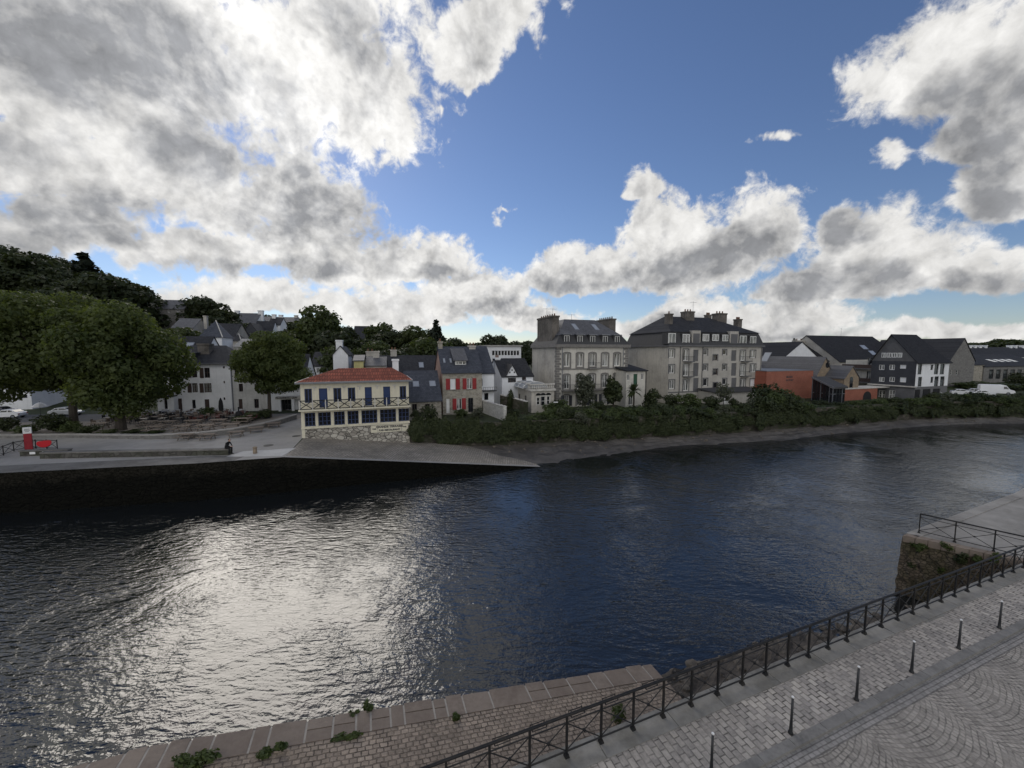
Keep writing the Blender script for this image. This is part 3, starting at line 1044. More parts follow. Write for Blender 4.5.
# coping of the ramp: big slabs with pale joints
m_, mj = MB(), MB()
s_ = -12.0
while s_ < 9.2:
    e = min(9.3, s_ + rr.choice([0.36, 0.42, 0.46, 0.5, 0.55, 0.62, 0.8]) * (1 if s_ < 2 else 1.5))
    split = rr.random() < 0.2
    g = 0.026
    n0, n1 = 9.86, 10.5 + rr.uniform(-0.03, 0.03)
    for (x0, x1) in ([(n0, (n0 + n1) / 2), ((n0 + n1) / 2 + .03, n1)] if split else [(n0, n1)]):
        za, zb = rampz(s_) + 0.02, rampz(e) + 0.02
        m_.hexa([(s_ + g, x0, -1), (e - g, x0, -1), (e - g, x1, -1), (s_ + g, x1, -1)],
                [(s_ + g, x0, za), (e - g, x0, zb), (e - g, x1, zb), (s_ + g, x1, za)])
    mj.hexa([(s_ - g - .002, 9.87, -1), (s_ + g - .002, 9.87, -1), (s_ + g - .002, 10.46, -1), (s_ - g - .002, 10.46, -1)],
            [(s_ - g - .002, 9.87, rampz(s_) + .012), (s_ + g - .002, 9.87, rampz(s_ + g) + .012), (s_ + g - .002, 10.46, rampz(s_ + g) + .012), (s_ - g - .002, 10.46, rampz(s_) + .012)])
    s_ = e
near_obj(m_, 'ramp_coping', MATS['coping_brown'], 'broad brown stone slabs edging the cobbled ramp at the waterline', 'coping')
near_obj(mj, 'ramp_joints', MATS['lime_mortar'], 'pale mortar joints between the ramp slabs')
# rubble shore below the ramp
m_ = MB()
g_ = np.random.default_rng(4)
NS, NN = 44, 14
grid = []
for i in range(NS + 1):
    s = 8.6 + (S_CUT + 0.5 - 8.6) * i / NS
    row = []
    for j in range(NN + 1):
        n = 7.0 + 3.6 * j / NN
        f = (s - 8.6) / 17
        z = 0.95 - 0.9 * f * (0.4 + 0.6 * j / NN) - 0.62 * (j / NN) ** 1.5 + g_.normal() * 0.06
        if j == NN:
            z = -0.3
        row.append((s, n, z))
    grid.append(row)
for i in range(NS):
    for j in range(NN):
        m_.poly([grid[i][j], grid[i + 1][j], grid[i + 1][j + 1], grid[i][j + 1]])
near_obj(m_, 'shore', MATS['rubble_mud'], 'muddy strip of rubble at the foot of the ramp')
m_ = MB()
for k in range(420):
    s = 9.2 + 16.5 * g_.random()
    n = 7.3 + 3.1 * g_.random()
    f = (s - 8.6) / 17
    j = (n - 7) / 3.6
    z = 0.95 - 0.9 * f * (0.4 + 0.6 * j) - 0.62 * j ** 1.5
    r = 0.05 + 0.17 * g_.random() ** 2.2
    prof = [(r * 0.7, -r * 0.5), (r, 0), (r * 0.75, r * 0.45), (r * 0.2, r * 0.6)]
    m_.lathe([(q * g_.uniform(0.8, 1.15), zz) for q, zz in prof], (s, n, z), 6)
near_obj(m_, 'shore_rubble', MATS['stone_loose'], 'loose stones scattered on the mud below the railing', 'rubble', 'stuff')

# masonry: quay face behind the ramp and the projecting quay corner
t_ = thing('quay_wall', 'mossy stone corner of the near quay standing out into the river', 'quay wall', (0, 0, 0), R(NANG), origin=False)
NQ0 = Fr((0, 0), 0, 10, 10, 3)
m_ = MB()
pts = [(S_CUT - 1.45, 10.4), (38, 11.1), (60, 13.5), (140, 20)]
rnd2 = random.Random(8)
cols = 26
prev = None
ring = [(S_CUT + 0.35 - 1.8 * k / cols, 7.15 + 3.25 * k / cols) for k in range(cols + 1)]
rows = 12
V = {}
for k in range(cols + 1):
    for j in range(rows + 1):
        z = -1.0 + 3.97 * j / rows
        jit = 0.0 if j == rows else 1.0
        V[k, j] = (ring[k][0] + rnd2.uniform(-.07, .07) * jit - (0.16 * (1 - j / rows)), ring[k][1] + (rnd2.uniform(0, .06) + .1 * (1 - j / rows) if k == cols else 0), z)
for k in range(cols):
    for j in range(rows):
        m_.poly([V[k, j], V[k, j + 1], V[k + 1, j + 1], V[k + 1, j]])
for j in range(rows):
    a, c = V[cols, j], V[cols, j + 1]
    m_.poly([a, c, (38, 11.1, c[2]), (38, 11.1, a[2])])
m_.poly([(38, 11.1, -1), (38, 11.1, 2.97), (60, 13.5, 2.97), (60, 13.5, -1)])
m_.poly([(60, 13.5, -1), (60, 13.5, 2.97), (140, 20, 2.97), (140, 20, -1)])
m_.build('wall_face', MATS['quay_stone_mossy'], t_)
m_ = MB()
for k in range(9):
    a, c = ring[k * cols // 9], ring[(k + 1) * cols // 9]
    f0, f1 = 0.012, 0.012
    m_.hexa([(a[0] - .05, a[1] + f0, 2.7), (a[0] + .42, a[1] + f0, 2.7), (c[0] + .42, c[1] - f1, 2.7), (c[0] - .05, c[1] - f1, 2.7)][::-1],
            [(a[0] - .05, a[1] + f0, 3.02), (a[0] + .42, a[1] + f0, 3.02), (c[0] + .42, c[1] - f1, 3.02), (c[0] - .05, c[1] - f1, 3.02)][::-1])
m_.build('coping', MATS['coping_brown'], t_)
m_ = MB()
s_, n_ = S_CUT - 1.03, 10.42
for k in range(60):
    if s_ < 38: sl = 0.70 / (38 - S_CUT + 1.03)
    elif s_ < 60: sl = 2.4 / 22
    else: sl = 6.5 / 80
    e = s_ + rnd2.uniform(0.9, 1.5)
    dn = sl * (e - s_)
    m_.hexa([(s_ + .01, n_ - .42, 2.7), (e - .01, n_ + dn - .42, 2.7), (e - .01, n_ + dn + .06, 2.7), (s_ + .01, n_ + .06, 2.7)],
            [(s_ + .01, n_ - .42, 3.02), (e - .01, n_ + dn - .42, 3.02), (e - .01, n_ + dn + .06, 3.02), (s_ + .01, n_ + .06, 3.02)])
    s_, n_ = e, n_ + dn
m_.build('river_coping', MATS['quay_grit'], t_)
m_ = MB()
m_.poly([(-40, N_EDGE - 0.03, -1), (-40, N_EDGE - 0.03, 2.6), (S_CUT + .3, N_EDGE - 0.03, 2.6), (S_CUT + .3, N_EDGE - 0.03, -1)])
m_.build('ramp_side_wall', MATS['quay_face'], t_)

# ------------------------------------------------------------------ railings
def railing(name, label, pts, n_posts_first, spacing, h=1.0, hangers=()):
    """pts: two ends (s, n) at the foot; posts with crossed bars, top rail, mid rail, bottom rail"""
    t_ = thing(name, label, 'railing', (0, 0, 0), R(NANG), origin=False)
    a, c = Vector((*pts[0], ZQ)), Vector((*pts[1], ZQ))
    d = (c - a).normalized()
    L_ = (c - a).length
    nrm = Vector((-d.y, d.x, 0))
    N = int(L_ / spacing + 0.01)
    up = Vector((0, 0, 1))
    for k in range(N + 1):
        p = a + d * spacing * k
        k_ = MB()
        k_.hexa([p + d * x + nrm * y for x, y in ((-.022, -.022), (.022, -.022), (.022, .022), (-.022, .022))],
                [p + d * x + nrm * y + up * (h - 0.02) for x, y in ((-.022, -.022), (.022, -.022), (.022, .022), (-.022, .022))])
        k_.hexa([p + d * x + nrm * y for x, y in ((-.06, -.06), (.06, -.06), (.06, .06), (-.06, .06))],
                [p + d * x + nrm * y + up * 0.09 for x, y in ((-.035, -.035), (.035, -.035), (.035, .035), (-.035, .035))])
        k_.build('post', MATS['rail_paint'], t_)
    e = a + d * spacing * N
    k_ = MB()
    k_.tube(a - d * .02 + up * h, e + d * .02 + up * h, 0.032, n=10)
    k_.build('top_rail', MATS['rail_paint'], t_)
    k_ = MB()
    k_.tube(a + up * (h - 0.17), e + up * (h - 0.17), 0.015, n=6)
    k_.tube(a + up * 0.14, e + up * 0.14, 0.019, n=6)
    k_.build('rail_bar', MATS['rail_paint'], t_)
    for k in range(N):
        p, q = a + d * spacing * k, a + d * spacing * (k + 1)
        k_ = MB()
        k_.tube(p + up * .15 + nrm * .008, q + up * (h - .18) + nrm * .008, 0.013, n=6)
        k_.tube(p + up * (h - .18) - nrm * .008, q + up * .15 - nrm * .008, 0.013, n=6)
        m0 = (p + q) / 2 + up * (h / 2 - .015)
        k_.tube(m0 - nrm * .02, m0 + nrm * .02, 0.035, n=10)
        k_.build('cross_brace', MATS['rail_paint'], t_)
    for f in hangers:
        p = a + d * f + nrm * 0.05
        k_ = MB()
        for x in (0, .34):
            q = p + d * x
            k_.path([q + up * h, q + up * (h - .15), q + nrm * .13 + up * (h - .15), q + nrm * .13 + up * (h - .10)], 0.009, 6)
        k_.tube(p + nrm * .13 + up * (h - .12), p + d * .34 + nrm * .13 + up * (h - .12), 0.009, n=6)
        k_.tube(p + up * (h - .15), p + d * .34 + up * (h - .15), 0.009, n=6)
        k_.build('planter_bracket', MATS['rail_paint'], t_)
    return t_


S0 = 3.89 - 0.895 * 8
railing('quay_railing', 'long black railing with crossed bars along the paved walk', ((S0, N_RAIL), (S0 + 0.895 * 33 + .01, N_RAIL)), 0, 0.895, 1.0,
        [5.5, 6.35, 7.3, 8.2, 9.35, 10.3, 11.1, 12.9, 13.4])
s2a, n2a = S_CUT - 0.45, 10.25
railing('quay_railing', 'short black railing across the top of the mossy quay corner', ((s2a, n2a), (S_CUT + 0.75, N_RAIL + 0.02)), 0, 1.165, 1.0)

# ------------------------------------------------------------------ bollards
bases = [(6.64 + 2.49 * k, 5.575) for k in range(6)]
n_b = 4.13
labels = ['black bollard cut off by the lower edge of the picture', 'black white-capped bollard with a brown stain in the pavers before it',
          'third black bollard from the bottom edge along the kerb', 'fourth black bollard up the kerb, facing the quay corner wall',
          'next to last black bollard up the kerb', 'farthest black bollard up the kerb, below the short railing']
labels[0] = 'nearest black bollard, its foot cut off by the picture edge'
labels[1] = 'second black white-capped bollard from the bottom of the picture'
b0 = None
for k, (s, n) in enumerate(bases):
    if b0 is None:
        b0 = thing('bollard', labels[0], 'bollard', (0, 0, 0), 0, 'bollards along the kerb', origin=False)
        m_ = MB(); m_.lathe([(0.056, 0.0), (0.054, 0.03), (0.038, 0.06), (0.033, 0.20), (0.027, 0.34), (0.025, 0.90)], n=16)
        m_.build('shaft', MATS['dark_metal'], b0, True)
        m_ = MB(); m_.lathe([(0.025, 0.903), (0.029, 0.91), (0.029, 0.928), (0.018, 0.94)], n=16)
        m_.build('cap', MATS['bollard_cap'], b0, True)
        o = b0
    else:
        o = copytree(b0, label=labels[k])
    p = NQ.w(s, n, 2.996)
    o.location = p

s_, n_ = qloc(931, 616)
m_ = MB()
m_.box(s_ - .55, s_ + .55, n_ - .14, n_ + .14, 2.9, 3.004)
o = m_.build('access_cover', MATS['coping_grey'], None)
o.rotation_euler.z = R(NANG)
tag(o, 'oblong stone access cover let into the paved walk by the slabs', 'access cover')

# ------------------------------------------------------------------ weeds on the ramp
def weed(name, label, px, py, z, r, h, seed, m__=None, n=500, group=None, size=0.07):
    p = P(px, py, z)
    rr = random.Random(seed)
    lb = [(rr.uniform(-r, r) * .7, rr.uniform(-r, r) * .7, h * rr.uniform(.25, .6), r * .55, r * .55, h * .5) for _ in range(6)]
    o = bpy.data.objects.new(name, leaf_mesh(name, lb, n / 6, size, seed, m__ or LEAF_WEED, 0.3, 0.1))
    COL.objects.link(o)
    o.location = p
    return tag(o, label, 'plant', group)


weed('weed_tuft', 'tall dark weed rooted in the edge slabs of the ramp', 369, 716, 2.0, 0.16, 0.42, 1)
weed('weed_tuft', 'smaller weed in a joint of the ramp slabs left of the tall weed', 353, 722, 2.1, 0.13, 0.30, 2)
o = weed('weed_tuft', 'long low strip of weeds where cobbles meet the slabs', 345, 742, 2.25, 0.2, 0.18, 3, n=700); o.scale = (1.9, 0.7, 1); o.rotation_euler.z = R(20)
o = weed('weed_tuft', 'low clump of weeds inside the slab edge, middle of three', 272, 753, 2.6, 0.2, 0.18, 4); o.scale = (1.5, 0.8, 1)
o = weed('weed_tuft', 'bushy green weeds at the bottom edge of the picture', 196, 765, 2.85, 0.25, 0.22, 5, n=800); o.scale = (1.7, 0.9, 1)
weed('weed_tuft', 'yellow green weed growing among the cobbles behind the railing', 617, 716, 1.2, 0.28, 0.28, 6, n=500)
weed('weed_tuft', 'dark weed sprouting between two ramp slabs near the water', 558, 687, 1.15, 0.14, 0.12, 7, LEAF_IVY)
weed('weed_tuft', 'small sprig of weed between cobbles and slab by the middle of the ramp', 456, 718, 1.9, 0.09, 0.14, 8)
for k in range(10):
    rr = random.Random(100 + k)
    s = S_CUT - 0.1 - rr.uniform(-.3, .5)
    n = rr.uniform(7.3, 10.4)
    p = NQ.w(S_CUT + 0.32 - 1.8 * (n - 7.15) / 3.25 - .05, n, rr.uniform(1.6, 3.0))
    lb = [(rr.uniform(-.1, .1), rr.uniform(-.15, .15), rr.uniform(-.15, .1), .12, .16, .14) for _ in range(4)]
    o = bpy.data.objects.new('wall_weed', leaf_mesh('wall_weed', lb, 45, 0.09, 200 + k, LEAF_WEED if k % 3 else LEAF_IVY, .2, .2))
    COL.objects.link(o)
    o.location = p
    tag(o, 'weed tuft hanging on the mossy face of the quay corner', 'plant', 'weeds on the quay corner')

# ------------------------------------------------------------------ far bank: terrain
QW = [(-140, 6.0), (-70, 21.6), (-38.5, 28.0), (-25.5, 30.6), (-19.5, 32.4)]     # top edge of the quay wall
TIP = (2.9, 39.5)
CAFE_A, CAFE_B = (-22.0, 39.8), (-11.7, 43.4)
WALLZ = 3.6
gw = [(412, 444), (440, 446.5), (500, 446), (545, 443), (600, 440.5), (650, 438), (700, 435), (760, 431), (850, 424.5), (920, 419), (1024, 417.5)]
GW = [tuple(P(x, y, 0.75).xy) for x, y in gw]
GW[0] = (CAFE_B[0] + .05, CAFE_B[1] + 0.1)
GW += [(GW[-1][0] + 40, GW[-1][1] + 12), (GW[-1][0] + 200, GW[-1][1] + 60)]


def sm(x):
    x = max(0.0, min(1.0, x))
    return x * x * (3 - 2 * x)


def hgt(x, y):
    a = x / max(y, 1)
    z = 3.0
    lf = sm((0.05 - a) / 0.75)                    # the hill rises to the left
    st = 64 - 4 * lf
    z += sm((y - st) / 105) * (4 + 13 * lf)
    far = sm((-0.93 - a) / 0.30)                  # wooded spur, far left
    z += far * sm((y - 58) / 60) * 13
    z += sm((y - 150) / 260) * (9 - 4 * lf)
    return z


def front(a):
    """depth of the front edge of the land along a bearing x/y = a"""
    line = [(-140, 6.0)] + QW[1:] + [CAFE_A, CAFE_B] + [(x, y) for x, y in GW[1:]]
    best = None
    for k in range(len(line) - 1):
        (x0, y0), (x1, y1) = line[k], line[k + 1]
        den = (x1 - x0) - a * (y1 - y0)
        if abs(den) < 1e-9:
            continue
        t_ = (a * y0 - x0) / den
        if -1e-6 <= t_ <= 1 + 1e-6:
            yy = y0 + t_ * (y1 - y0)
            best = yy if best is None else min(best, yy)
    return best


m_ = MB()
A_ = list(np.linspace(-6, -1.4, 14)) + list(np.linspace(-1.38, 1.45, 96)) + list(np.linspace(1.5, 3.2, 8))
OFF = [0.06, 3, 7, 12, 18, 25, 33, 42, 52, 64, 78, 94, 112, 135, 165, 205, 260, 330, 450, 700, 1200, 2200, 4500]
idx = {}
for i, a in enumerate(A_):
    yf = front(a) or 60
    for j, o_ in enumerate(OFF):
        y = yf + o_
        z = hgt(a * y, y)
        m_.v.append((a * y, y, z))
        idx[i, j] = len(m_.v) - 1
for i in range(len(A_) - 1):
    for j in range(len(OFF) - 1):
        m_.f.append((idx[i, j], idx[i + 1, j], idx[i + 1, j + 1], idx[i, j + 1]))
tag(m_.build('ground', MATS['soil_grass'], smooth=True), 'grassy ground rising to the hill behind the town', 'ground', kind='structure')


def sheet(name, pts, m__, label, cat='paving', kind='structure', z=3.01):
    k = MB()
    k.poly([(p[0], p[1], z) for p in pts])
    return tag(k.build(name, m__), label, cat, kind=kind)


# planter kerb line in front of the terrace
curb_px = [(-60, 439), (70, 438), (150, 439.5), (200, 438), (235, 434), (262, 429), (280, 424.5), (297, 419)]
CURB = [tuple(P(x, y, 3.0).xy) for x, y in curb_px]
LEDGE = 1.95
qn = Vector((-0.27, 0.963))


def back(p, k):
    return (p[0] + qn.x * k, p[1] + qn.y * k)


esp = [back(QW[1], LEDGE + .3), back(QW[2], LEDGE + .3), back(QW[3], LEDGE + .3), (QW[3][0] + 2.4, QW[3][1] + LEDGE + 0.4), (QW[3][0] + 2.4, QW[3][1] + 0.78), (QW[4][0], QW[4][1] + 0.05), CAFE_A, (-26.5, 60.0), (-31, 60)] + CURB[::-1] + [(-90, 34)]
sheet('esplanade', esp, MATS['esplanade_grit'], 'pale grey open quay in front of the terrace', z=3.012)
sheet('ledge', [QW[1], QW[2], QW[3], (QW[3][0] + 2.6, QW[3][1] + 0.78), (QW[3][0] + 2.4, QW[3][1] + LEDGE + .4), back(QW[3], LEDGE + .3), back(QW[2], LEDGE + .3), back(QW[1], LEDGE + .3)], MATS['ledge_stone'], 'worn stone ledge along the top of the far quay wall', z=3.006)
pc = [P(173 + 0.0, 458, 3).xy, P(222, 456.8, 3).xy]
apron = [tuple(P(x, y, 3.0).xy) for x, y in ((226, 457.0), (250, 456.6), (282, 456.2), (296, 448.0), (268, 450.2), (243, 451.5))]
sheet('apron', apron, MATS['pale_concrete'], 'bright concrete apron at the head of the slipway', z=3.020)
sheet('terrace_ground', CURB + [(-26, 57.2), (-60, 50.5), (-95, 42), (-95, 37)], MATS['terrace_gravel'], 'gravel terrace before the white restaurant', z=3.016)
sheet('street', [(-130, 46), (-58, 49.0), (-44, 51.5), (-44, 55), (-130, 56)], MATS['asphalt'], 'asphalt street behind the big trees', z=3.024)

# the quay wall
t = thing('quay_wall', 'long dark weedy far quay wall rising from the water', 'quay wall', (-30, 30, 0))
m_ = MB()
ql = QW[:]
sub = []
for k in range(len(ql) - 1):
    n = 1 + int((Vector(ql[k + 1]) - Vector(ql[k])).length / 1.2)
    for i in range(n):
        f = i / n
        sub.append((ql[k][0] + (ql[k + 1][0] - ql[k][0]) * f, ql[k][1] + (ql[k + 1][1] - ql[k][1]) * f))
sub.append(ql[-1])
rr = random.Random(11)
W_ = {}
for i, p in enumerate(sub):
    for j in range(8):
        z = -1.0 + 3.99 * j / 7
        o_ = rr.uniform(-.05, .05) if j < 7 else 0
        W_[i, j] = (p[0] + .27 * .05 * (7 - j) + o_ * .3, p[1] - .05 * (7 - j) + o_, z)
for i in range(len(sub) - 1):
    for j in range(7):
        m_.poly([W_[i, j], W_[i + 1, j], W_[i + 1, j + 1], W_[i, j + 1]])
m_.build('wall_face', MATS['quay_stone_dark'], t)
# side wall of the slipway, same masonry
m_ = MB()
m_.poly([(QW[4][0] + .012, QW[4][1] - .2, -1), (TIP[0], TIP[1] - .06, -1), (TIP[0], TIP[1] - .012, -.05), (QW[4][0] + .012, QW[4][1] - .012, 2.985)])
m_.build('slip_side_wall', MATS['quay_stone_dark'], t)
# parapet
t = thing('parapet_wall', 'low stone parapet along the far quay ending at the seated person', 'wall', (-40, 31, 3))
m_ = MB()
p0, p1 = Vector(back(P(44, 458, 3).xy, 0)), Vector(P(229, 455.2, 3).xy)
p0 = Vector(P(40, 459.0, 3).xy)
fp = Fr(p0, math.degrees(math.atan2((p1 - p0).y, (p1 - p0).x)), (p1 - p0).length, .45, 3)
s_ = 0
while s_ < fp.L - .1:
    e = min(fp.L, s_ + rr.uniform(0.9, 1.8))
    m_.fbox(fp, s_ + .006, e - .006, -0.02, .48, 3.44, 3.56)
    s_ = e
m_.build('coping', MATS['ledge_stone'], t)
m_ = MB()
m_.fbox(fp, 0, fp.L, 0, .44, 2.9, 3.44)
m_.build('wall_body', MATS['parapet_stone'], t)
PAR = fp
# plates on the parapet's end
for (x0, y0, x1, y1) in ((28, 452.5, 34, 455), (38, 452, 44, 456.5)):
    pass
# terrace kerb wall
t = thing('planter_wall', 'low curved stone kerb wall bounding the terrace', 'wall', (CURB[3][0], CURB[3][1], 3))
m_, mk = MB(), MB()
hts = [0.42, 0.42, 0.5, 0.62, 0.66, 0.66, 0.66, 0.66]
for k in range(len(CURB) - 1):
    a, c = Vector((*CURB[k], 0)), Vector((*CURB[k + 1], 0))
    n = max(1, int((c - a).length / 1.1))
    d = (c - a).normalized()
    q = Vector((-d.y, d.x, 0)) * 0.4
    for i in range(n):
        p, r_ = a + (c - a) * (i / n), a + (c - a) * ((i + 1) / n)
        h_ = hts[k] + (hts[k + 1] - hts[k]) * (i / n)
        g = d * 0.012
        m_.hexa([tuple(x) for x in (p + Vector((0, 0, 2.9)), r_ + Vector((0, 0, 2.9)), r_ + q + Vector((0, 0, 2.9)), p + q + Vector((0, 0, 2.9)))],
                [tuple(x) for x in (p + Vector((0, 0, 3 + h_ - .12)), r_ + Vector((0, 0, 3 + h_ - .12)), r_ + q + Vector((0, 0, 3 + h_ - .12)), p + q + Vector((0, 0, 3 + h_ - .12)))])
        p, r_ = p + g - q * .1, r_ - g - q * .1
        mk.hexa([tuple(x) for x in (p + Vector((0, 0, 3 + h_ - .12)), r_ + Vector((0, 0, 3 + h_ - .12)), r_ + q * 1.15 + Vector((0, 0, 3 + h_ - .12)), p + q * 1.15 + Vector((0, 0, 3 + h_ - .12)))],
                [tuple(x) for x in (p + Vector((0, 0, 3 + h_)), r_ + Vector((0, 0, 3 + h_)), r_ + q * 1.15 + Vector((0, 0, 3 + h_)), p + q * 1.15 + Vector((0, 0, 3 + h_)))])
m_.build('wall_body', MATS['rubble_grey'], t)
mk.build('coping', MATS['esplanade_grit'], t)

# slipway
FS = Fr(QW[4], math.degrees(math.atan2(TIP[1] - QW[4][1], TIP[0] - QW[4][0])), 23.5, 8.0, 3)
m_ = MB()
N = 10
for k in range(N):
    a, c = 27.0 * k / N, 27.0 * (k + 1) / N
    za, zc = 3.0 - 3 * a / 23.5, 3.0 - 3 * c / 23.5
    m_.poly([FS.w(a, 0, za + .012), FS.w(c, 0, zc + .012), FS.w(c, 0.5, zc + .012), FS.w(a, 0.5, za + .012)])
o = tag(m_.build('slipway_edge', MATS['esplanade_grit']), 'pale stone edge of the far slipway', 'slipway', kind='structure')
m_ = MB()
for k in range(N):
    a, c = 27.0 * k / N, 27.0 * (k + 1) / N
    za, zc = 3.0 - 3 * a / 23.5, 3.0 - 3 * c / 23.5
    m_.poly([FS.w(a, 0.5, za + .008), FS.w(c, 0.5, zc + .008), FS.w(c, 8.6, zc + .008), FS.w(a, 8.6, za + .008)])
tag(m_.build('slipway', MATS['slip_setts']), 'stone-paved slipway running down to the river below the cream building', 'slipway', kind='structure')

# mud bank between the garden wall and the water
wl = [(470, 471), (545, 467), (600, 458), (640, 452), (680, 446.5), (700, 445), (760, 442), (800, 439.5), (850, 433), (920, 427), (960, 424.5), (1024, 423.4)]
WL = [tuple(P(x, y, 0).xy) for x, y in wl]
WL += [(WL[-1][0] + 60, WL[-1][1] + 16), (WL[-1][0] + 220, WL[-1][1] + 62)]


def along(line, f):
    ln = [0]
    for k in range(len(line) - 1):
        ln.append(ln[-1] + (Vector(line[k + 1]) - Vector(line[k])).length)
    d = f * ln[-1]
    for k in range(len(line) - 1):
        if d <= ln[k + 1] + 1e-6:
            g = (d - ln[k]) / (ln[k + 1] - ln[k])
            return Vector(line[k]).lerp(Vector(line[k + 1]), g)
    return Vector(line[-1])


g_ = np.random.default_rng(21)
m_ = MB()
NA, NB = 150, 12
grid = []
mline_a = [p for p in GW[1:]]
mline_a = [FS.w(14, 8.5, 0)[:2]] + mline_a
mline_b = [FS.w(18.5, .9, 0)[:2]] + WL[1:]
for i in range(NA + 1):
    f = (i / NA) ** 1.6
    a, c = along(mline_b, f), along(mline_a, f)
    ph = 0.35 * math.sin(i * .7) + 0.25 * math.sin(i * 1.9 + 1)
    row = []
    for j in range(NB + 1):
        g = j / NB * 1.12 - 0.12
        p = a.lerp(c, g)
        if j < 3:
            p = p + Vector((0, ph * .5))
        z = -0.35 + 1.15 * max(0, (g + .12) / 1.12) ** 0.8 + (g_.normal() * 0.07 if j > 0 else 0)
        row.append((p.x, p.y, z))
    grid.append(row)
for i in range(NA):
    for j in range(NB):
        m_.poly([grid[i][j], grid[i + 1][j], grid[i + 1][j + 1], grid[i][j + 1]])
tag(m_.build('mud_bank', MATS['mud'], smooth=True), 'dark mud bank left bare by the tide', 'mud', kind='structure')

m_ = MB()
for k in range(500):
    f = g_.random() ** 1.3
    a, c = along(mline_b, f), along(mline_a, f)
    g = g_.random() ** 0.8
    p = a.lerp(c, g)
    r = 0.06 + 0.24 * g_.random() ** 3
    m_.lathe([(r * .7, -r * .5), (r, 0), (r * .7, r * .35), (r * .2, r * .5)], (p.x, p.y, -0.3 + 1.1 * g ** .8), 6)
tag(m_.build('bank_stones', MATS['stone_loose']), 'stones scattered over the mud bank', 'stones', kind='stuff')

# garden wall along the bank
t = thing('retaining_wall', 'long ivy-grown stone wall holding the gardens above the mud bank', 'wall', (GW[4][0], GW[4][1], 0))
m_ = MB()
for k in range(len(GW) - 1):
    a, c = Vector(GW[k]), Vector(GW[k + 1])
    d = (c - a).normalized()
    q = Vector((-d.y, d.x)) * .6
    m_.hexa([(a.x, a.y, -.6), (c.x, c.y, -.6), (c.x + q.x, c.y + q.y, -.6), (a.x + q.x, a.y + q.y, -.6)],
            [(a.x + q.x * .2, a.y + q.y * .2, WALLZ), (c.x + q.x * .2, c.y + q.y * .2, WALLZ), (c.x + q.x, c.y + q.y, WALLZ), (a.x + q.x, a.y + q.y, WALLZ)])
m_.build('wall_body', MATS['garden_wall_stone'], t)

# ------------------------------------------------------------------ the town on the far bank
M = MATS
ANG = 18.0


def frame_from(px0, Y0, px1, ang=ANG, D=9.0, z0=3.0):
    """frame whose left front corner lies on a sight line at a depth, reaching to another sight line"""
    o = PY(px0, 384, Y0)
    f = Fr((o.x, o.y), ang, 1, D, z0)
    f.L = f.s(px1)
    return f


def rects(fr, lst):
    return [fr.rect(*r) for r in lst]


def cornice(fr, z0, z1, m__, parent, out=0.18, left=True, right=True, name='cornice'):
    k = MB()
    k.fbox(fr, -out, fr.L + out, -out, -0.002, z0, z1)
    if left:
        k.fbox(fr, -out, -0.002, -0.002, fr.D, z0, z1)
    if right:
        k.fbox(fr, fr.L + 0.002, fr.L + out, -0.002, fr.D, z0, z1)
    return k.build(name, m__, parent)


def text(parent, fr, s, q, z, size, body, m__, width=None, name='lettering'):
    cu = bpy.data.curves.new(name, 'FONT')
    cu.body = body
    cu.size = size
    cu.align_x = 'CENTER'
    cu.align_y = 'CENTER'
    cu.extrude = 0.006
    cu.offset = 0.014
    cu.materials.append(m__)
    tmp = bpy.data.objects.new(name, cu)
    me = bpy.data.meshes.new_from_object(tmp)
    bpy.data.objects.remove(tmp)
    if not me.materials:
        me.materials.append(m__)
    o = bpy.data.objects.new(name, me)
    COL.objects.link(o)
    o.rotation_euler = (math.pi / 2, 0, R(fr.ang))
    p = Vector(fr.w(s, q, z))
    if parent is not None:
        o.parent = parent
        p = p - Vector(parent['o'])
    o.location = p
    return o


# ---- cream building with the red tiled roof
fr = Fr(CAFE_A, math.degrees(math.atan2(CAFE_B[1] - CAFE_A[1], CAFE_B[0] - CAFE_A[0])), 0, 8.0, 1.0)
fr.L = (Vector(CAFE_B) - Vector(CAFE_A)).length
L = fr.L
t = thing('cream_building', 'cream building with red tiled hip roof, blue doors and a balcony above the slipway', 'building', fr.w(L / 2, 4, 1.6))
ze = fr.z(350, 382.5)
zbal = fr.z(350, 407.0)
zsill = fr.z(350, 425.0)
gtop, gbot = fr.z(350, 411.0), zsill + 0.08
SX = lambda x: fr.s(x)
up_w = [(304, 388.5, 311.5, 401), (333, 388, 341, 400), (347.5, 388, 355, 399.5), (399.5, 386.5, 406, 398)]
up_d = [(318.5, 388.5, 327, 407), (364.5, 387.5, 371.5, 406), (383, 387, 390, 405.5)]
hw = []
for r in up_w:
    hw.append((SX(r[0]), SX(r[2]), zbal + .62, ze - 0.55))
hd = [(SX(r[0]), SX(r[2]), zbal + 0.05, ze - 0.55) for r in up_d]
hg = [(SX(a), SX(b_), gbot, gtop) for a, b_ in ((303.2, 313.8), (316.8, 329.5), (332.8, 343.5), (346.5, 357.5), (360.5, 376.2), (379.2, 395.2), (397.8, 408.5))]
m_ = MB()
facade(m_, fr, ze, hw + hd, z0=zbal)
facade(m_, fr, zbal, hg, z0=zsill, rev=.25)
hl = [(2, 3, zbal + 1.1, ze - .8), (5, 6, zbal + 1.1, ze - .8)]
facade(m_, fr.left(), ze, hl)
facade(m_, fr.right(), ze)
facade(m_, fr.back(), ze)
m_.build('wall', M['cream_render'], t)
m_ = MB()
facade(m_, fr, zsill, z0=0.6)
m_.build('stone_base', M['rubble_pale'], t)
m_ = MB()
m_.fbox(fr, -.02, SX(303.0), -.07, -.004, 2.6, zbal - .2)
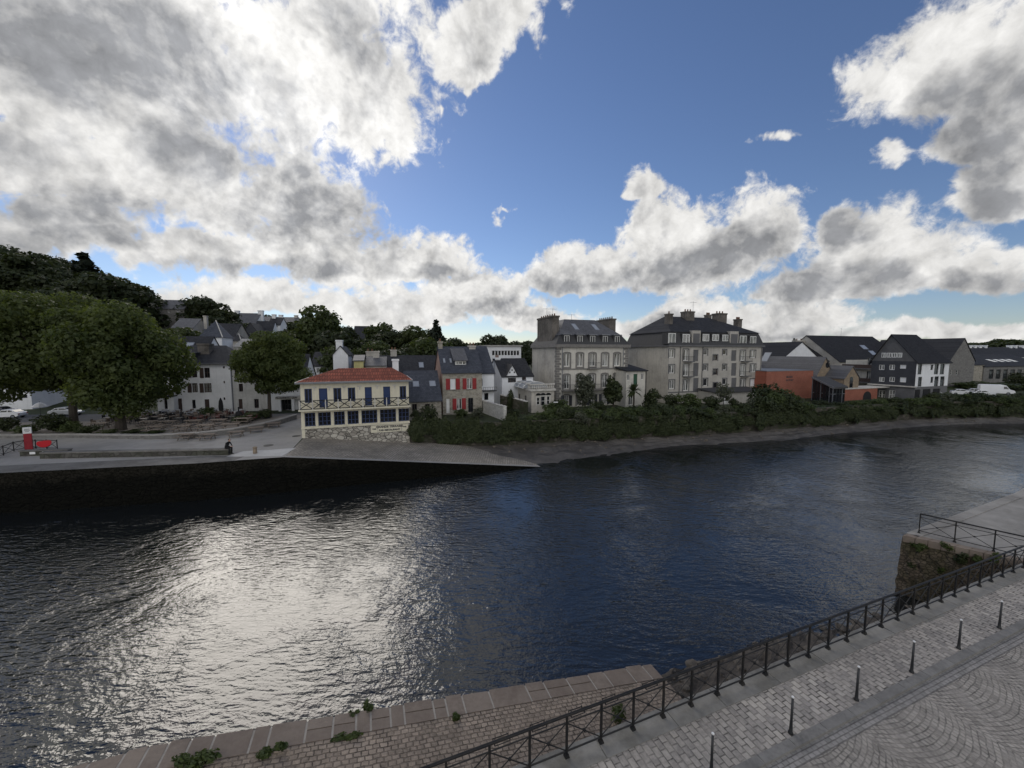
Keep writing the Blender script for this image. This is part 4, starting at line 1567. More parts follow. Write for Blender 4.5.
m_.build('corner_pier', M['cream_render'], t)
for h in hw:
    window(t, fr, h, M['navy_paint'], M['glass'], 2, 1, t=.09)
for h in hd:
    o = door(t, fr, h, M['blue_door'])
for h in hg:
    window(t, fr, h, M['navy_paint'], M['glass'], max(3, int((h[1] - h[0]) / .38)), 3, t=.07, rev=.25)
for h in hl:
    window(t, fr.left(), h, M['navy_paint'], M['glass'], 2, 1)
m_ = MB()
m_.fbox(fr, -.12, L + .12, -.85, -.003, zbal - .16, zbal)
bal = m_.build('balcony_slab', M['cream_render'], t)
m_ = MB()
m_.fbox(fr, -.05, L + .05, -.14, -.003, zsill - .14, zsill + .02)
m_.build('sill_band', M['cream_render'], t)
for a, b_ in zip(hg[:-1], hg[1:]):
    m_ = MB()
    m_.fbox(fr, a[1] + .03, b_[0] - .03, -.06, -.003, zsill + .03, zbal - .17)
    m_.build('pilaster', M['cream_render'], t)
# moulded brackets between upper windows
m_ = MB()
for x in (314, 329, 344, 359.5, 377, 394.5):
    m_.fbox(fr, SX(x) - .22, SX(x) + .22, -.05, -.003, ze - .48, ze - .36)
    m_.fbox(fr, SX(x) - .06, SX(x) + .06, -.035, -.003, ze - .8, ze - .48)
m_.build('moulding', M['pale_trim'], t)
np_ = 9
for k in range(np_):
    a, c = .0 + L * k / np_, L * (k + 1) / np_
    m_ = MB()
    for (x, y) in ((a + .03, c - .03),):
        m_.tube(fr.w(x, -.8, zbal + .08), fr.w(y, -.8, zbal + .9), .045, n=6)
        m_.tube(fr.w(x, -.8, zbal + .9), fr.w(y, -.8, zbal + .08), .045, n=6)
        m_.tube(fr.w(x, -.8, zbal + .92), fr.w(y, -.8, zbal + .92), .05, n=6)
        m_.tube(fr.w(x, -.8, zbal + .06), fr.w(y, -.8, zbal + .06), .04, n=6)
        m_.tube(fr.w(x, -.8, zbal + .5), fr.w(y, -.8, zbal + .5), .014, n=6)
    m_.build('balustrade_panel', M['dark_metal'], bal)
    m_ = MB()
    m_.fbox(fr, a - .05, a + .05, -.84, -.76, zbal, zbal + .98)
    m_.build('baluster_post', M['pale_trim'], bal)
rf = MB()
roof_hip(rf, fr, ze + .16, fr.z(360, 368, 4.0), .38, SX(326) + .9, L - fr.s(394, 4) + .2)
ro = rf.build('roof', M['red_tile'], t)
m_ = MB()
m_.fbox(fr, -.42, L + .42, -.46, -.36, ze - .02, ze + .17)
m_.fbox(fr, -.46, -.36, -.36, fr.D + .4, ze - .02, ze + .17)
m_.fbox(fr, L + .36, L + .46, -.36, fr.D + .4, ze - .02, ze + .17)
m_.build('gutter', M['zinc'], ro)
m_ = MB()
m_.fbox(fr, -.36, L + .36, -.36, fr.D + .36, ze + .02, ze + .10)
m_.build('soffit', M['pale_trim'], ro)
# writing on the stone base
a, b_ = fr.uv(369, 431), fr.uv(408, 422.5)
m_ = MB()
m_.fbox(fr, SX(369.5), SX(407), -.035, -.004, zsill - 1.02, zsill - .17)
sg = m_.build('name_panel', M['sign_board'], t)
m_ = MB()
m_.fbox(fr, SX(376.4), SX(376.4) + .03, -.042, -.035, zsill - 1.0, zsill - .2)
m_.fbox(fr, SX(400.4), SX(400.4) + .03, -.042, -.035, zsill - 1.0, zsill - .2)
m_.build('panel_line', M['lettering'], sg)
cx = SX(388.4)
text(t, fr, cx, -.045, zsill - .42, .33, 'GRANDE TERRASSE', M['lettering'])
text(t, fr, cx, -.045, zsill - .80, .27, 'BAR RESTAURANT', M['lettering'])
text(t, fr, SX(373), -.045, zsill - .62, .2, 'BAR', M['lettering'])
text(t, fr, SX(403.7), -.045, zsill - .55, .2, 'BAR', M['lettering'])
chimney(ro, fr, fr.s(393, 7.4), fr.s(399, 7.4), 7.3, 7.9, ze, fr.z(395, 359, 7.5), M['white_render'], 0)

# ---- slate-roofed low house right of it
fr = frame_from(406.5, 50.0, 441, D=10)
ze, zr = fr.z(424, 401), fr.z(424, 371.5, 5)
t = plain_house('slate_roofed_house', 'low stone house with a big blue slate roof and two skylights beside the red-shuttered house', 'house', fr, ze, zr, M['rubble_beige'], M['slate_blue'], rects(fr, [(425, 404, 430, 411), (412, 404, 417, 411)]), style=dict(frame=M['brown_frame']))
for x in (412.5, 429):
    q0, q1 = 2.4, 3.5
    zq = lambda q: ze + (zr - ze) * q / 5 + .16
    a, c = fr.s(x, 2.9), fr.s(x + 6.5, 2.9)
    skylight(t, fr.w(a, q0 - .3, zq(q0 - .3)), fr.w(c, q0 - .3, zq(q0 - .3)), fr.w(c, q1 - .4, zq(q1 - .4)), fr.w(a, q1 - .4, zq(q1 - .4)), M['glass_sky'])

# ---- long dark roof behind
fr = frame_from(352, 66.0, 438, D=9)
ze, zr = fr.z(400, 374), fr.z(400, 356, 4.5)
t = plain_house('long_roofed_house', 'long house under a dark slate roof behind the cream building', 'house', fr, ze, zr, M['grey_render'], M['slate'], rects(fr, [(398, 376, 402, 382), (412, 376, 416, 382)]), chim=[(2.2, 3.6, 4.2, 4.9, zr + .9), (6.5, 7.6, 4.2, 4.9, zr + 1.2)])
skylight(t, fr.w(fr.s(420), 1.2, ze + (zr - ze) * 1.2 / 4.5 + .17), fr.w(fr.s(425), 1.2, ze + (zr - ze) * 1.2 / 4.5 + .17), fr.w(fr.s(425), 2.6, ze + (zr - ze) * 2.6 / 4.5 + .17), fr.w(fr.s(420), 2.6, ze + (zr - ze) * 2.6 / 4.5 + .17), M['glass_sky'])

# ---- yellow gabled house
fr = frame_from(354.5, 60, 364, D=7)
t = plain_house('yellow_house', 'narrow yellow house end showing above the red tiled roof', 'house', fr, fr.z(359, 361), fr.z(359, 356), M['yellow_render'], M['slate_grey'])

# ---- red shuttered house
fr = frame_from(442.5, 54.6, 482, D=8.5)
ze, zr = fr.z(462, 372), fr.z(462, 347.5, 4.2)
t = thing('red_shuttered_house', 'stone house with red shutters and a tall slate roof with a dormer', 'house', fr.w(fr.L / 2, 4, 3))
z1b, z1t = fr.z(455, 389.5), fr.z(455, 378.5)
z0b, z0t = fr.z(455, 413.0), fr.z(455, 398.5)
wn = [(fr.s(450.2), fr.s(455.6), z1b, z1t), (fr.s(466.8), fr.s(472.2), z1b, z1t), (fr.s(456.5), fr.s(461.5), z0b + .5, z0t)]
dr = [(fr.s(446), fr.s(449.5), z0b, z0t), (fr.s(468), fr.s(473), z0b, z0t)]
m_ = MB()
facade(m_, fr, ze, wn + dr, z0=2.5)
facade(m_, fr.right(), ze, gable=(4.2, zr), z0=2.5)
facade(m_, fr.back(), ze, z0=2.5)
m_.build('wall', M['rubble_beige'], t)
m_ = MB()
lf = fr.left()
facade(m_, lf, ze, gable=(fr.D - 4.2, zr), z0=2.5)
m_.fbox(lf, 0, .01, -.04, -.002, 2.5, ze)
m_.build('gable_wall', MATS.setdefault('pink_render', mat('pink_render', (0.34, 0.22, 0.18), .9, .4, .6, streak=.4)), t)
window(t, fr, wn[0], M['white_paint'], M['blind_white'], 1, 1, sill=M['granite_trim'])
window(t, fr, wn[1], M['white_paint'], M['glass_curtain'], 2, 1, sill=M['granite_trim'])
window(t, fr, wn[2], M['white_paint'], M['glass_curtain'], 2, 1, sill=M['granite_trim'])
for h in wn:
    shutters(t, fr, h, M['red_shutter'], .58)
door(t, fr, dr[0], M['white_paint'])
window(t, fr, dr[1], M['dark_metal'], M['glass'], 2, 2, name='glazed_door')
rf = MB()
roof_gable(rf, fr, ze, zr, .25, ridge_q=4.2)
ro = rf.build('roof', M['slate_blue'], t)
zq = lambda q: ze + (zr - ze) * q / 4.2 + .16
m_ = MB()
q0 = 0.9
a, c = fr.s(454.5, q0), fr.s(467, q0)
zb = zq(q0)
zt = fr.z(460, 366.5, q0) + .9
m_.hexa([fr.w(a, q0, zb - .2), fr.w(c, q0, zb - .2), fr.w(c, 3.6, zq(3.6) - .2), fr.w(a, 3.6, zq(3.6) - .2)], [fr.w(a, q0, zt), fr.w(c, q0, zt), fr.w(c, 3.6, zq(3.6) - .15), fr.w(a, 3.6, zq(3.6) - .15)])
dm = m_.build('dormer', M['slate_blue'], ro)
f2 = Fr(fr.w(a, q0, 0)[:2], fr.ang, c - a, 2, zb)
window(dm, f2, (.12, c - a - .12, zb + .1, zt - .12), M['white_paint'], M['glass_curtain'], 3, 1, rev=-.03)
m_ = MB()
m_.slab([fr.w(a - .15, q0 - .25, zt + .02), fr.w(c + .15, q0 - .25, zt + .02), fr.w(c + .15, 3.75, zq(3.75) + .12), fr.w(a - .15, 3.75, zq(3.75) + .12)], .1)
m_.build('dormer_roof', M['slate_grey'], dm)
for x in (443.5, 450):
    a_, c_ = fr.s(x, 1.6), fr.s(x + 2.2, 1.6)
    skylight(ro, fr.w(a_, 1.3, zq(1.3)), fr.w(c_, 1.3, zq(1.3)), fr.w(c_, 2.1, zq(2.1)), fr.w(a_, 2.1, zq(2.1)), M['glass_sky'])
chimney(ro, fr, fr.L - 1.1, fr.L - .1, 3.7, 4.6, zr - 2, fr.z(474, 345.5, 4.2), M['grey_render'], 2)
chimney(ro, fr, .0, .6, 3.8, 4.6, zr - 1, zr + .9, M['rubble_beige'], 1)

# ---- tall narrow house, slate upper part and white base
fr = frame_from(480.5, 57.5, 494, D=10)
ze, zr = fr.z(487, 373), fr.z(487, 347, 5)
t = plain_house('narrow_white_house', 'narrow white house with steep slate roof squeezed behind the red-shuttered house', 'house', fr, ze, zr, M['white_render'], M['slate_blue'],
                [(fr.s(481), fr.s(482.6), fr.z(482, 386), fr.z(482, 379)), (fr.s(484.2), fr.s(488.3), fr.z(486, 400), fr.z(486, 393))], style=dict(frame=M['dark_metal'], nx=1))
m_ = MB()
m_.fbox(fr, fr.s(482), fr.L + .2, -.9, -.003, fr.z(487, 390) - .15, fr.z(487, 390))
bl = m_.build('balcony', M['dark_metal'], t)
m_ = MB()
for k in range(7):
    x = fr.s(482) + (fr.L + .2 - fr.s(482)) * k / 6
    m_.tube(fr.w(x, -.88, fr.z(487, 390)), fr.w(x, -.88, fr.z(487, 390) + .5), .02, n=5)
m_.tube(fr.w(fr.s(482), -.88, fr.z(487, 390) + .5), fr.w(fr.L + .2, -.88, fr.z(487, 390) + .5), .025, n=5)
m_.build('guard_rail', M['dark_metal'], bl)

# ---- white modern block with a ribbon of windows
fr = frame_from(487, 86, 521, D=12, z0=4)
zt = fr.z(505, 346.5)
t = thing('white_block', 'white flat-roofed block with a long ribbon of windows behind the small houses', 'building', fr.w(fr.L / 2, 5, 4))
hr = []
n = 9
a, c = fr.s(492), fr.s(519.5)
for k in range(n):
    hr.append((a + (c - a) * k / n + .04, a + (c - a) * (k + 1) / n - .04, fr.z(505, 355.5), fr.z(505, 350.5)))
h2 = [(fr.s(492.5), fr.s(494.6), fr.z(494, 363.5), fr.z(494, 358.5)), (fr.s(500), fr.s(503), fr.z(494, 363.5), fr.z(494, 358.5))]
m_ = MB()
facade(m_, fr, zt, hr + h2)
facade(m_, fr.left(), zt); facade(m_, fr.right(), zt); facade(m_, fr.back(), zt)
m_.build('wall', M['white_render'], t)
for h in hr + h2:
    window(t, fr, h, M['white_paint'], M['glass'], 1, 1)
m_ = MB()
m_.fbox(fr, -.3, fr.L + .3, -.3, fr.D + .3, zt, zt + .3)
m_.build('roof', M['concrete'], t)

# ---- white gabled house with a pointed dormer
fr = frame_from(502, 61.5, 533, D=9)
ze, zr = fr.z(517, 376.5), fr.z(517, 359, 4.5)
t = thing('white_gabled_house', 'white house with a dark slate roof and a pointed wall dormer', 'house', fr.w(fr.L / 2, 4, 3))
gx0, gx1 = fr.s(506.5), fr.s(517.5)
gz = fr.z(512, 365)
wn = [(fr.s(508), fr.s(516), fr.z(512, 382.5), fr.z(512, 375.5)), (fr.s(522), fr.s(526), fr.z(524, 380.5), fr.z(524, 377)), (fr.s(524), fr.s(528), fr.z(524, 396), fr.z(524, 389))]
m_ = MB()
facade(m_, fr, ze, wn)
facade(m_, fr.left(), ze, gable=(4.5, zr)); facade(m_, fr.right(), ze, gable=(4.5, zr)); facade(m_, fr.back(), ze)
m_.build('wall', M['white_render'], t)
for h in wn:
    window(t, fr, h, M['brown_frame'], M['glass'], 3, 1)
rf = MB()
roof_gable(rf, fr, ze, zr, .2)
ro = rf.build('roof', M['slate'], t)
m_ = MB()
gm = (gx0 + gx1) / 2
m_.hexa([fr.w(gx0, -.03, ze - .2), fr.w(gx1, -.03, ze - .2), fr.w(gx1, 2.4, ze - .2), fr.w(gx0, 2.4, ze - .2)], [fr.w(gx0, -.03, ze + .1), fr.w(gx1, -.03, ze + .1), fr.w(gx1, 2.4, ze + .1), fr.w(gx0, 2.4, ze + .1)])
m_.hexa([fr.w(gx0, -.03, ze + .1), fr.w(gx1, -.03, ze + .1), fr.w(gm, -.03, gz)], [fr.w(gx0, 2.4, ze + .1), fr.w(gx1, 2.4, ze + .1), fr.w(gm, 2.4, gz)])
dm = m_.build('gable_dormer', M['white_render'], ro)
m_ = MB()
for s_, e in ((gx0 - .2, -.1), (gx1 + .2, -.1)):
    m_.slab([fr.w(s_, -.25, ze), fr.w(gm, -.25, gz + .15), fr.w(gm, 3.4, gz + .15), fr.w(s_, 3.4, ze)] if s_ < gm else [fr.w(gm, -.25, gz + .152), fr.w(s_, -.25, ze), fr.w(s_, 3.4, ze), fr.w(gm, 3.4, gz + .152)], .12)
m_.build('dormer_roof', M['slate'], dm)
m_ = MB()
for k in (-1, 0, 1):
    m_.fbox(fr, gm + k * .38 - .1, gm + k * .38 + .1, -.06, -.032, gz - .95 - abs(k) * .35, gz - .7 - abs(k) * .35)
m_.build('vent_hole', M['dark_metal'], dm)
chimney(ro, fr, .0, .9, 4.0, 5.0, ze, fr.z(498, 357.5, 4.5), M['white_render'], 2)

# ---- pavilion with the glazed vault
fr = frame_from(531.5, 56.5, 554, D=9)
fr.D = 8.5
t = thing('garden_pavilion', 'small stone pavilion with a balustrade and a white glazed vault in front of the mansion', 'pavilion', fr.w(fr.L / 2, 4, 3))
zt = fr.z(540, 391)
wn = [(fr.s(536.8), fr.s(540), fr.z(538, 405), fr.z(538, 397.5)), (fr.s(541), fr.s(545.5), fr.z(538, 406), fr.z(538, 396.5)), (fr.s(547), fr.s(550), fr.z(538, 405), fr.z(538, 396.5))]
lf = fr.left()
wl_ = [(2.6, 3.4, zt - 2.2, zt - .9), (5.5, 6.3, zt - 2.2, zt - .9)]
m_ = MB()
facade(m_, fr, zt, wn, z0=2.4)
facade(m_, fr.right(), zt, z0=2.4); facade(m_, fr.back(), zt, z0=2.4)
facade(m_, lf, zt, wl_, z0=2.4)
m_.build('wall', M['beige_render'], t)
for h in wn:
    window(t, fr, h, M['white_paint'], M['glass'], 1, 2, surround=M['pale_trim'], sw=.12)
for h in wl_:
    window(t, lf, h, M['granite_trim'], M['glass'], 1, 1)
for x in (538.4, 543.2, 548.5):
    m_ = MB()
    s_ = fr.s(x)
    m_.lathe([(.01, 0), (.3, .0), (.3, .02)], (0, 0, 0), 12)
    m_ = MB()
    pts = [(s_ + .42 * math.cos(math.pi * i / 8), fr.z(543, 395.2) + .34 * math.sin(math.pi * i / 8)) for i in range(9)]
    m_.hexa([fr.w(a, -.05, z) for a, z in pts], [fr.w(a, .03, z) for a, z in pts])
    m_.build('fanlight', M['glass'], t)
cornice(fr, zt, zt + .3, M['pale_trim'], t, .22)
k = MB()
zb = zt + .3
for ff, n_ in ((fr, 12), (lf, 16)):
    for i in range(n_):
        s_ = ff.L * (i + .5) / n_
        p = ff.w(s_, .0, zb)
        k.lathe([(.07, 0), (.11, .2), (.06, .45), (.08, .6)], p, 6)
    k.fbox(ff, -.1, ff.L + .1, -.12, .14, zb + .6, zb + .78)
k.build('balustrade', M['pale_trim'], t)
# glazed barrel vault
m_ = MB()
rad = 0.95
z0_ = zb + .0
n_ = 12
yy0, yy1 = 1.6, 6.4
cx_ = fr.L * .35
prof = [(cx_ + rad * 2.1 * math.cos(math.pi * (1 - i / n_)), z0_ + rad * 1.0 * math.sin(math.pi * i / n_)) for i in range(n_ + 1)]
m_.hexa([fr.w(a, yy0, z) for a, z in prof], [fr.w(a, yy1, z) for a, z in prof])
vt = m_.build('glazed_vault', M['glass_sky'], t)
m_ = MB()
for i in range(0, n_ + 1, 2):
    m_.tube(fr.w(prof[i][0], yy0 - .02, prof[i][1]), fr.w(prof[i][0], yy1 + .02, prof[i][1]), .035, n=5)
for q in (yy0, (yy0 + yy1) / 2, yy1):
    m_.path([fr.w(a, q, z) for a, z in prof], .04, 5)
m_.build('vault_rib', M['white_paint'], vt)

# ---- the mansion with the mansard roof
fr = frame_from(556.5, 62.0, 627, D=11)
L = fr.L
zc0, zc1 = fr.z(590, 347.5), fr.z(590, 345)
zstr = fr.z(590, 368.5)
zbalc = fr.z(590, 389)
t = thing('mansion', 'pale three-storey mansion with grey mansard roof, dormers and two massive chimneys', 'mansion', fr.w(L / 2, 5, 3))
cxs = [566.5, 579.5, 592, 604.5, 616.5]
hw2 = [(fr.s(x - 2.9), fr.s(x + 2.9), fr.z(590, 366), fr.z(590, 353.5)) for x in cxs]
hw1 = [(fr.s(x - 2.9), fr.s(x + 2.9), zbalc + .15, fr.z(590, 374.5)) for x in cxs]
hw0 = [(fr.s(x - 2.6), fr.s(x + 2.6), 3.2, fr.z(590, 394.5)) for x in cxs]
m_ = MB()
facade(m_, fr, zc0, hw2 + hw1 + hw0)
facade(m_, fr.right(), zc0); facade(m_, fr.back(), zc0)
m_.build('wall', M['pale_render'], t)
m_ = MB()
facade(m_, fr.left(), zc0)
m_.build('side_wall', M['beige_render'], t)
for h in hw2:
    window(t, fr, h, M['white_paint'], M['glass_curtain'], 2, 1, surround=M['granite_trim'], sw=.26, arch=True)
for h in hw1 + hw0:
    window(t, fr, h, M['white_paint'], M['glass_curtain'], 2, 2, surround=M['granite_trim'], sw=.22, arch=True)
for i, h in enumerate(hw0):
    if i in (0, 2, 3, 4):
        shutters(t, fr, h, M['dark_slate_cladding'], .5)
for h in hw2:
    m_ = MB()
    m_.fbox(fr, h[0] - .25, h[1] + .25, -.06, -.004, zstr + .05, h[2] - .12)
    m_.build('window_apron', M['granite_trim'], t)
cornice(fr, zc0, zc1 + .1, M['granite_trim'], t, .35)
cornice(fr, zstr - .12, zstr + .05, M['granite_trim'], t, .12, left=False, name='string_course')
m_, mr = MB(), MB()
z = 3.1
i = 0
while z < zc0 - .2:
    wq = .75 if i % 2 else .5
    m_.fbox(fr, -.05, wq, -.05, -.003, z, z + .36)
    mr.fbox(fr, L - wq, L + .05, -.05, -.003, z, z + .36)
    m_.fbox(fr.left(), fr.D - (1.2 - wq), fr.D - .003, -.05, -.003, z, z + .36)
    z += .40
    i += 1
m_.build('quoins', M['granite_trim'], t)
mr.build('quoins', M['granite_trim'], t)
# balconies
for (s0, s1, zz) in ((fr.s(561), fr.s(623), zbalc), (fr.s(587), fr.s(597.5), zstr + .1)):
    m_ = MB()
    m_.fbox(fr, s0, s1, -.9, -.07, zz - .18, zz - .02)
    bl = m_.build('balcony', M['granite_trim'], t)
    m_ = MB()
    n_ = int((s1 - s0) / .22)
    for k in range(n_ + 1):
        x = s0 + .04 + (s1 - s0 - .08) * k / n_
        m_.tube(fr.w(x, -.84, zz - .02), fr.w(x, -.84, zz + .85), .014, n=4)
    m_.tube(fr.w(s0, -.84, zz + .86), fr.w(s1, -.84, zz + .86), .03, n=5)
    m_.tube(fr.w(s0, -.84, zz + .12), fr.w(s1, -.84, zz + .12), .02, n=5)
    for x in (s0 + .02, s1 - .02):
        m_.tube(fr.w(x, -.84, zz + .86), fr.w(x, -.05, zz + .86), .03, n=5)
    m_.build('railing', M['dark_metal'], bl)
# mansard
zm = fr.z(590, 335.5, .6)
zr = fr.z(590, 320.0, 4.0)
ins = .75
m_ = MB()
b0_ = [fr.w(-.25, -.25, zc1 + .1), fr.w(L + .25, -.25, zc1 + .1), fr.w(L + .25, fr.D + .25, zc1 + .1), fr.w(-.25, fr.D + .25, zc1 + .1)]
b1_ = [fr.w(ins, ins, zm), fr.w(L - ins, ins, zm), fr.w(L - ins, fr.D - ins, zm), fr.w(ins, fr.D - ins, zm)]
m_.hexa(b0_, b1_)
ro = m_.build('roof', M['mansard_slate'], t)
xl, xr = fr.s(563.5, 4.0), fr.s(593, 4.0)
b2_ = [fr.w(xl, 4.0, zr), fr.w(L - 4.2, 4.0, zr), fr.w(L - 4.2, 6.5, zr), fr.w(xl, 6.5, zr)]
m_ = MB()
e_ = .12
b1b = [fr.w(ins - e_, ins - e_, zm + .004), fr.w(L - ins + e_, ins - e_, zm + .004), fr.w(L - ins + e_, fr.D - ins + e_, zm + .004), fr.w(ins - e_, fr.D - ins + e_, zm + .004)]
m_.hexa(b1b, b2_)
m_.build('roof_top', M['slate_grey'], ro)
for i, x in enumerate(cxs):
    q = -.02
    s_ = fr.s(x)
    zb_, zt_ = zc1 + .18, fr.z(590, 335.5)
    m_ = MB()
    m_.fbox(fr, s_ - .66, s_ + .66, q + .06, 1.2, zb_, zt_ + .10)
    dmr = m_.build('dormer', M['mansard_slate'], ro)
    f2 = Fr(fr.w(s_ - .66, q, 0)[:2], fr.ang, 1.32, 2, zb_)
    window(dmr, f2, (.2, 1.12, zb_ + .1, zt_ - .05), M['white_paint'], M['glass_curtain'], 2, 1, rev=.10)
    m_ = MB()
    m_.fbox(fr, s_ - .78, s_ + .78, q - .12, 1.25, zt_ + .102, zt_ + .22)
    m_.build('dormer_roof', M['zinc'], dmr)
zq = lambda q: zm + (zr - zm) * (q - ins) / (4.0 - ins) + .02
for x in (574, 594):
    a, c = fr.s(x, 2), fr.s(x + 4.5, 2)
    skylight(ro, fr.w(a, 1.8, zq(1.8)), fr.w(c, 1.8, zq(1.8)), fr.w(c - .3, 3.1, zq(3.1)), fr.w(a - .3, 3.1, zq(3.1)), M['glass_sky'])
lf = fr.left()
mat('sooty_stone', (0.16, 0.145, 0.13), .95, .7, .5, (0.05, 0.045, 0.04), streak=.8)
c0, c1 = lf.s(536.3), lf.s(551)
k = MB()
k.fbox(lf, c0, c1, .15, 1.35, zc1, fr.z(545, 318.5, 5))
k.fbox(lf, c0 - .1, c1 + .1, .05, 1.45, fr.z(545, 318.5, 5), fr.z(545, 316.8, 5))
ch = k.build('chimney', M['sooty_stone'], ro)
for i in range(7):
    k = MB()
    k.lathe([(.13, 0), (.1, .35), (.12, .38)], lf.w(c0 + (c1 - c0) * (i + .5) / 7, .75, fr.z(545, 316.8, 5)), 8)
    k.build('chimney_pot', M['terracotta'], ch)
k = MB()
a_, b_ = fr.s(599.5, 5.5), fr.s(616.5, 5.5)
k.fbox(fr, L - 1.5, L - .3, 3.4, 8.2, zc1, fr.z(608, 320.5, 5))
k.fbox(fr, L - 1.6, L - .2, 3.3, 8.3, fr.z(608, 320.5, 5), fr.z(608, 319.2, 5))
ch = k.build('chimney', M['sooty_stone'], ro)
for i in range(7):
    k = MB()
    k.lathe([(.13, 0), (.1, .35), (.12, .38)], fr.w(L - .9, 3.7 + i * .68, fr.z(608, 319.2, 5)), 8)
    k.build('chimney_pot', M['terracotta'], ch)
def antenna(parent, fr_, s_, q_, z0_, h_):
    k_ = MB()
    k_.tube(fr_.w(s_, q_, z0_), fr_.w(s_, q_, z0_ + h_), .025, n=5)
    k_.tube(fr_.w(s_ - .7, q_, z0_ + h_ * .9), fr_.w(s_ + .7, q_, z0_ + h_ * .9), .015, n=4)
    for i_ in range(6):
        x_ = s_ - .65 + .26 * i_
        k_.tube(fr_.w(x_, q_ - .25, z0_ + h_ * .9), fr_.w(x_, q_ + .25, z0_ + h_ * .9), .01, n=4)
    k_.build('antenna', M['zinc'], parent)
antenna(ro, fr, .8, 3.5, fr.z(545, 316.8, 5), 1.3)
antenna(ro, fr, 1.0, 6.5, fr.z(545, 316.8, 5), 1.7)
antenna(ro, fr, L * .38, 5, zr, 1.0)
for x in (.95, L - .95):
    m_ = MB(); m_.tube(fr.w(x, -.12, 3), fr.w(x, -.12, zc0), .06, n=6); m_.build('drain_pipe', M['zinc'], t)

# ---- little annex between mansion and flats
fr = frame_from(626, 62.5, 646, D=7)
zt = fr.z(636, 371)
t = thing('annex_house', 'small pale annex with a green shutter between mansion and grey flats', 'house', fr.w(fr.L / 2, 3, 3))
wn = [(fr.s(627), fr.s(629.5), fr.z(628, 380.5), fr.z(628, 374.5)), (fr.s(633.3), fr.s(637.3), fr.z(635, 385.5), fr.z(635, 374)), (fr.s(641), fr.s(643.5), fr.z(642, 379.5), fr.z(642, 373.5)), (fr.s(629), fr.s(633), 3.3, 5.3)]
m_ = MB()
facade(m_, fr, zt, wn); facade(m_, fr.left(), zt); facade(m_, fr.right(), zt); facade(m_, fr.back(), zt)
m_.build('wall', M['pale_render'], t)
for i, h in enumerate(wn):
    if i == 1:
        door(t, fr, h, M['green_shutter']).name = 'closed_shutter'
    else:
        window(t, fr, h, M['white_paint'], M['glass'], 2, 1)
rf = MB()
rf.slab([fr.w(-.2, -.3, zt + .1), fr.w(fr.L + .2, -.3, zt + .1), fr.w(fr.L + .2, fr.D, zt + 1.2), fr.w(-.2, fr.D, zt + 1.2)], .15)
rf.build('roof', M['slate'], t)
m_ = MB(); m_.tube(fr.w(fr.L - .1, -.1, 3), fr.w(fr.L - .1, -.1, zt), .06, n=6); m_.build('drain_pipe', M['dark_metal'], t)

# ---- the block of flats
fr = frame_from(668, 66.5, 760.5, D=12.5)
L = fr.L
zc = fr.z(668, 346.5)
t = thing('block_of_flats', 'grey rendered block of flats with slate attic storey and tall chimneys', 'apartment block', fr.w(L / 2, 6, 3))
PX = lambda zx: 620 + zx / 6.4
ws = []
def wpx(x0, y0, x1, y1):
    a = fr.uv(PX(x0), 300 + y0 / 6.4); b_ = fr.uv(PX(x1), 300 + y1 / 6.4)
    return (a[0], b_[0], b_[1], a[1])
big = [wpx(*r) for r in ((314, 315, 347, 368), (314, 415, 347, 468), (314, 512, 347, 568), (405, 315, 437, 388), (405, 412, 437, 485), (405, 510, 437, 580),
                          (770, 322, 800, 388), (770, 410, 800, 483), (770, 505, 800, 568), (834, 322, 866, 370), (834, 410, 866, 460), (834, 505, 866, 550))]
small = [wpx(*r) for r in ((534, 316, 558, 352), (534, 412, 558, 450), (534, 503, 558, 548), (658, 318, 680, 350), (658, 412, 680, 448), (658, 503, 680, 540), (597, 352, 622, 386), (597, 443, 622, 478), (597, 530, 622, 560))]
strips = [wpx(*r) for r in ((470, 318, 500, 392), (470, 404, 500, 488), (470, 500, 500, 585), (714, 322, 742, 390), (714, 404, 742, 485), (714, 498, 742, 580))]
m_ = MB()
facade(m_, fr, zc, big + small + strips)
facade(m_, fr.right(), zc); facade(m_, fr.back(), zc)
m_.build('wall', M['grey_render'], t)
m_ = MB()
facade(m_, fr.left(), zc)
m_.build('side_wall', M['beige_render'], t)
for i, h in enumerate(big):
    window(t, fr, h, M['white_paint'], M['blind_white'] if i == 11 else M['glass_curtain'], 2, 1, t=.09, surround=M['grey_panel'], sw=.14, proud=.05)
for i, h in enumerate(small):
    window(t, fr, h, M['white_paint'] if i < 6 else M['brown_frame'], M['glass'], 1, 1, surround=M['grey_panel'], sw=.16, proud=.05)
for h in strips:
    m_ = MB()
    m_.fbox(fr, h[0] + .004, h[1] - .004, .08, .14, h[2] + .004, h[3] - .004)
    for k in range(1, 5):
        z = h[2] + (h[3] - h[2]) * k / 5
        m_.fbox(fr, h[0] + .02, h[1] - .02, .06, .08, z - .02, z + .02)
    m_.build('stair_panel', M['grey_panel'], t)
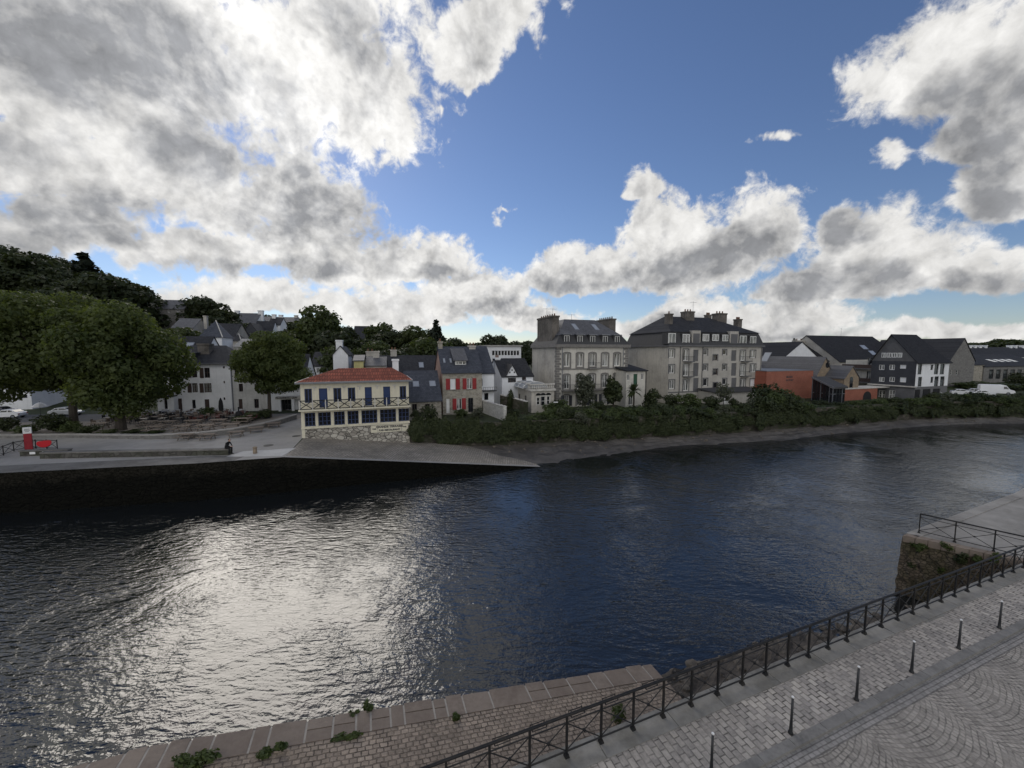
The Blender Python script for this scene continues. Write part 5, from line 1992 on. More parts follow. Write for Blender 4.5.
for x0, x1, y in ((398, 455, 392), (398, 455, 489), (764, 818, 390), (764, 818, 485)):
    a, b_ = fr.s(PX(x0)), fr.s(PX(x1))
    z = fr.z(PX(x0), 300 + y / 6.4)
    m_ = MB()
    m_.fbox(fr, a, b_, -.75, -.06, z - .14, z)
    bl = m_.build('balcony', M['grey_panel'], t)
    m_ = MB()
    for k in range(9):
        x = a + .03 + (b_ - a - .06) * k / 8
        m_.tube(fr.w(x, -.72, z), fr.w(x, -.72, z + .8), .013, n=4)
    m_.tube(fr.w(a, -.72, z + .82), fr.w(b_, -.72, z + .82), .025, n=5)
    m_.tube(fr.w(a + .01, -.72, z + .82), fr.w(a + .01, -.02, z + .82), .025, n=5)
    m_.tube(fr.w(b_ - .01, -.72, z + .82), fr.w(b_ - .01, -.02, z + .82), .025, n=5)
    m_.build('railing', M['dark_metal'], bl)
cornice(fr, zc, zc + .28, M['grey_panel'], t, .3)
m_ = MB()
m_.fbox(fr, fr.s(PX(310)), fr.s(PX(505)), -.05, -.003, fr.z(PX(400), 392.5), fr.z(PX(400), 392.5) + .18)
m_.build('string_course', M['grey_panel'], t)
m_ = MB()
m_.fbox(fr, fr.s(PX(740)), fr.L, -.05, -.003, fr.z(PX(800), 390.8), fr.z(PX(800), 390.8) + .18)
m_.build('string_course', M['grey_panel'], t)
za = fr.z(668, 331.5)
ins = .55
m_ = MB()
m_.hexa([fr.w(-.2, -.2, zc + .282), fr.w(L + .2, -.2, zc + .282), fr.w(L + .2, fr.D + .2, zc + .282), fr.w(-.2, fr.D + .2, zc + .282)],
        [fr.w(ins, ins, za), fr.w(L - ins, ins, za), fr.w(L - ins, fr.D - ins, za), fr.w(ins, fr.D - ins, za)])
ro = m_.build('roof', M['mansard_slate'], t)
zr = fr.z(700, 317.5, 6)
m_ = MB()
e_ = .25
b1b = [fr.w(ins - e_, ins - e_, za + .004), fr.w(L - ins + e_, ins - e_, za + .004), fr.w(L - ins + e_, fr.D - ins + e_, za + .004), fr.w(ins - e_, fr.D - ins + e_, za + .004)]
b2_ = [fr.w(4.2, 6.0, zr), fr.w(L - 7.2, 6.0, zr), fr.w(L - 7.2, 6.6, zr), fr.w(4.2, 6.6, zr)]
m_.hexa(b1b, b2_)
m_.build('roof_top', M['slate'], ro)
att = [wpx(*r) for r in ((308, 212, 354, 276), (400, 218, 444, 282), (528, 218, 568, 264), (590, 220, 630, 262), (654, 222, 690, 264), (766, 228, 806, 286), (832, 232, 868, 282))]
for h in att:
    m_ = MB()
    m_.fbox(fr, h[0] - .14, h[1] + .14, -.02, 1.3, h[2] - .18, h[3] + .14)
    dmr = m_.build('dormer', M['mansard_slate'], ro)
    f2 = Fr(fr.w(h[0], -.04, 0)[:2], fr.ang, h[1] - h[0], 1, h[2])
    window(dmr, f2, (0, h[1] - h[0], h[2], h[3]), M['white_paint'], M['glass_curtain'], 2, 1, rev=-.03, t=.1)
for r in ((462, 195, 512, 292), (704, 200, 754, 292)):
    h = wpx(*r)
    m_ = MB()
    m_.fbox(fr, h[0], h[1], -.06, 1.2, h[2], h[3])
    st = m_.build('stair_head', M['grey_render'], ro)
    m_ = MB()
    m_.fbox(fr, h[0] + .2, h[1] - .2, -.09, -.062, h[2] + .2, h[3] - .5)
    m_.build('stair_panel', M['grey_panel'], st)
for (x0, x1, yt, q0, q1) in ((411, 460, 70, 4.6, 6.2), (612, 665, 82, 4.6, 6.2), (738, 762, 120, 7.6, 8.8), (545, 568, 92, 8.8, 9.8)):
    a, b_ = fr.s(PX(x0), q0), fr.s(PX(x1), q0)
    chimney(ro, fr, a, b_, q0, q1, za, fr.z(PX(x0), 300 + yt / 6.4, q0), M['sooty_stone'], 3)
lf = fr.left()
a, b_ = lf.s(PX(208)), lf.s(PX(234))
chimney(ro, lf, a, b_, 2.2, 3.1, za, fr.z(PX(220), 300 + 95 / 6.4, 6), M['sooty_stone'], 1)
for x in (fr.s(PX(378)), fr.s(PX(520)), L - .25):
    m_ = MB(); m_.tube(fr.w(x, -.1, 3), fr.w(x, -.1, zc), .055, n=6); m_.build('drain_pipe', M['grey_panel'], t)
antenna(ro, fr, fr.s(PX(449), 5.4), 5.4, fr.z(PX(411), 311, 4.6), 2.0)
# low lean-to in front of the flats
f2 = Fr(fr.w(fr.s(PX(500)), -3.6, 0)[:2], fr.ang, fr.s(PX(795)) - fr.s(PX(500)), 3.5, 3)
zt = f2.z(720, 392.5)
t = thing('lean_to_shed', 'low grey shed with a dark flat roof at the foot of the flats', 'shed', f2.w(f2.L / 2, 1, 3))
dh = [(f2.s(723.5), f2.s(730), 3.02, f2.z(726, 396.5))]
m_ = MB()
facade(m_, f2, zt, dh); facade(m_, f2.left(), zt); facade(m_, f2.right(), zt); facade(m_, f2.back(), zt)
m_.build('wall', M['grey_render'], t)
door(t, f2, dh[0], M['white_paint'])
rf = MB()
rf.slab([f2.w(-.3, -.4, zt + .12), f2.w(f2.L + .3, -.4, zt + .12), f2.w(f2.L + .3, 3.4, zt + .5), f2.w(-.3, 3.4, zt + .5)], .16)
rf.build('roof', M['mansard_slate'], t)

# ---- museum: brick block, stone gables, glass hall
fr = frame_from(766, 70.5, 812.5, D=8)
zt = fr.z(790, 371)
t = thing('brick_block', 'windowless red brick block with a small dark emblem', 'building', fr.w(fr.L / 2, 4, 3))
m_ = MB()
facade(m_, fr, zt); facade(m_, fr.left(), zt); facade(m_, fr.right(), zt); facade(m_, fr.back(), zt)
m_.build('wall', M['red_brick'], t)
m_ = MB(); m_.fbox(fr, -.05, fr.L + .05, -.05, fr.D + .05, zt, zt + .14); m_.build('roof', M['zinc'], t)
text(t, fr, fr.s(789), -.02, fr.z(789, 377), .55, 'MUSEE', M['lettering'])
text(t, fr, fr.s(789.5), -.02, fr.z(789, 380.3), .45, 'DU PORT', M['lettering'])

def gabled(name, label, cat, px0, Y0, px1, D, pe, pz, wallm, roofm, z0=3.0, holes=None, ang=ANG, chim=None, sky_=()):
    """gable towards the river"""
    fr = frame_from(px0, Y0, px1, D=D, ang=ang, z0=z0)
    ze, zr = fr.z((px0 + px1) / 2, pe), fr.z((px0 + px1) / 2, pz)
    t = thing(name, label, cat, fr.w(fr.L / 2, D / 2, z0))
    hs = holes(fr) if holes else []
    m_ = MB()
    facade(m_, fr, ze, [h for h in hs if h[3] <= ze], gable=(fr.L / 2, zr))
    facade(m_, fr.left(), ze); facade(m_, fr.right(), ze)
    facade(m_, fr.back(), ze, gable=(fr.L / 2, zr))
    m_.build('wall', wallm, t)
    rf = MB()
    roof_gable(rf, fr.left(), ze, zr, .2)
    ro = rf.build('roof', roofm, t)
    return fr, ze, zr, t, hs, ro


fr, ze, zr, t, hs, ro = gabled('stone_hall', 'stone hall with a long pale slate roof and a round window behind the brick block', 'building', 815.5, 74, 832, 17, 376, 357.5, M['rubble_warm'], M['slate_grey'])
m_ = MB()
c = fr.uv(827.5, 365)
pts = [(c[0] + .55 * math.cos(2 * math.pi * i / 14), c[1] + .55 * math.sin(2 * math.pi * i / 14)) for i in range(14)]
m_.hexa([fr.w(a, -.06, z) for a, z in pts], [fr.w(a, .04, z) for a, z in pts])
m_.build('round_window', M['glass'], t)
lf = fr.left()
zq = lambda q: ze + (zr - ze) * q / (fr.L / 2) + .17
skylight(ro, lf.w(4, 1.5, zq(1.5)), lf.w(5.6, 1.5, zq(1.5)), lf.w(5.6, 2.8, zq(2.8)), lf.w(4, 2.8, zq(2.8)), M['glass_sky'])
fr, ze, zr, t, hs, ro = gabled('stone_gable_house', 'small stone gabled house with one arched window beside the glass hall', 'building', 844, 71.5, 858.5, 9.5, 378, 366.5, M['rubble_warm'], M['slate_grey'])
c = fr.uv(851, 384)
m_ = MB()
pts = [(c[0] - .42, c[1] - .9), (c[0] + .42, c[1] - .9)] + [(c[0] + .42 * math.cos(math.pi * i / 8), c[1] + .95 + .42 * math.sin(math.pi * i / 8)) for i in range(9)]
m_.hexa([fr.w(a, -.05, z) for a, z in pts], [fr.w(a, .04, z) for a, z in pts])
m_.build('arched_window', M['glass'], t)
# brick front with the arch
fr = frame_from(845.2, 70.3, 878, D=2.2)
zt = fr.z(860, 388.8)
t = thing('brick_porch', 'low red brick front with a dark arched doorway', 'building', fr.w(fr.L / 2, 1, 3))
m_ = MB()
facade(m_, fr, zt, z0=2.6); facade(m_, fr.left(), zt, z0=2.6); facade(m_, fr.right(), zt, z0=2.6); facade(m_, fr.back(), zt, z0=2.6)
m_.build('wall', M['red_brick'], t)
c = fr.uv(867, 397)
m_ = MB()
hw_ = (fr.s(871) - fr.s(863)) / 2
pts = [(c[0] - hw_, 2.9), (c[0] + hw_, 2.9)] + [(c[0] + hw_ * math.cos(math.pi * i / 10), c[1] + hw_ * .95 * math.sin(math.pi * i / 10)) for i in range(11)]
m_.hexa([fr.w(a, -.04, z) for a, z in pts], [fr.w(a, .04, z) for a, z in pts])
m_.build('arched_door', M['canvas_black'], t)
m_ = MB(); m_.fbox(fr, -.1, fr.L + 4.5, -.12, fr.D + 1, zt, zt + .16); m_.build('roof', M['pale_trim'], t)
# glass hall
fr = frame_from(833.2, 67.0, 845.6, D=6)
d_ = 1.0
while (lambda p: p[0] / (p[1] * CP + SP * (CAMH - 10)) * FPX + 512)(fr.w(0, d_, 10)) > 814.5 and d_ < 20:
    d_ += .1
fr.D = d_
lf = fr.left()
t = thing('glass_hall', 'dark glazed hall with a sloping roof between two brick walls', 'building', fr.w(fr.L / 2, 3, 3))
za, zb_ = lf.z(815.6, 378.5), fr.z(833.2, 388.8)


def glazing(ff, z0f, n_):
    for k in range(n_):
        a, c = ff.L * k / n_, ff.L * (k + 1) / n_
        z0_, z1_ = z0f(a), z0f(c)
        m_ = MB()
        m_.poly([ff.w(a, 0, 2.6), ff.w(c, 0, 2.6), ff.w(c, 0, z1_), ff.w(a, 0, z0_)])
        pn = m_.build('glass_panel', M['glass'], t)
        m_ = MB()
        m_.fbox(ff, a - .05, a + .05, -.09, .03, 2.6, z0_)
        m_.fbox(ff, a + .05, c - .05, -.06, .02, 4.6, 4.69)
        m_.build('mullion', M['dark_metal'] if k % 3 else M['zinc'], pn)


glazing(lf, lambda s_: za + (zb_ - za) * s_ / lf.L, 7)
glazing(fr, lambda s_: zb_, 4)
rf = MB()
rf.slab([fr.w(-.35, -.4, zb_ + .32), fr.w(fr.L + .1, -.4, zb_ + .32), fr.w(fr.L + .1, fr.D, za + .32), fr.w(-.35, fr.D, za + .32)], .3)
ro = rf.build('roof', M['mansard_slate'], t)
m_ = MB()
m_.hexa([fr.w(-.42, -.4, zb_ + .04), fr.w(-.352, -.4, zb_ + .04), fr.w(-.352, fr.D, za + .04), fr.w(-.42, fr.D, za + .04)], [fr.w(-.42, -.4, zb_ + .36), fr.w(-.352, -.4, zb_ + .36), fr.w(-.352, fr.D, za + .36), fr.w(-.42, fr.D, za + .36)])
m_.build('fascia', M['zinc'], ro)

# ---- white gable with black roof behind the museum
fr, ze, zr, t, hs, ro = gabled('white_gable_house', 'white-gabled house with a black roof behind the stone hall', 'house', 780, 88, 818, 14, 359.5, 342.2, M['white_render'], M['slate_black'])
fr2 = frame_from(806, 92, 872, D=13)
ze, zr = fr2.z(840, 361), fr2.z(840, 343.5, 6.5)
t = plain_house('black_roofed_house', 'long house under a black slate roof joining the white gable', 'house', fr2, ze, zr, M['grey_render'], M['slate_black'], chim=[(4.5, 7.5, 6.0, 7.2, zr + .7)])
zq = lambda q: ze + (zr - ze) * q / 6.5 + .17
for x in (819, 833):
    a, c = fr2.s(x, 2), fr2.s(x + 4, 2)
    skylight(t, fr2.w(a, 1.6, zq(1.6)), fr2.w(c, 1.6, zq(1.6)), fr2.w(c - .4, 3.2, zq(3.2)), fr2.w(a - .4, 3.2, zq(3.2)), M['glass_sky'])

# ---- slate-hung house with the white river front
fr = frame_from(915, 70.5, 947.5, D=6.9)
L = fr.L
zsl = fr.z(915, 361.5)
zgl = fr.z(915, 387)
lf = fr.left()
APX = lf.uv(892, 335)
zr = APX[1]
t = thing('slate_hung_house', 'large house hung with dark slate, white river front and tall gable', 'house', fr.w(L / 2, 7, 3))
def lpx(x0, y0, x1, y1):
    a = lf.uv(864 + x0 / 6.4, 310 + y0 / 6.4); b_ = lf.uv(864 + x1 / 6.4, 310 + y1 / 6.4)
    zz = sorted((a[1], b_[1]))
    return (a[0], b_[0], zz[0], zz[1])
lw = [lpx(*r) for r in ((96, 350, 130, 384), (162, 350, 196, 384), (230, 350, 268, 376), (96, 428, 130, 460), (162, 428, 196, 460), (230, 430, 268, 464))]
lg = [lpx(*r) for r in ((96, 512, 132, 570), (160, 512, 196, 570))]
fw = []
for (x0, x1, y0, y1) in ((348, 368, 345, 412), (348, 368, 428, 490), (453, 474, 345, 412), (490, 512, 345, 412), (453, 474, 425, 490), (490, 512, 425, 490), (428, 442, 350, 384), (428, 442, 428, 466)):
    a = fr.uv(864 + x0 / 6.4, 310 + y0 / 6.4); b_ = fr.uv(864 + x1 / 6.4, 310 + y1 / 6.4)
    fw.append((a[0], b_[0], b_[1], a[1]))
gw_ = []
for (x0, x1) in ((330, 365), (380, 430), (445, 490)):
    a = fr.s(864 + x0 / 6.4); b_ = fr.s(864 + x1 / 6.4)
    gw_.append((a, b_, 3.02, zgl - .5))
lf.L = lf.s(914.9)
dpt = fr.D
m_ = MB()
facade(m_, lf, zsl, lw, z0=zgl)
m_.build('slate_wall', M['dark_slate_cladding'], t)
m_ = MB()
gz0 = zsl
facade(m_, lf, zsl, z0=zsl - .001, gable=(APX[0], zr))
m_.build('gable_wall', M['grey_gable'], t)
m_ = MB()
facade(m_, fr, zsl, fw, z0=zgl)
facade(m_, fr.right(), zsl, z0=zgl); facade(m_, fr.back(), zsl, z0=zgl)
m_.build('wall', M['white_render'], t)
m_ = MB()
facade(m_, lf, zgl, lg); facade(m_, fr, zgl, gw_); facade(m_, fr.right(), zgl); facade(m_, fr.back(), zgl)
m_.build('ground_floor', M['grey_panel'], t)
for i, h in enumerate(lw):
    window(t, lf, h, M['white_paint'], M['blind_white'] if i in (2, 5) else M['glass_curtain'], 2, 1, t=.1)
for h in lg:
    window(t, lf, h, M['white_paint'], M['glass_curtain'], 2, 2, t=.1)
for h in fw:
    window(t, fr, h, M['dark_metal'], M['glass'], 1, 2, t=.1)
for h in gw_:
    door(t, fr, h, M['canvas_black'])
m_ = MB()
for i in range(4):
    h = lpx(114 + 34 * i, 274, 142 + 34 * i, 304)
    window(t, lf, h, M['white_paint'], M['glass_curtain'], 2, 1, t=.1, rev=-.04)
cornice(lf, zgl - .1, zgl + .12, M['pale_trim'], t, .3, left=False, right=False, name='band')
rf = MB()
Lg, gm = lf.L, APX[0]
ov = .35
k1, k2 = (zr - zsl) / gm, (zr - zsl) / (Lg - gm)
# roof planes seen along the river front: ridge runs along the facade
up = .16
rf.slab([lf.w(-ov, -.3, zsl - ov * k1 + up), lf.w(gm, -.3, zr + up), lf.w(gm, L - 2.5, zr + up), lf.w(-ov, L + .3, zsl - ov * k1 + up)][::-1], .16)
rf.slab([lf.w(gm, -.3, zr + up), lf.w(Lg + ov, -.3, zsl - ov * k2 + up), lf.w(Lg + ov, L + .3, zsl - ov * k2 + up), lf.w(gm, L - 2.5, zr + up)][::-1], .162)
rf.poly([lf.w(gm, L - 2.5, zr + up), lf.w(Lg + ov, L + .3, zsl - ov * k2 + up), lf.w(-ov, L + .3, zsl - ov * k1 + up)])
ro = rf.build('roof', M['slate_black'], t)
# neighbour wing with balconies, recessed
fr2 = Fr(lf.w(-6.5, 3.2, 0)[:2], fr.ang - 90, 6.5, 12, 3.0)
t = thing('balcony_wing', 'pale wing with dark balconies under a sweeping black roof beside the slate-hung house', 'house', fr2.w(3, 5, 3))
m_ = MB()
hb = [(4.0, 5.4, zgl + .3, zgl + 2.4), (4.0, 5.4, zgl + 3.2, zgl + 5.2)]
facade(m_, fr2, zsl, hb); facade(m_, fr2.left(), zsl); facade(m_, fr2.right(), zsl); facade(m_, fr2.back(), zsl)
m_.build('wall', M['pale_render'], t)
for h in hb:
    window(t, fr2, h, M['dark_metal'], M['glass_curtain'], 2, 1)
for z in (zgl + .2, zgl + 3.0):
    m_ = MB(); m_.fbox(fr2, .1, 6.4, -1.3, -.01, z - .18, z); bl = m_.build('balcony', M['grey_panel'], t)
    m_ = MB(); m_.fbox(fr2, .1, 6.4, -1.3, -1.24, z + .05, z + .8); m_.build('balcony_front', M['brown_frame'], bl)

# ---- black roofed range behind it
fr = frame_from(838, 92, 905, D=16)
ze, zr = fr.z(870, 361.5), fr.z(870, 337, 8)
t = plain_house('black_roofed_range', 'tall range with a wide black slate roof and two skylights left of the slate-hung house', 'house', fr, ze, zr, M['grey_render'], M['slate_black'])
zq = lambda q: ze + (zr - ze) * q / 8 + .17
for x, y in ((858, 4.2), (867, 2.4)):
    a, c = fr.s(x, y), fr.s(x + 5.2, y)
    skylight(t, fr.w(a, y - .7, zq(y - .7)), fr.w(c, y - .7, zq(y - .7)), fr.w(c + .4, y + .7, zq(y + .7)), fr.w(a + .4, y + .7, zq(y + .7)), M['glass_sky'])
antenna(t, fr, fr.s(837.5, 8), 8, zr, 2.2)

# ---- stone gable house on the right
def hh_(f):
    return [(f.s(955.5), f.s(957.5), f.z(956, 365.5), f.z(956, 359.5)), (f.s(955), f.s(957), f.z(956, 375), f.z(956, 370)), (f.s(949.5), f.s(951), f.z(950, 375), f.z(950, 370))]
fr, ze, zr, t, hs, ro = gabled('stone_gabled_house', 'tall grey stone house with a plain gable right of the white river front', 'house', 947, 90, 972.5, 16, 361, 338.5, M['rubble_grey'], M['slate'], holes=hh_)
for h in hs:
    if h[3] <= ze:
        window(t, fr, h, M['white_paint'], M['glass'], 1, 2)
fr = frame_from(921, 100, 956, D=12)
plain_house('slate_roofed_range', 'slate-roofed range behind the white river front', 'house', fr, fr.z(938, 360), fr.z(938, 339.5, 6), M['rubble_grey'], M['slate'])
# ---- low stone workshop with skylights
fr = frame_from(982.5, 98, 1045, D=14)
ze, zr = fr.z(1000, 366.5), fr.z(1000, 354.5, 7)
hw_ = [(fr.s(x), fr.s(x + 4.5), fr.z(x, 379), fr.z(x, 369.5)) for x in (988, 995, 1002, 1009, 1016, 1023)]
t = plain_house('stone_workshop', 'long low stone workshop with a row of roof lights', 'building', fr, ze, zr, M['rubble_grey'], M['slate'], hw_, style=dict(frame=M['dark_metal'], nx=3, ny=3))
zq = lambda q: ze + (zr - ze) * q / 7 + .17
for x in (989, 996, 1002.5, 1009):
    a, c = fr.s(x, 2.6), fr.s(x + 4.5, 2.6)
    skylight(t, fr.w(a, 2.0, zq(2.0)), fr.w(c, 2.0, zq(2.0)), fr.w(c - .7, 3.7, zq(3.7)), fr.w(a - .7, 3.7, zq(3.7)), M['glass_sky'])
f3 = frame_from(972.5, 97, 983, D=13)
plain_house('stone_lean_to', 'stone end building between the gabled house and the workshop', 'building', f3, f3.z(978, 365), f3.z(978, 355, 6.5), M['rubble_beige'], M['slate'])
# terraces of chimneyed houses far right
fr = frame_from(962, 135, 1060, D=10)
ze, zr = fr.z(1000, 357), fr.z(1000, 347.5, 5)
ch_ = []
for x in (964, 969, 974, 979.5, 1004.5, 1009.5, 1017, 1022.5):
    s_ = fr.s(x, 5)
    ch_.append((s_, s_ + 1.3, 4.4, 5.6, fr.z(x, 345.2, 5)))
plain_house('terraced_row', 'long terraced row with many white chimneys in the distance', 'terrace', fr, ze, zr, M['white_render'], M['slate'], chim=ch_, style=dict(pots=0))
fr = frame_from(1001, 122, 1030, D=9)
plain_house('white_cottage', 'white cottage behind the stone workshop', 'house', fr, fr.z(1010, 364), fr.z(1010, 355.5, 4.5), M['white_render'], M['slate'])
# roofs seen between flats and museum
fr = frame_from(757, 105, 800, D=10)
plain_house('slate_roofed_house', 'dark-roofed house glimpsed right of the flats', 'house', fr, fr.z(775, 362), fr.z(775, 350, 5), M['grey_render'], M['slate'])
fr = frame_from(756, 82, 784, D=9)
plain_house('grey_roofed_house', 'grey house with pale slate roof between flats and brick block', 'house', fr, fr.z(770, 372), fr.z(770, 360, 4.5), M['grey_render'], M['slate_grey'])

# ---- white restaurant on the left
fr = frame_from(173, 55.5, 231, ang=14, D=9)
L = fr.L
ze = fr.z(210, 363.5)
t = thing('white_restaurant', 'white three-storey restaurant with dark slate roof behind the terrace', 'building', fr.w(L / 2, 4, 3))
QX = lambda x: 150 + x / 6.4
def rp(x0, y0, x1, y1):
    a = fr.uv(QX(x0), 290 + y0 / 6.4); b_ = fr.uv(QX(x1), 290 + y1 / 6.4)
    return (a[0], b_[0], b_[1], a[1])
w2 = [rp(265, 498, 303, 560), rp(345, 498, 385, 562), rp(268, 597, 307, 655), rp(345, 597, 396, 655)]
dn = [rp(167, 695, 210, 792), rp(348, 700, 384, 790), rp(430, 680, 458, 755)]
w1 = [rp(268, 703, 294, 758), rp(466, 488, 478, 502), rp(470, 582, 480, 597), rp(470, 688, 482, 704)]
m_ = MB()
facade(m_, fr, ze, w2 + dn[:2] + w1)
facade(m_, fr.left(), ze); facade(m_, fr.right(), ze); facade(m_, fr.back(), ze)
m_.build('wall', M['white_render'], t)
for h in w2:
    window(t, fr, h, M['brown_frame'], M['glass'], 2, 2, t=.08)
for h in w2:
    k = MB(); k.fbox(fr, h[0] - .55, h[0] - .06, -.07, -.02, h[2], h[3]); k.build('shutter', M['brown_frame'], t)
for h in w1:
    window(t, fr, h, M['brown_frame'], M['glass'], 1, 1, t=.06)
for h in dn[:2]:
    door(t, fr, (h[0], h[1], 3.03, h[3]), M['brown_frame'])
rf = MB()
zr = fr.z(235, 345.5, 4.5)
roof_hip(rf, fr, ze + .05, zr, .35, .3, 2.2)
ro = rf.build('roof', M['slate'], t)
m_ = MB(); m_.fbox(fr, -.38, L + .38, -.46, -.36, ze - .06, ze + .06); m_.build('gutter', M['zinc'], ro)
zq = lambda q: ze + (zr - ze) * q / 4.5
s_, q0 = fr.s(194.5, .7), .55
for s0, s1, mm in ((fr.s(191, q0), fr.s(196.5, q0), M['white_paint']),):
    m_ = MB(); m_.fbox(fr, s0, s1, q0, 2.6, ze, ze + 1.55); dm = m_.build('dormer', M['slate'], ro)
    f2 = Fr(fr.w(s0, q0 - .01, 0)[:2], fr.ang, s1 - s0, 1, ze)
    window(dm, f2, (.12, s1 - s0 - .12, ze + .3, ze + 1.45), M['white_paint'], M['glass_curtain'], 2, 1, rev=-.03)
    m_ = MB(); m_.fbox(fr, s0 - .15, s1 + .15, q0 - .2, 2.7, ze + 1.56, ze + 1.68); m_.build('dormer_roof', M['zinc'], dm)
chimney(ro, fr, fr.s(200.5, 2.2), fr.s(212, 2.2), 2.0, 3.4, ze, fr.z(206, 343.5, 2.2), M['sooty_stone'], 0)
for x in (214, 226):
    a, c = fr.s(x, 1.7), fr.s(x + 4, 1.7)
    skylight(ro, fr.w(a, 1.5, zq(1.5) + .06), fr.w(c, 1.5, zq(1.5) + .06), fr.w(c, 2.1, zq(2.1) + .06), fr.w(a, 2.1, zq(2.1) + .06), M['glass_sky'])
# side wing on the right of the restaurant
f2 = frame_from(231.5, 57.6, 268, ang=14, D=8.5)
ze2 = f2.z(250, 364)
t = thing('restaurant_wing', 'greyer right-hand wing of the white restaurant behind the round tree', 'building', f2.w(f2.L / 2, 4, 3))
def rp2(x0, y0, x1, y1):
    a = f2.uv(QX(x0), 290 + y0 / 6.4); b_ = f2.uv(QX(x1), 290 + y1 / 6.4)
    return (a[0], b_[0], b_[1], a[1])
wn = [rp2(567, 600, 596, 650), rp2(668, 600, 694, 648), rp2(666, 698, 698, 755), rp2(540, 498, 570, 560), rp2(640, 498, 668, 560)]
dd = [rp2(566, 698, 596, 792)]
m_ = MB()
facade(m_, f2, ze2, wn + dd); facade(m_, f2.left(), ze2); facade(m_, f2.right(), ze2); facade(m_, f2.back(), ze2)
m_.build('wall', mat('grey_white_render', (0.55, 0.545, 0.53), .9, .4, .5, (0.38, 0.375, 0.36), streak=.5), t)
for h in wn:
    window(t, f2, h, M['brown_frame'], M['glass'], 2, 1)
for h in dd:
    door(t, f2, (h[0], h[1], 3.03, h[3]), M['brown_frame'])
rf = MB()
roof_hip(rf, f2, ze2 + .05, zr + .3, .3, .5, 4.2)
rf.build('roof', M['slate'], t)
m_ = MB(); m_.tube(f2.w(.1, -.12, 3), f2.w(.1, -.12, ze2), .07, n=6); m_.build('drain_pipe', M['zinc'], t)
# lower white part at left
f3 = frame_from(156, 54.2, 172.6, ang=14, D=6)
zt = f3.z(164, 397)
t = thing('white_outbuilding', 'low white flat-roofed outbuilding left of the restaurant', 'building', f3.w(f3.L / 2, 2, 3))
h = (f3.s(162.8), f3.s(166), 3.9, 6.0)
m_ = MB()
facade(m_, f3, zt, [h]); facade(m_, f3.left(), zt); facade(m_, f3.right(), zt); facade(m_, f3.back(), zt)
m_.build('wall', M['white_render'], t)
window(t, f3, h, M['brown_frame'], M['glass'], 1, 1)
m_ = MB(); m_.fbox(f3, -.1, f3.L, -.1, f3.D, zt, zt + .16); m_.build('roof', M['slate'], t)
# big slate roof behind, left of the restaurant roof
fr = frame_from(164, 63, 203, ang=14, D=9)
ze, zr = fr.z(185, 362), fr.z(185, 337, 4.5)
t = plain_house('dark_roofed_house', 'house with a broad dark slate roof behind the restaurant', 'house', fr, ze, zr, M['white_render'], M['slate'])
zq = lambda q: ze + (zr - ze) * q / 4.5 + .17
a, c = fr.s(186, 2.4), fr.s(195, 2.4)
skylight(t, fr.w(a, 2.2, zq(2.2)), fr.w(c, 2.2, zq(2.2)), fr.w(c, 3.3, zq(3.3)), fr.w(a, 3.3, zq(3.3)), M['glass_sky'])
# restaurant / shop with dark front beside the cream building
fr = frame_from(266, 58.5, 304, ang=16, D=9)
zt = fr.z(285, 381)
t = thing('white_shop', 'white building with a dark glazed ground floor and lettered band by the cream building', 'building', fr.w(fr.L / 2, 4, 3))
zbnd = fr.z(285, 396.5)
hs = [(fr.s(280.5), fr.s(293), 3.02, zbnd - .35)]
wn = [(fr.s(281), fr.s(285), fr.z(283, 393), fr.z(283, 386)), (fr.s(290), fr.s(294), fr.z(283, 393), fr.z(283, 386))]
m_ = MB()
facade(m_, fr, zt, hs + wn); facade(m_, fr.left(), zt, gable=(4.5, zt + 4)); facade(m_, fr.right(), zt, gable=(4.5, zt + 4)); facade(m_, fr.back(), zt)
m_.build('wall', M['white_render'], t)
window(t, fr, hs[0], M['dark_metal'], M['glass'], 4, 2, name='shop_window')
for h in wn:
    window(t, fr, h, M['white_paint'], M['glass'], 2, 1)
m_ = MB(); m_.fbox(fr, fr.s(277), fr.L, -1.2, -.003, zbnd - .32, zbnd + .1); cb_ = m_.build('sign_band', M['pale_trim'], t)
text(t, fr, fr.s(288), -1.215, zbnd - .1, .32, 'BRASSERIE DU QUAI', M['lettering'])
m_ = MB(); m_.fbox(fr, fr.s(292.6), fr.s(292.6) + .35, -1.15, -.8, 3, zbnd - .33); m_.build('column', M['white_render'], t); m_ = MB(); m_.fbox(fr, fr.s(279.5), fr.s(279.5) + .35, -1.15, -.8, 3, zbnd - .33); m_.build('column', M['white_render'], t)
rf = MB(); roof_gable(rf, fr, zt, zt + 4, .25); rf.build('roof', M['slate'], t)

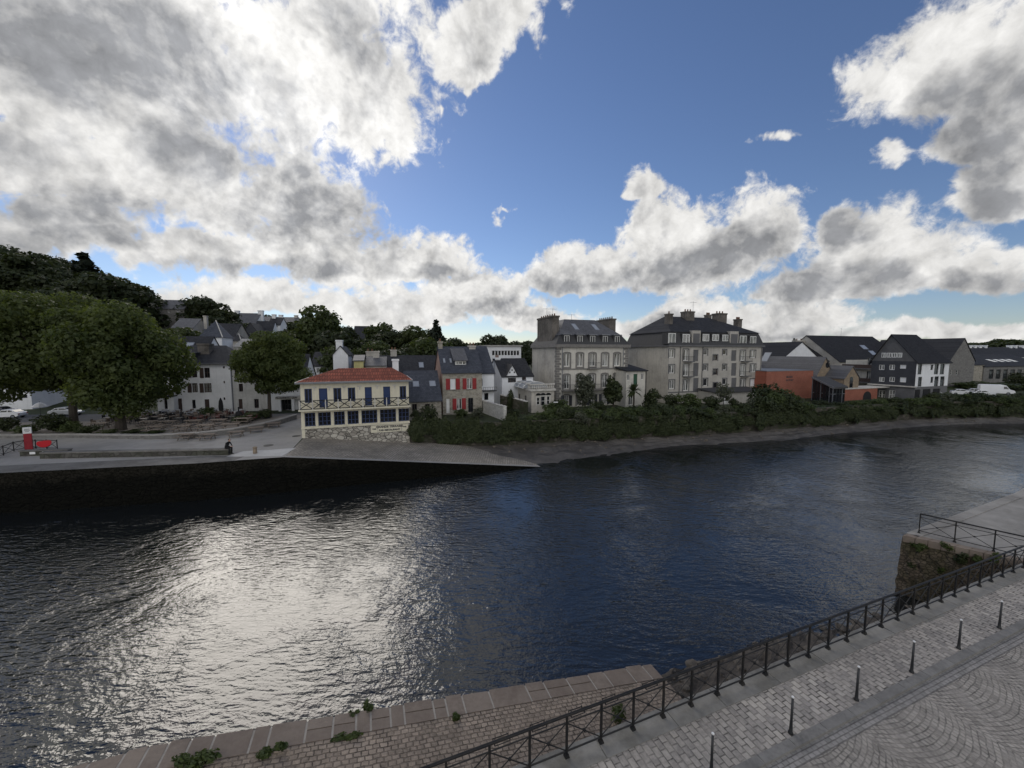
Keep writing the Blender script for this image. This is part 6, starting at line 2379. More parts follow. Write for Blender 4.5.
# ---- houses stepping up the hill
HILL = [
    # name, label, left px, depth, right px, eave y, ridge y, ang, D, wall, roof, ridge
    ('stone_tower_house', 'tall grey stone house standing high on the hillside', 162, 112, 189, 309, 300.5, 14, 9, 'rubble_grey', 'slate_grey', 'along', [(173, 309.5, 175, 313), (182, 309, 184, 314), (172, 318, 174, 322), (183, 318, 185, 322)], []),
    ('grey_gable_house', 'house with a pale stepped gable below the tall stone house', 176, 96, 197, 328, 319, 14, 8, 'grey_render', 'slate_grey', 'along', [], [(5.2, 5.9, 3.5, 4.4, .9)]),
    ('pyramid_roofed_house', 'white house with a steep pyramid roof', 203, 74, 224.5, 337.5, 320.5, 18, 5.6, 'white_render', 'slate_blue', 'pyramid', [(210, 338.5, 215.5, 343)], []),
    ('brown_roofed_house', 'house with brown roof and skylight behind the pyramid roof', 206, 92, 237, 337, 324, 14, 9, 'grey_render', 'slate', 'along', [], []),
    ('hilltop_house', 'white hilltop house with a slate roof and white chimneys', 232, 138, 259, 323, 313.5, 10, 9, 'white_render', 'slate_grey', 'along', [(238, 325, 240, 328), (246, 325, 248, 328), (252, 325, 254, 328)], [(.3, 1.6, 4, 5.2, 1.0), (8.0, 9.6, 4, 5.2, 1.2)]),
    ('dark_gable_house', 'dark slate gable facing the river on the hillside', 244, 104, 263, 335, 323, 18, 9, 'dark_slate_cladding', 'slate', 'front', [], []),
    ('slate_roofed_cottage', 'cottage with a bright skylight beside the dark gable', 256, 112, 274, 334, 321.5, 16, 8, 'white_render', 'slate', 'along', [], []),
    ('white_tall_house', 'tall white house end with a stepped chimney on the hillside', 271, 118, 283, 325, 318, 16, 8, 'white_render', 'slate', 'along', [(274, 326, 276, 330)], [(.2, 1.2, 3.4, 4.6, 1.1)]),
    ('ridge_house', 'low house on the ridge right of the white chimneys', 258, 150, 280, 322, 317, 8, 9, 'white_render', 'slate_grey', 'along', [], [(7, 8.4, 4, 5, .9)]),
    ('ridge_cottage', 'last low cottage on the ridge above the round tree', 282, 150, 297, 322.5, 317.5, 8, 9, 'grey_render', 'slate_grey', 'along', [], [(4, 5.2, 4, 5, .9)]),
    ('turret_house', 'small house with a pointed dark roof among the hillside houses', 232, 84, 243, 341, 334, 18, 5, 'grey_render', 'slate', 'pyramid', [], []),
    ('flat_white_house', 'white-roofed house just left of the round tree', 236, 78, 262, 347, 339.5, 14, 9, 'grey_render', 'concrete', 'along', [], []),
    ('white_dormered_house', 'white house with a slate mansard right of the round tree', 312, 74, 340, 366, 352.5, 16, 9, 'white_render', 'slate', 'along', [(317, 368, 319.5, 373), (325, 368, 327.5, 373), (332, 368, 334.5, 373)], []),
    ('tall_white_gable_house', 'tall white gable end above the red tiled roof', 334, 70, 349, 355, 346.5, 16, 8, 'white_render', 'slate', 'front', [], [(.4, 1.5, 1, 2.2, 1.2)]),
    ('wooded_house', 'grey slate house half hidden in trees on the hill', 354, 120, 374, 340, 326.5, 12, 10, 'grey_render', 'slate', 'along', [(360, 341, 362, 345), (365, 341, 367, 345)], []),
    ('brown_roofed_cottage', 'low cottage roof between round tree and white gable', 318, 92, 344, 354, 345, 12, 8, 'grey_render', 'slate', 'along', [], []),
    ('grey_roof_house', 'grey roof behind the long dark roof left of the yellow house', 366, 62, 386, 366, 357.5, 16, 7, 'grey_render', 'slate_grey', 'along', [], [(1, 2, 3, 3.8, 1.1)]),
    ('far_left_house', 'white house with dark openings behind the big trees and parked cars', -40, 58, 30, 386, 366, 10, 8, 'white_render', 'slate', 'along', [(2, 396, 6, 402), (16, 395, 26, 399), (-12, 395, -6, 402)], []),
]
for (nm, lb, x0, Y, x1, ey, ry, ang, D, wm_, rm_, kind, wl_, ch_) in HILL:
    o = PY(x0, 384, Y)
    zg = hgt(o.x, Y)
    fr = frame_from(x0, Y, x1, ang=ang, D=D, z0=zg - 3)
    xm = (x0 + x1) / 2
    ze = fr.z(xm, ey)
    hs = [(fr.s(a), fr.s(c), min(fr.z(xm, y0), fr.z(xm, y1)), max(fr.z(xm, y0), fr.z(xm, y1))) for (a, y0, c, y1) in wl_]
    if kind == 'pyramid':
        zr = fr.z(xm, ry, D / 2)
        t = thing(nm, lb, 'house', fr.w(fr.L / 2, D / 2, zg))
        m_ = MB()
        facade(m_, fr, ze, hs); facade(m_, fr.left(), ze); facade(m_, fr.right(), ze); facade(m_, fr.back(), ze)
        m_.build('wall', M[wm_], t)
        rf = MB(); roof_hip(rf, fr, ze, zr, .25, fr.L / 2 - .02, fr.L / 2 - .02); rf.build('roof', M[rm_], t)
        m_ = MB()
        m_.path([fr.w(fr.L + .25, -.25, ze + .04), fr.w(fr.L / 2, D / 2, zr + .05)], .09, 5); m_.build('hip_flashing', M['pale_trim'], t)
        for h in hs:
            window(t, fr, h, M['brown_frame'], M['glass'], 2, 1)
    else:
        zr = fr.z(xm, ry, D / 2 if kind == 'along' else 0)
        plain_house(nm, lb, 'house', fr, ze, zr, M[wm_], M[rm_], hs, ridge=kind, chim=[(a, b_, q0, q1, zr + e) for a, b_, q0, q1, e in ch_], style=dict(pots=0, chim=M['white_render'] if wm_ == 'white_render' else M['grey_render']))

# low garden walls
def garden_wall(name, label, a, c, z1, z2, m__, th=.45, z0=2.5):
    d = (Vector(c) - Vector(a)).normalized()
    q = Vector((-d.y, d.x)) * th
    t = thing(name, label, 'wall', ((a[0] + c[0]) / 2, (a[1] + c[1]) / 2, 3))
    m_ = MB()
    n_ = 10
    rr = random.Random(int(a[0] * 7))
    A, C = Vector(a), Vector(c)
    for k in range(n_):
        p, r_ = A.lerp(C, k / n_), A.lerp(C, (k + 1) / n_)
        h0, h1 = z1 + (z2 - z1) * k / n_, z1 + (z2 - z1) * (k + 1) / n_
        m_.hexa([(p.x, p.y, z0), (r_.x, r_.y, z0), (r_.x + q.x, r_.y + q.y, z0), (p.x + q.x, p.y + q.y, z0)], [(p.x, p.y, h0), (r_.x, r_.y, h1), (r_.x + q.x, r_.y + q.y, h1), (p.x + q.x, p.y + q.y, h0)])
    m_.build('wall_body', m__, t)
    m_ = MB()
    for k in range(n_ * 2):
        p, r_ = A.lerp(C, k / n_ / 2) - q * .1, A.lerp(C, (k + 1) / n_ / 2) - q * .1
        h0, h1 = z1 + (z2 - z1) * k / n_ / 2, z1 + (z2 - z1) * (k + 1) / n_ / 2
        e = rr.uniform(.06, .14)
        m_.hexa([(p.x, p.y, h0 + .002), (r_.x, r_.y, h1 + .002), (r_.x + q.x * 1.2, r_.y + q.y * 1.2, h1 + .002), (p.x + q.x * 1.2, p.y + q.y * 1.2, h0 + .002)], [(p.x, p.y, h0 + e), (r_.x, r_.y, h1 + e), (r_.x + q.x * 1.2, r_.y + q.y * 1.2, h1 + e), (p.x + q.x * 1.2, p.y + q.y * 1.2, h0 + e)])
    m_.build('coping', M['pale_trim'], t)
garden_wall('garden_wall', 'pale rubble garden wall stepping towards the river beside the red-shuttered house', tuple(PY(479, 400, 58).xy), tuple(PY(503.5, 412, 50.0).xy), PY(479, 400.5, 58).z, PY(503, 407, 50).z, M['rubble_white'])
garden_wall('garden_wall', 'dark mossy garden wall in front of the pavilion', tuple(PY(500, 400, 59).xy), tuple(PY(526, 405, 55).xy), PY(500, 395, 59).z, PY(526, 402, 55).z, M['garden_wall_stone'])

# ------------------------------------------------------------------ trees
def on_ground(px, Y):
    o = PY(px, 384, Y)
    return (o.x, Y, hgt(o.x, Y))


def zat(px, py, Y):
    return PY(px, py, Y).z


def big_tree(name, label, px_trunk, Y, px_c, half_px, y_top, y_bot, seed, leaf, leaves, size, tr, n=26, lob=.36, ryf=1.0):
    b_ = PY(px_trunk, 384, Y)
    c_ = PY(px_c, 384, Y)
    rx = half_px / FPX * Y * .81
    zt, zb_ = zat(px_c, y_top, Y) - 3, zat(px_c, y_bot, Y) - 3
    lb = crown_lobes(rx, rx * ryf, (zt - zb_) / 2, (zt + zb_) / 2, n, seed, lob)
    lb = [(x + c_.x - b_.x, y, z, a, b2, c2) for x, y, z, a, b2, c2 in lb]
    return tree(name, label, zt, rx, 1, 1, seed, leaf, M['bark'], leaves=leaves, size=size, trunk_r=tr, trunk_h=zb_ + 1.2, loc=(b_.x, b_.y, 3.0), lobes=lb)


big_tree('plane_tree', 'huge spreading tree at the left edge, shading the parked cars', 70, 44.5, 34, 84, 287, 404, 3, LEAF, 46000, .36, .38, 44, .31)
big_tree('plane_tree', 'huge round-headed tree with a thick trunk on the terrace edge', 117, 44.0, 122, 66, 294, 412, 7, LEAF, 42000, .36, .46, 40, .31)
big_tree('round_tree', 'medium round-crowned tree in front of the restaurant wing', 268, 52.5, 274, 42, 330, 396, 12, LEAF, 24000, .30, .24, 40, .28)

# prototypes for the many
PROTO = {}


def proto(key, leaf, seed, leaves, size, conif=False, n=16):
    if conif:
        lb = []
        rr = random.Random(seed)
        for k in range(26):
            f = k / 25
            r = (1 - f) * .30 + .02
            ph = k * 2.4
            lb.append((r * .6 * math.cos(ph), r * .6 * math.sin(ph), .14 + .84 * f, r * .62, r * .62, .055))
    else:
        lb = crown_lobes(.42, .42, .36, .62, n, seed, .40)
    t = tree(key, 'tree', 1, .4, .3, .6, seed, leaf, M['bark'], leaves=leaves, size=size, trunk_r=.022, trunk_h=.32, lobes=lb)
    PROTO[key] = t
    t['used'] = 0
    return t


def put(key, name, label, px, Y, y_top, zbase=None, width=1.0, rz=None, group=None, cat='tree'):
    o = PY(px, 384, Y)
    zb_ = hgt(o.x, Y) if zbase is None else zbase
    h_ = zat(px, y_top, Y) - zb_
    p = PROTO[key]
    if not p['used']:
        q = p
        p['used'] = 1
        q.location = (o.x, Y, zb_)
        q.scale = (h_ * width, h_ * width, h_)
        q['label'] = label
        if group:
            q['group'] = group
    else:
        q = copytree(p, (o.x, Y, zb_), None, (h_ * width, h_ * width, h_), label, group)
        if not group and 'group' in q:
            del q['group']
    q.name = name
    q['category'] = cat
    q.rotation_euler.z = rz if rz is not None else (px * 1.7 + Y) % 6.28
    return q


proto('wood_a', LEAF_DARK, 31, 5200, .062)
proto('wood_b', LEAF_DARK, 32, 5200, .062, n=22)
proto('wood_c', LEAF_DARK, 33, 4600, .066, n=12)
proto('conifer', LEAF_CONIF, 34, 5200, .05, True)
proto('mid_a', LEAF_MID, 35, 4800, .06)
proto('mid_b', LEAF_MID, 36, 4800, .06, n=20)
proto('far_a', LEAF_FAR, 37, 1600, .10, n=12)
proto('far_b', LEAF_FAR, 38, 1600, .10, n=9)


def interp(tab, x):
    for k in range(len(tab) - 1):
        if tab[k][0] <= x <= tab[k + 1][0]:
            f = (x - tab[k][0]) / (tab[k + 1][0] - tab[k][0])
            return tab[k][1] + f * (tab[k + 1][1] - tab[k][1])
    return tab[0][1] if x < tab[0][0] else tab[-1][1]


OUT = [(-120, 236), (0, 246), (20, 245), (45, 252), (70, 262), (92, 268), (110, 272), (125, 280), (140, 288), (152, 300), (162, 312), (175, 330)]
rr = random.Random(77)
for k in range(150):
    px = rr.uniform(-60, 138) if k % 3 else rr.uniform(60, 138)
    Y = rr.uniform(72, 135) if px < 130 else rr.uniform(122, 140)
    o = PY(px, 384, Y)
    zb_ = hgt(o.x, Y)
    h_ = rr.uniform(9, 15)
    top = zb_ + h_
    lim = zat(px, interp(OUT, px) + rr.uniform(0, 10), Y)
    if top > lim:
        top = lim
    if top - zb_ < 5:
        continue
    ypx = 352 - (top - CAMH) / Y * FPX * 0.995
    o_ = put(rr.choice(['wood_a', 'wood_b', 'wood_c']), 'wood_tree', 'dark leafy tree in the dense wood covering the hill behind the big trees', px, Y, ypx, zbase=zb_, width=rr.uniform(.9, 1.25), group='trees of the hill wood')
    s_ = (top - zb_)
    o_.scale = (o_.scale[0], o_.scale[1], s_)
# the skyline row, so that the outline keeps its shape
for k, (px, yt) in enumerate([(-8, 245), (10, 246), (28, 248), (38, 247), (52, 255), (66, 262), (78, 264), (112, 274), (122, 279), (133, 283), (140, 291), (118, 290), (134, 303), (100, 272)]):
    put(['wood_a', 'wood_b', 'wood_c'][k % 3], 'wood_tree', 'dark leafy tree in the dense wood covering the hill behind the big trees', px, 118 - (k % 4) * 5, yt, width=1.05, group='trees of the hill wood')
put('conifer', 'cedar_tree', 'dark ragged conifer standing above the wood skyline', 95, 112, 253, width=1.5)

NAMED = [
    ('wood_b', 'dark leafy tree right of the tall stone house on the hill', 203, 118, 296, 1.0),
    ('wood_a', 'broad dark tree on the hillside above the pyramid roof', 223, 116, 305, 1.15),
    ('wood_c', 'low dark tree tucked between hillside houses', 243, 112, 322, 1.1),
    ('mid_a', 'tree below the tall stone house on the hillside', 172, 92, 329, 1.3),
    ('mid_b', 'small tree left of the pyramid roof', 190, 90, 331, 1.2),
    ('wood_a', 'dark tree on the hill above the round-crowned tree', 303, 104, 317, 1.0),
    ('mid_b', 'large green tree on the hill right of the round-crowned tree', 322, 98, 310.5, 1.0),
    ('wood_c', 'dark tree low on the slope beside the large hill tree', 338, 88, 330, 1.0),
    ('mid_a', 'pointed green tree right of the half hidden slate house', 383, 108, 324, .95),
    ('wood_b', 'tree standing left of the half hidden slate house', 346, 112, 325, 1.0),
    ('wood_b', 'leafy tree in the middle of the slope above the long dark roof', 398, 104, 329, 1.15),
    ('mid_a', 'pale leafy tree before the conifer on the slope', 420, 100, 327, 1.05),
    ('mid_b', 'bushy tree low on the slope behind the yellow chimney', 375, 84, 344, 1.3),
    ('wood_a', 'dark bushy tree low on the slope behind the long roof', 408, 84, 343, 1.4),
    ('mid_b', 'tree low on the slope just left of the red-shuttered house', 432, 86, 341, 1.3),
    ('wood_c', 'tree behind the roof of the red-shuttered house', 452, 110, 338, 1.1),
    ('wood_b', 'flat-topped tree behind the white block', 497, 125, 334, 1.0),
    ('wood_a', 'dark tree between the white block and the mansion', 524, 110, 338, .9),
    ('wood_c', 'round tree right behind the white block', 513, 132, 341, 1.0),
    ('wood_a', 'tree behind the mansion chimney', 536, 120, 341, .9),
    ('mid_a', 'tree between hillside cottages and round tree', 289, 92, 334, 1.3),
    ('wood_b', 'tree on the slope above the white dormered house', 356, 92, 338, 1.2),
    ('mid_b', 'tree at the foot of the slope behind the cream building', 341, 78, 349, 1.3),
    ('wood_c', 'tree in the gap right of the yellow house', 392, 78, 350, 1.3),
    ('mid_a', 'low tree behind the hilltop houses', 268, 160, 315, 1.2),
    ('wood_a', 'low tree at the end of the ridge cottages', 300, 150, 319, 1.3),
]
for (ky, lb, px, Y, yt, wd) in NAMED:
    put(ky, 'hill_tree', lb, px, Y, yt, width=wd)
put('conifer', 'conifer_tree', 'tall dark conifer on the slope left of the red-shuttered house', 437, 98, 320, width=1.1)
put('conifer', 'conifer_tree', 'small dark conifer on the skyline between flats and white gable', 791.5, 150, 338.5, width=1.0)

# far woods along the right horizon
rr = random.Random(5)
FT = [(756, 345), (770, 344), (800, 344), (840, 350), (900, 343), (940, 340), (960, 341), (985, 340), (998, 335), (1010, 339), (1060, 341)]
for k in range(64):
    px = 756 + (1075 - 756) * ((k * 0.618) % 1.0)
    Y = 190 + 90 * ((k * .37) % 1.0)
    yt = interp(FT, px) + rr.uniform(0, 5)
    q = put('far_a' if k % 2 else 'far_b', 'far_tree', 'tree in the distant wood along the right skyline', px, Y, yt, width=rr.uniform(1.3, 1.9), group='trees of the distant wood')
for k in range(22):
    px = 300 + 260 * ((k * 0.618) % 1.0)
    q = put('far_a' if k % 2 else 'far_b', 'far_tree', 'tree on the low rise behind the middle of the town', px, 170 + 60 * ((k * .37) % 1.0), 344 + rr.uniform(-4, 6), width=rr.uniform(1.2, 1.7), group='trees behind the middle of the town')

# ------------------------------------------------------------------ garden bushes
BUSH = []
for k, (lf_, n_) in enumerate(((LEAF_BUSH, 8), (LEAF_BUSH, 11), (LEAF_IVY, 9), (LEAF_GREY, 7))):
    BUSH.append(leaf_mesh('bush', crown_lobes(.5, .5, .5, .5, n_, 60 + k, .46), 1500 / (n_ + 1), .085, 60 + k, lf_, .3, .5))


def bush(label, px, Y, y_top, half_px, zbase, kind=0, name='bush', group=None, depth=None, cat='bush'):
    o_ = PY(px, 384, Y)
    h_ = max(.3, zat(px, y_top, Y) - zbase)
    w_ = half_px * 2 / FPX * Y
    o = bpy.data.objects.new(name, BUSH[kind])
    COL.objects.link(o)
    o.location = (o_.x, Y, zbase)
    o.scale = (w_, depth or w_, h_)
    o.rotation_euler.z = (px * 2.3) % 1.2 - .6 if depth else (px * 2.3) % 6.28
    return tag(o, label, cat, group)


HT = [(405, 421), (425, 418), (440, 421), (500, 422), (512, 419), (530, 415), (545, 408), (560, 407), (600, 406), (640, 408), (668, 405), (700, 406), (735, 407), (755, 396), (790, 394), (806, 402), (850, 404), (885, 400), (910, 396), (940, 394), (985, 394.5), (1010, 396), (1060, 396)]
rr = random.Random(9)
PXG = lambda p: p[0] / (p[1] * CP + SP * (CAMH - 3)) * FPX + 512


def wall_at(px):
    a = math.tan(0)  # bearing
    d = ray(px, 384)
    return front(d.x / d.y)


px = 414.0
while px < 1060:
    Yw = wall_at(px)
    for row, off in enumerate((.7, 2.0, 3.4)):
        if px < 505 and row > 0:
            continue
        Y = Yw + off + rr.uniform(-.3, .4)
        yt = interp(HT, px) + rr.uniform(-3.0, 6.0) + (2.5 if row == 0 else 0)
        hp = rr.uniform(6, 11) if px > 505 else rr.uniform(5, 8)
        bush('leafy bush in the long green hedge above the bank wall', px + rr.uniform(-4, 4), Y, yt, hp, 2.7, rr.choice([0, 0, 1, 2, 2, 3 if rr.random() < .5 else 2]), 'hedge_bush', 'bushes of the bank hedge')
    # ivy and scrub hanging down the wall face
    for q in range(2 if px > 560 else 3):
        zb_ = rr.uniform(.7, 1.7) if px > 560 else rr.uniform(.9, 2.5)
        yy = Yw - .25
        o_ = bush('ivy clump hanging on the face of the bank wall', px + rr.uniform(-6, 6), yy, 0, rr.uniform(6, 11), zb_, 2, 'ivy_clump', 'ivy on the bank wall', depth=.6, cat='ivy')
        o_.scale.z = rr.uniform(1.4, 2.6)
    px += rr.uniform(7, 10)

SPECIAL = [
    ('dark round bush beside the slate-roofed house', 429, 47.5, 404.5, 9, 3, 2), ('small bush under the red shutters', 461, 52.5, 408, 7, 3, 0), ('pinkish bush by the pale garden wall', 478, 52, 407, 6, 3, 3),
    ('bush at the corner of the slate-roofed house', 416, 47.5, 409, 6, 3, 2),
    ('low bush right of the pale garden wall', 513, 52.5, 409, 9, 3, 2), ('bush at the foot of the pavilion', 560, 56, 400, 11, 3, 1), ('bush between pavilion and mansion', 551, 55, 402, 8, 3, 0),
    ('bush below the mansion balcony', 598, 57, 401, 9, 3, 2), ('bushy shrub right of the annex', 652, 60, 388, 9, 3, 2), ('shrub at the left corner of the flats', 672, 61, 394, 8, 3, 2), ('wide shrub before the flats', 690, 60, 392, 12, 3, 0),
    ('dark shrub by the shed at the foot of the flats', 713, 60, 396, 9, 3, 2), ('dark round shrub beside the shed door', 735, 60, 398, 5, 3, 2), ('big dark bush left of the brick block', 767, 60, 383, 15, 3, 2), ('big bush in front of the brick block', 783, 60, 389, 14, 3, 1),
    ('reddish dark bush under the brick block', 795, 61, 394, 10, 3, 2), ('low bush before the glass hall', 822, 64, 400, 9, 3, 2), ('small bush right of the brick arch', 880, 65, 401, 7, 3, 0), ('clipped green hedge before the parked cars', 935, 66, 401, 16, 3, 0),
    ('long green hedge behind the parked cars', 975, 88, 381, 22, 3, 0), ('green hedge below the stone workshop', 1012, 88, 383, 20, 3, 2), ('bush by the stone workshop wall', 1018, 92, 372, 9, 3, 2),
    ('green shrub in a bed before the restaurant', 207, 52.5, 406, 6.5, 3, 0), ('plants along the curved kerb wall near the shop', 250, 50.5, 412, 9, 3, 0), ('plants in the bed under the round-crowned tree', 262, 51.5, 409, 9, 3, 2), ('low plants at the near end of the curved bed', 238, 48.5, 416, 8, 3, 1),
    ('bush beside the first big trunk', 84, 41.8, 425, 10, 3, 2), ('wide dark bush behind the red post', 50, 42.5, 413, 14, 3, 2), ('low yellow-green bush by the left kerb', 22, 41.8, 424, 13, 3, 0), ('bush at the far left of the kerb bed', 2, 43, 417, 9, 3, 2), ('low green border plants left of the terrace', 68, 42, 421, 9, 3, 1),
    ('low border plants under the thick trunk', 104, 42, 429, 9, 3, 0), ('low border plants beside the picnic tables', 128, 42, 429.5, 10, 3, 2), ('end of the low border before the picnic tables', 150, 42, 430, 10, 3, 0),
    ('climber on the side of the white gabled house', 510, 57, 389, 4, 3, 2),
]
for (lb, px, Y, yt, hp, zb_, kd) in SPECIAL:
    bush(lb, px, Y, yt, hp, zb_, kd)

# garden trees
big_tree('garden_tree', 'airy young tree in front of the mansion', 585, 59, 585, 15, 371, 407, 41, LEAF_GREY, 2600, .30, .09, 18, .34)
big_tree('garden_tree', 'dark drooping tree before the right half of the mansion', 614, 59.5, 614, 11, 376, 406, 42, LEAF_IVY, 2600, .32, .14, 16, .4)
big_tree('garden_tree', 'thin grey-green tree over the shed roof', 724, 60, 724, 10, 382, 402, 43, LEAF_GREY, 900, .26, .06, 14, .34)
# small palm
def palm(label, px, Y, y_top, half_px, zb_):
    o_ = PY(px, 384, Y)
    t = thing('palm_tree', label, 'palm', (o_.x, Y, zb_), origin=False)
    h_ = zat(px, y_top, Y) - zb_
    r_ = half_px / FPX * Y
    m_ = MB()
    m_.path([(0, 0, -.3), (.05, 0, h_ * .4), (0, 0, h_ * .72)], [.16, .13, .14], 8)
    m_.build('trunk', M['bark'], t)
    m_ = MB()
    rr = random.Random(3)
    for k in range(70):
        ph = rr.uniform(0, 6.28)
        el = rr.uniform(-.5, 1.3)
        p0 = Vector((0, 0, h_ * .72))
        d = Vector((math.cos(ph) * math.cos(el), math.sin(ph) * math.cos(el), math.sin(el)))
        p1 = p0 + d * r_ * .6
        p2 = p0 + d * r_ * 1.0 + Vector((0, 0, -.25 * r_ * math.cos(el)))
        w_ = Vector((-math.sin(ph), math.cos(ph), 0)) * .14
        m_.poly([p0 - w_ * .3, p0 + w_ * .3, p1 + w_, p1 - w_])
        m_.poly([p1 - w_, p1 + w_, p2])
    m_.build('fronds', LEAF_IVY, t)


palm('dark palm in front of the annex with the green shutter', 634, 58.5, 383.5, 10, 3)

# ------------------------------------------------------------------ vehicles
def car(label, px, Y, ang, paint, L_=4.1, z0=3.03, van=False, group='vehicles parked on the far bank'):
    o_ = PY(px, 384, Y)
    t = thing('parked_van' if van else 'parked_car', label, 'van' if van else 'car', (o_.x, Y, z0), R(ang), group, origin=False)
    if van:
        W_, prof = 1.0, [(0, .45), (0, 1.0), (.05, 2.35), (.35, 2.5), (3.9, 2.52), (4.35, 2.38), (5.0, 1.42), (5.75, 1.12), (5.9, .8), (5.9, .4), (5.2, .35), (.6, .35)]
        wh = [(1.1), (4.75)]
        L_ = 5.9
    else:
        W_, prof = .86, [(0, .45), (.02, .85), (.25, 1.02), (.45, 1.06), (.95, 1.42), (1.35, 1.5), (2.2, 1.48), (3.0, 1.02), (3.85, .86), (4.08, .66), (4.1, .38), (3.7, .28), (.35, .28)]
        wh = [.75, 3.35]
    m_ = MB()
    n_ = len(prof)
    side = lambda y, ins: [(x, y * (1 - ins * max(0, (z - 1.0)) / 1.5), z) for x, z in prof]
    a, b_ = side(-W_, .28 if not van else .1), side(W_, .28 if not van else .1)
    i = len(m_.v)
    m_.v += a + b_
    m_.f.append(tuple(range(i, i + n_)))
    m_.f.append(tuple(range(i + 2 * n_ - 1, i + n_ - 1, -1)))
    for k in range(n_):
        j = (k + 1) % n_
        m_.f.append((i + j, i + k, i + n_ + k, i + n_ + j))
    body_ = m_.build('body', paint, t)
    bv = body_.modifiers.new('soften', 'BEVEL')
    bv.width = .05
    bv.segments = 2
    ins = lambda z: W_ * (1 - (.28 if not van else .1) * max(0, z - 1.0) / 1.5) + .004
    wins = [[(.62, 1.08), (1.08, 1.40), (1.40, 1.42), (1.40, 1.08)], [(1.48, 1.08), (1.48, 1.42), (2.14, 1.40), (2.72, 1.08)]] if not van else [[(3.95, 1.45), (3.95, 2.1), (4.4, 2.1), (4.85, 1.48)]]
    for s_ in (-1, 1):
        for wn in wins:
            k = MB()
            pts = [(x, s_ * ins(z), z) for x, z in wn]
            k.poly(pts)
            k.build('side_window', M['glass'], t)
    k = MB()
    if van:
        w1, w0 = ins(2.3) * .9, ins(1.5) * .92
        k.poly([(4.42, -w1, 2.31), (4.42, w1, 2.31), (4.98, w0, 1.48), (4.98, -w0, 1.48)])
    else:
        w1, w0 = ins(1.46) * .9, ins(1.05) * .92
        k.poly([(2.27, -w1, 1.455), (2.27, w1, 1.455), (2.97, w0, 1.06), (2.97, -w0, 1.06)])
    k.build('windscreen', M['glass'], t)
    k = MB()
    if not van:
        k.poly([(.47, -.7, 1.09), (.47, .7, 1.09), (.93, .66, 1.415), (.93, -.66, 1.415)])
        k.build('rear_window', M['glass'], t)
    fx = L_ - .14
    for s_ in (-1, 1):
        k = MB(); k.box(fx - .08, fx + .10, s_ * W_ * .72 - .15, s_ * W_ * .72 + .15, .62 if not van else .85, .76 if not van else 1.02); k.build('headlight', M['lamp_glass'], t)
        k = MB(); k.box(-.02, .05, s_ * W_ * .8 - .09, s_ * W_ * .8 + .09, .66, .86 if not van else 1.2); k.build('tail_light', M['tail_red'], t)
    for x in wh:
        for s_ in (-1, 1):
            k = MB()
            r_ = .32 if not van else .36
            k.tube((x, s_ * (W_ - .2), r_), (x, s_ * (W_ + .015), r_), r_, n=18)
            wl_ = k.build('wheel', M['rubber'], t)
            k = MB()
            k.tube((x, s_ * (W_ + .012), r_), (x, s_ * (W_ + .025), r_), r_ * .62, n=14)
            k.build('rim', M['zinc'], wl_)
    t.scale = (.80,) * 3 if not van else (.78,) * 3
    return t


car('white hatchback parked at the left edge under the big trees', 20, 52.3, 192, M['car_white'])
car('pale silver car half hidden by bushes left of the first trunk', 48, 53.5, 20, M['car_silver'])
car('dark car just behind the white hatchback at the left edge', 8, 55, 192, M['car_dark'])
car('white van with its windscreen facing right, by the hedge', 979, 78, -35, M['car_white'], van=True, z0=3.55)
car('white estate car parked left of the white van', 951, 78, -35, M['car_white'], z0=3.35)
car('silver car parked between white estate car and white van', 965, 79.5, -35, M['car_silver'], z0=3.35)
car('white low car in front of the white van', 972, 76.5, -35, M['car_white'], z0=3.3)
car('white car parked under the slate-hung house', 927, 74.5, -35, M['car_white'], z0=3.2)

# ------------------------------------------------------------------ terrace furniture
GR = 'tables on the terrace'


def picnic(label, wood):
    t = thing('picnic_table', label, 'picnic table', (0, 0, 3.02), 0, GR, origin=False)
    m_ = MB()
    for k in range(5):
        m_.box(-.9, .9, -.38 + .155 * k, -.38 + .155 * k + .14, .70, .74)
    m_.build('table_top', wood, t)
    for s_ in (-1, 1):
        k = MB(); k.box(-.9, .9, s_ * .72 - .14, s_ * .72 + .14, .42, .46); k.build('bench', wood, t)
    for s_ in (-1, 1):
        k = MB()
        x = s_ * .62
        k.hexa([(x - .03, -.55, 0), (x + .03, -.55, 0), (x + .03, -.45, 0), (x - .03, -.45, 0)], [(x - .03, -.2, .7), (x + .03, -.2, .7), (x + .03, -.1, .7), (x - .03, -.1, .7)])
        k.hexa([(x - .03, .45, 0), (x + .03, .45, 0), (x + .03, .55, 0), (x - .03, .55, 0)], [(x - .03, .1, .7), (x + .03, .1, .7), (x + .03, .2, .7), (x - .03, .2, .7)])
        k.box(x - .028, x + .028, -.8, .8, .34, .42)
        k.build('leg', M['grey_wood'], t)
    return t


def cafe_table(label, top):
    t = thing('cafe_table', label, 'table', (0, 0, 3.02), 0, GR, origin=False)
    k = MB(); k.box(-.36, .36, -.36, .36, .70, .74); k.build('table_top', top, t)
    k = MB(); k.lathe([(.22, 0), (.22, .02), (.03, .05), (.03, .7)], (0, 0, 0), 10); k.build('pedestal', M['dark_metal'], t)
    return t


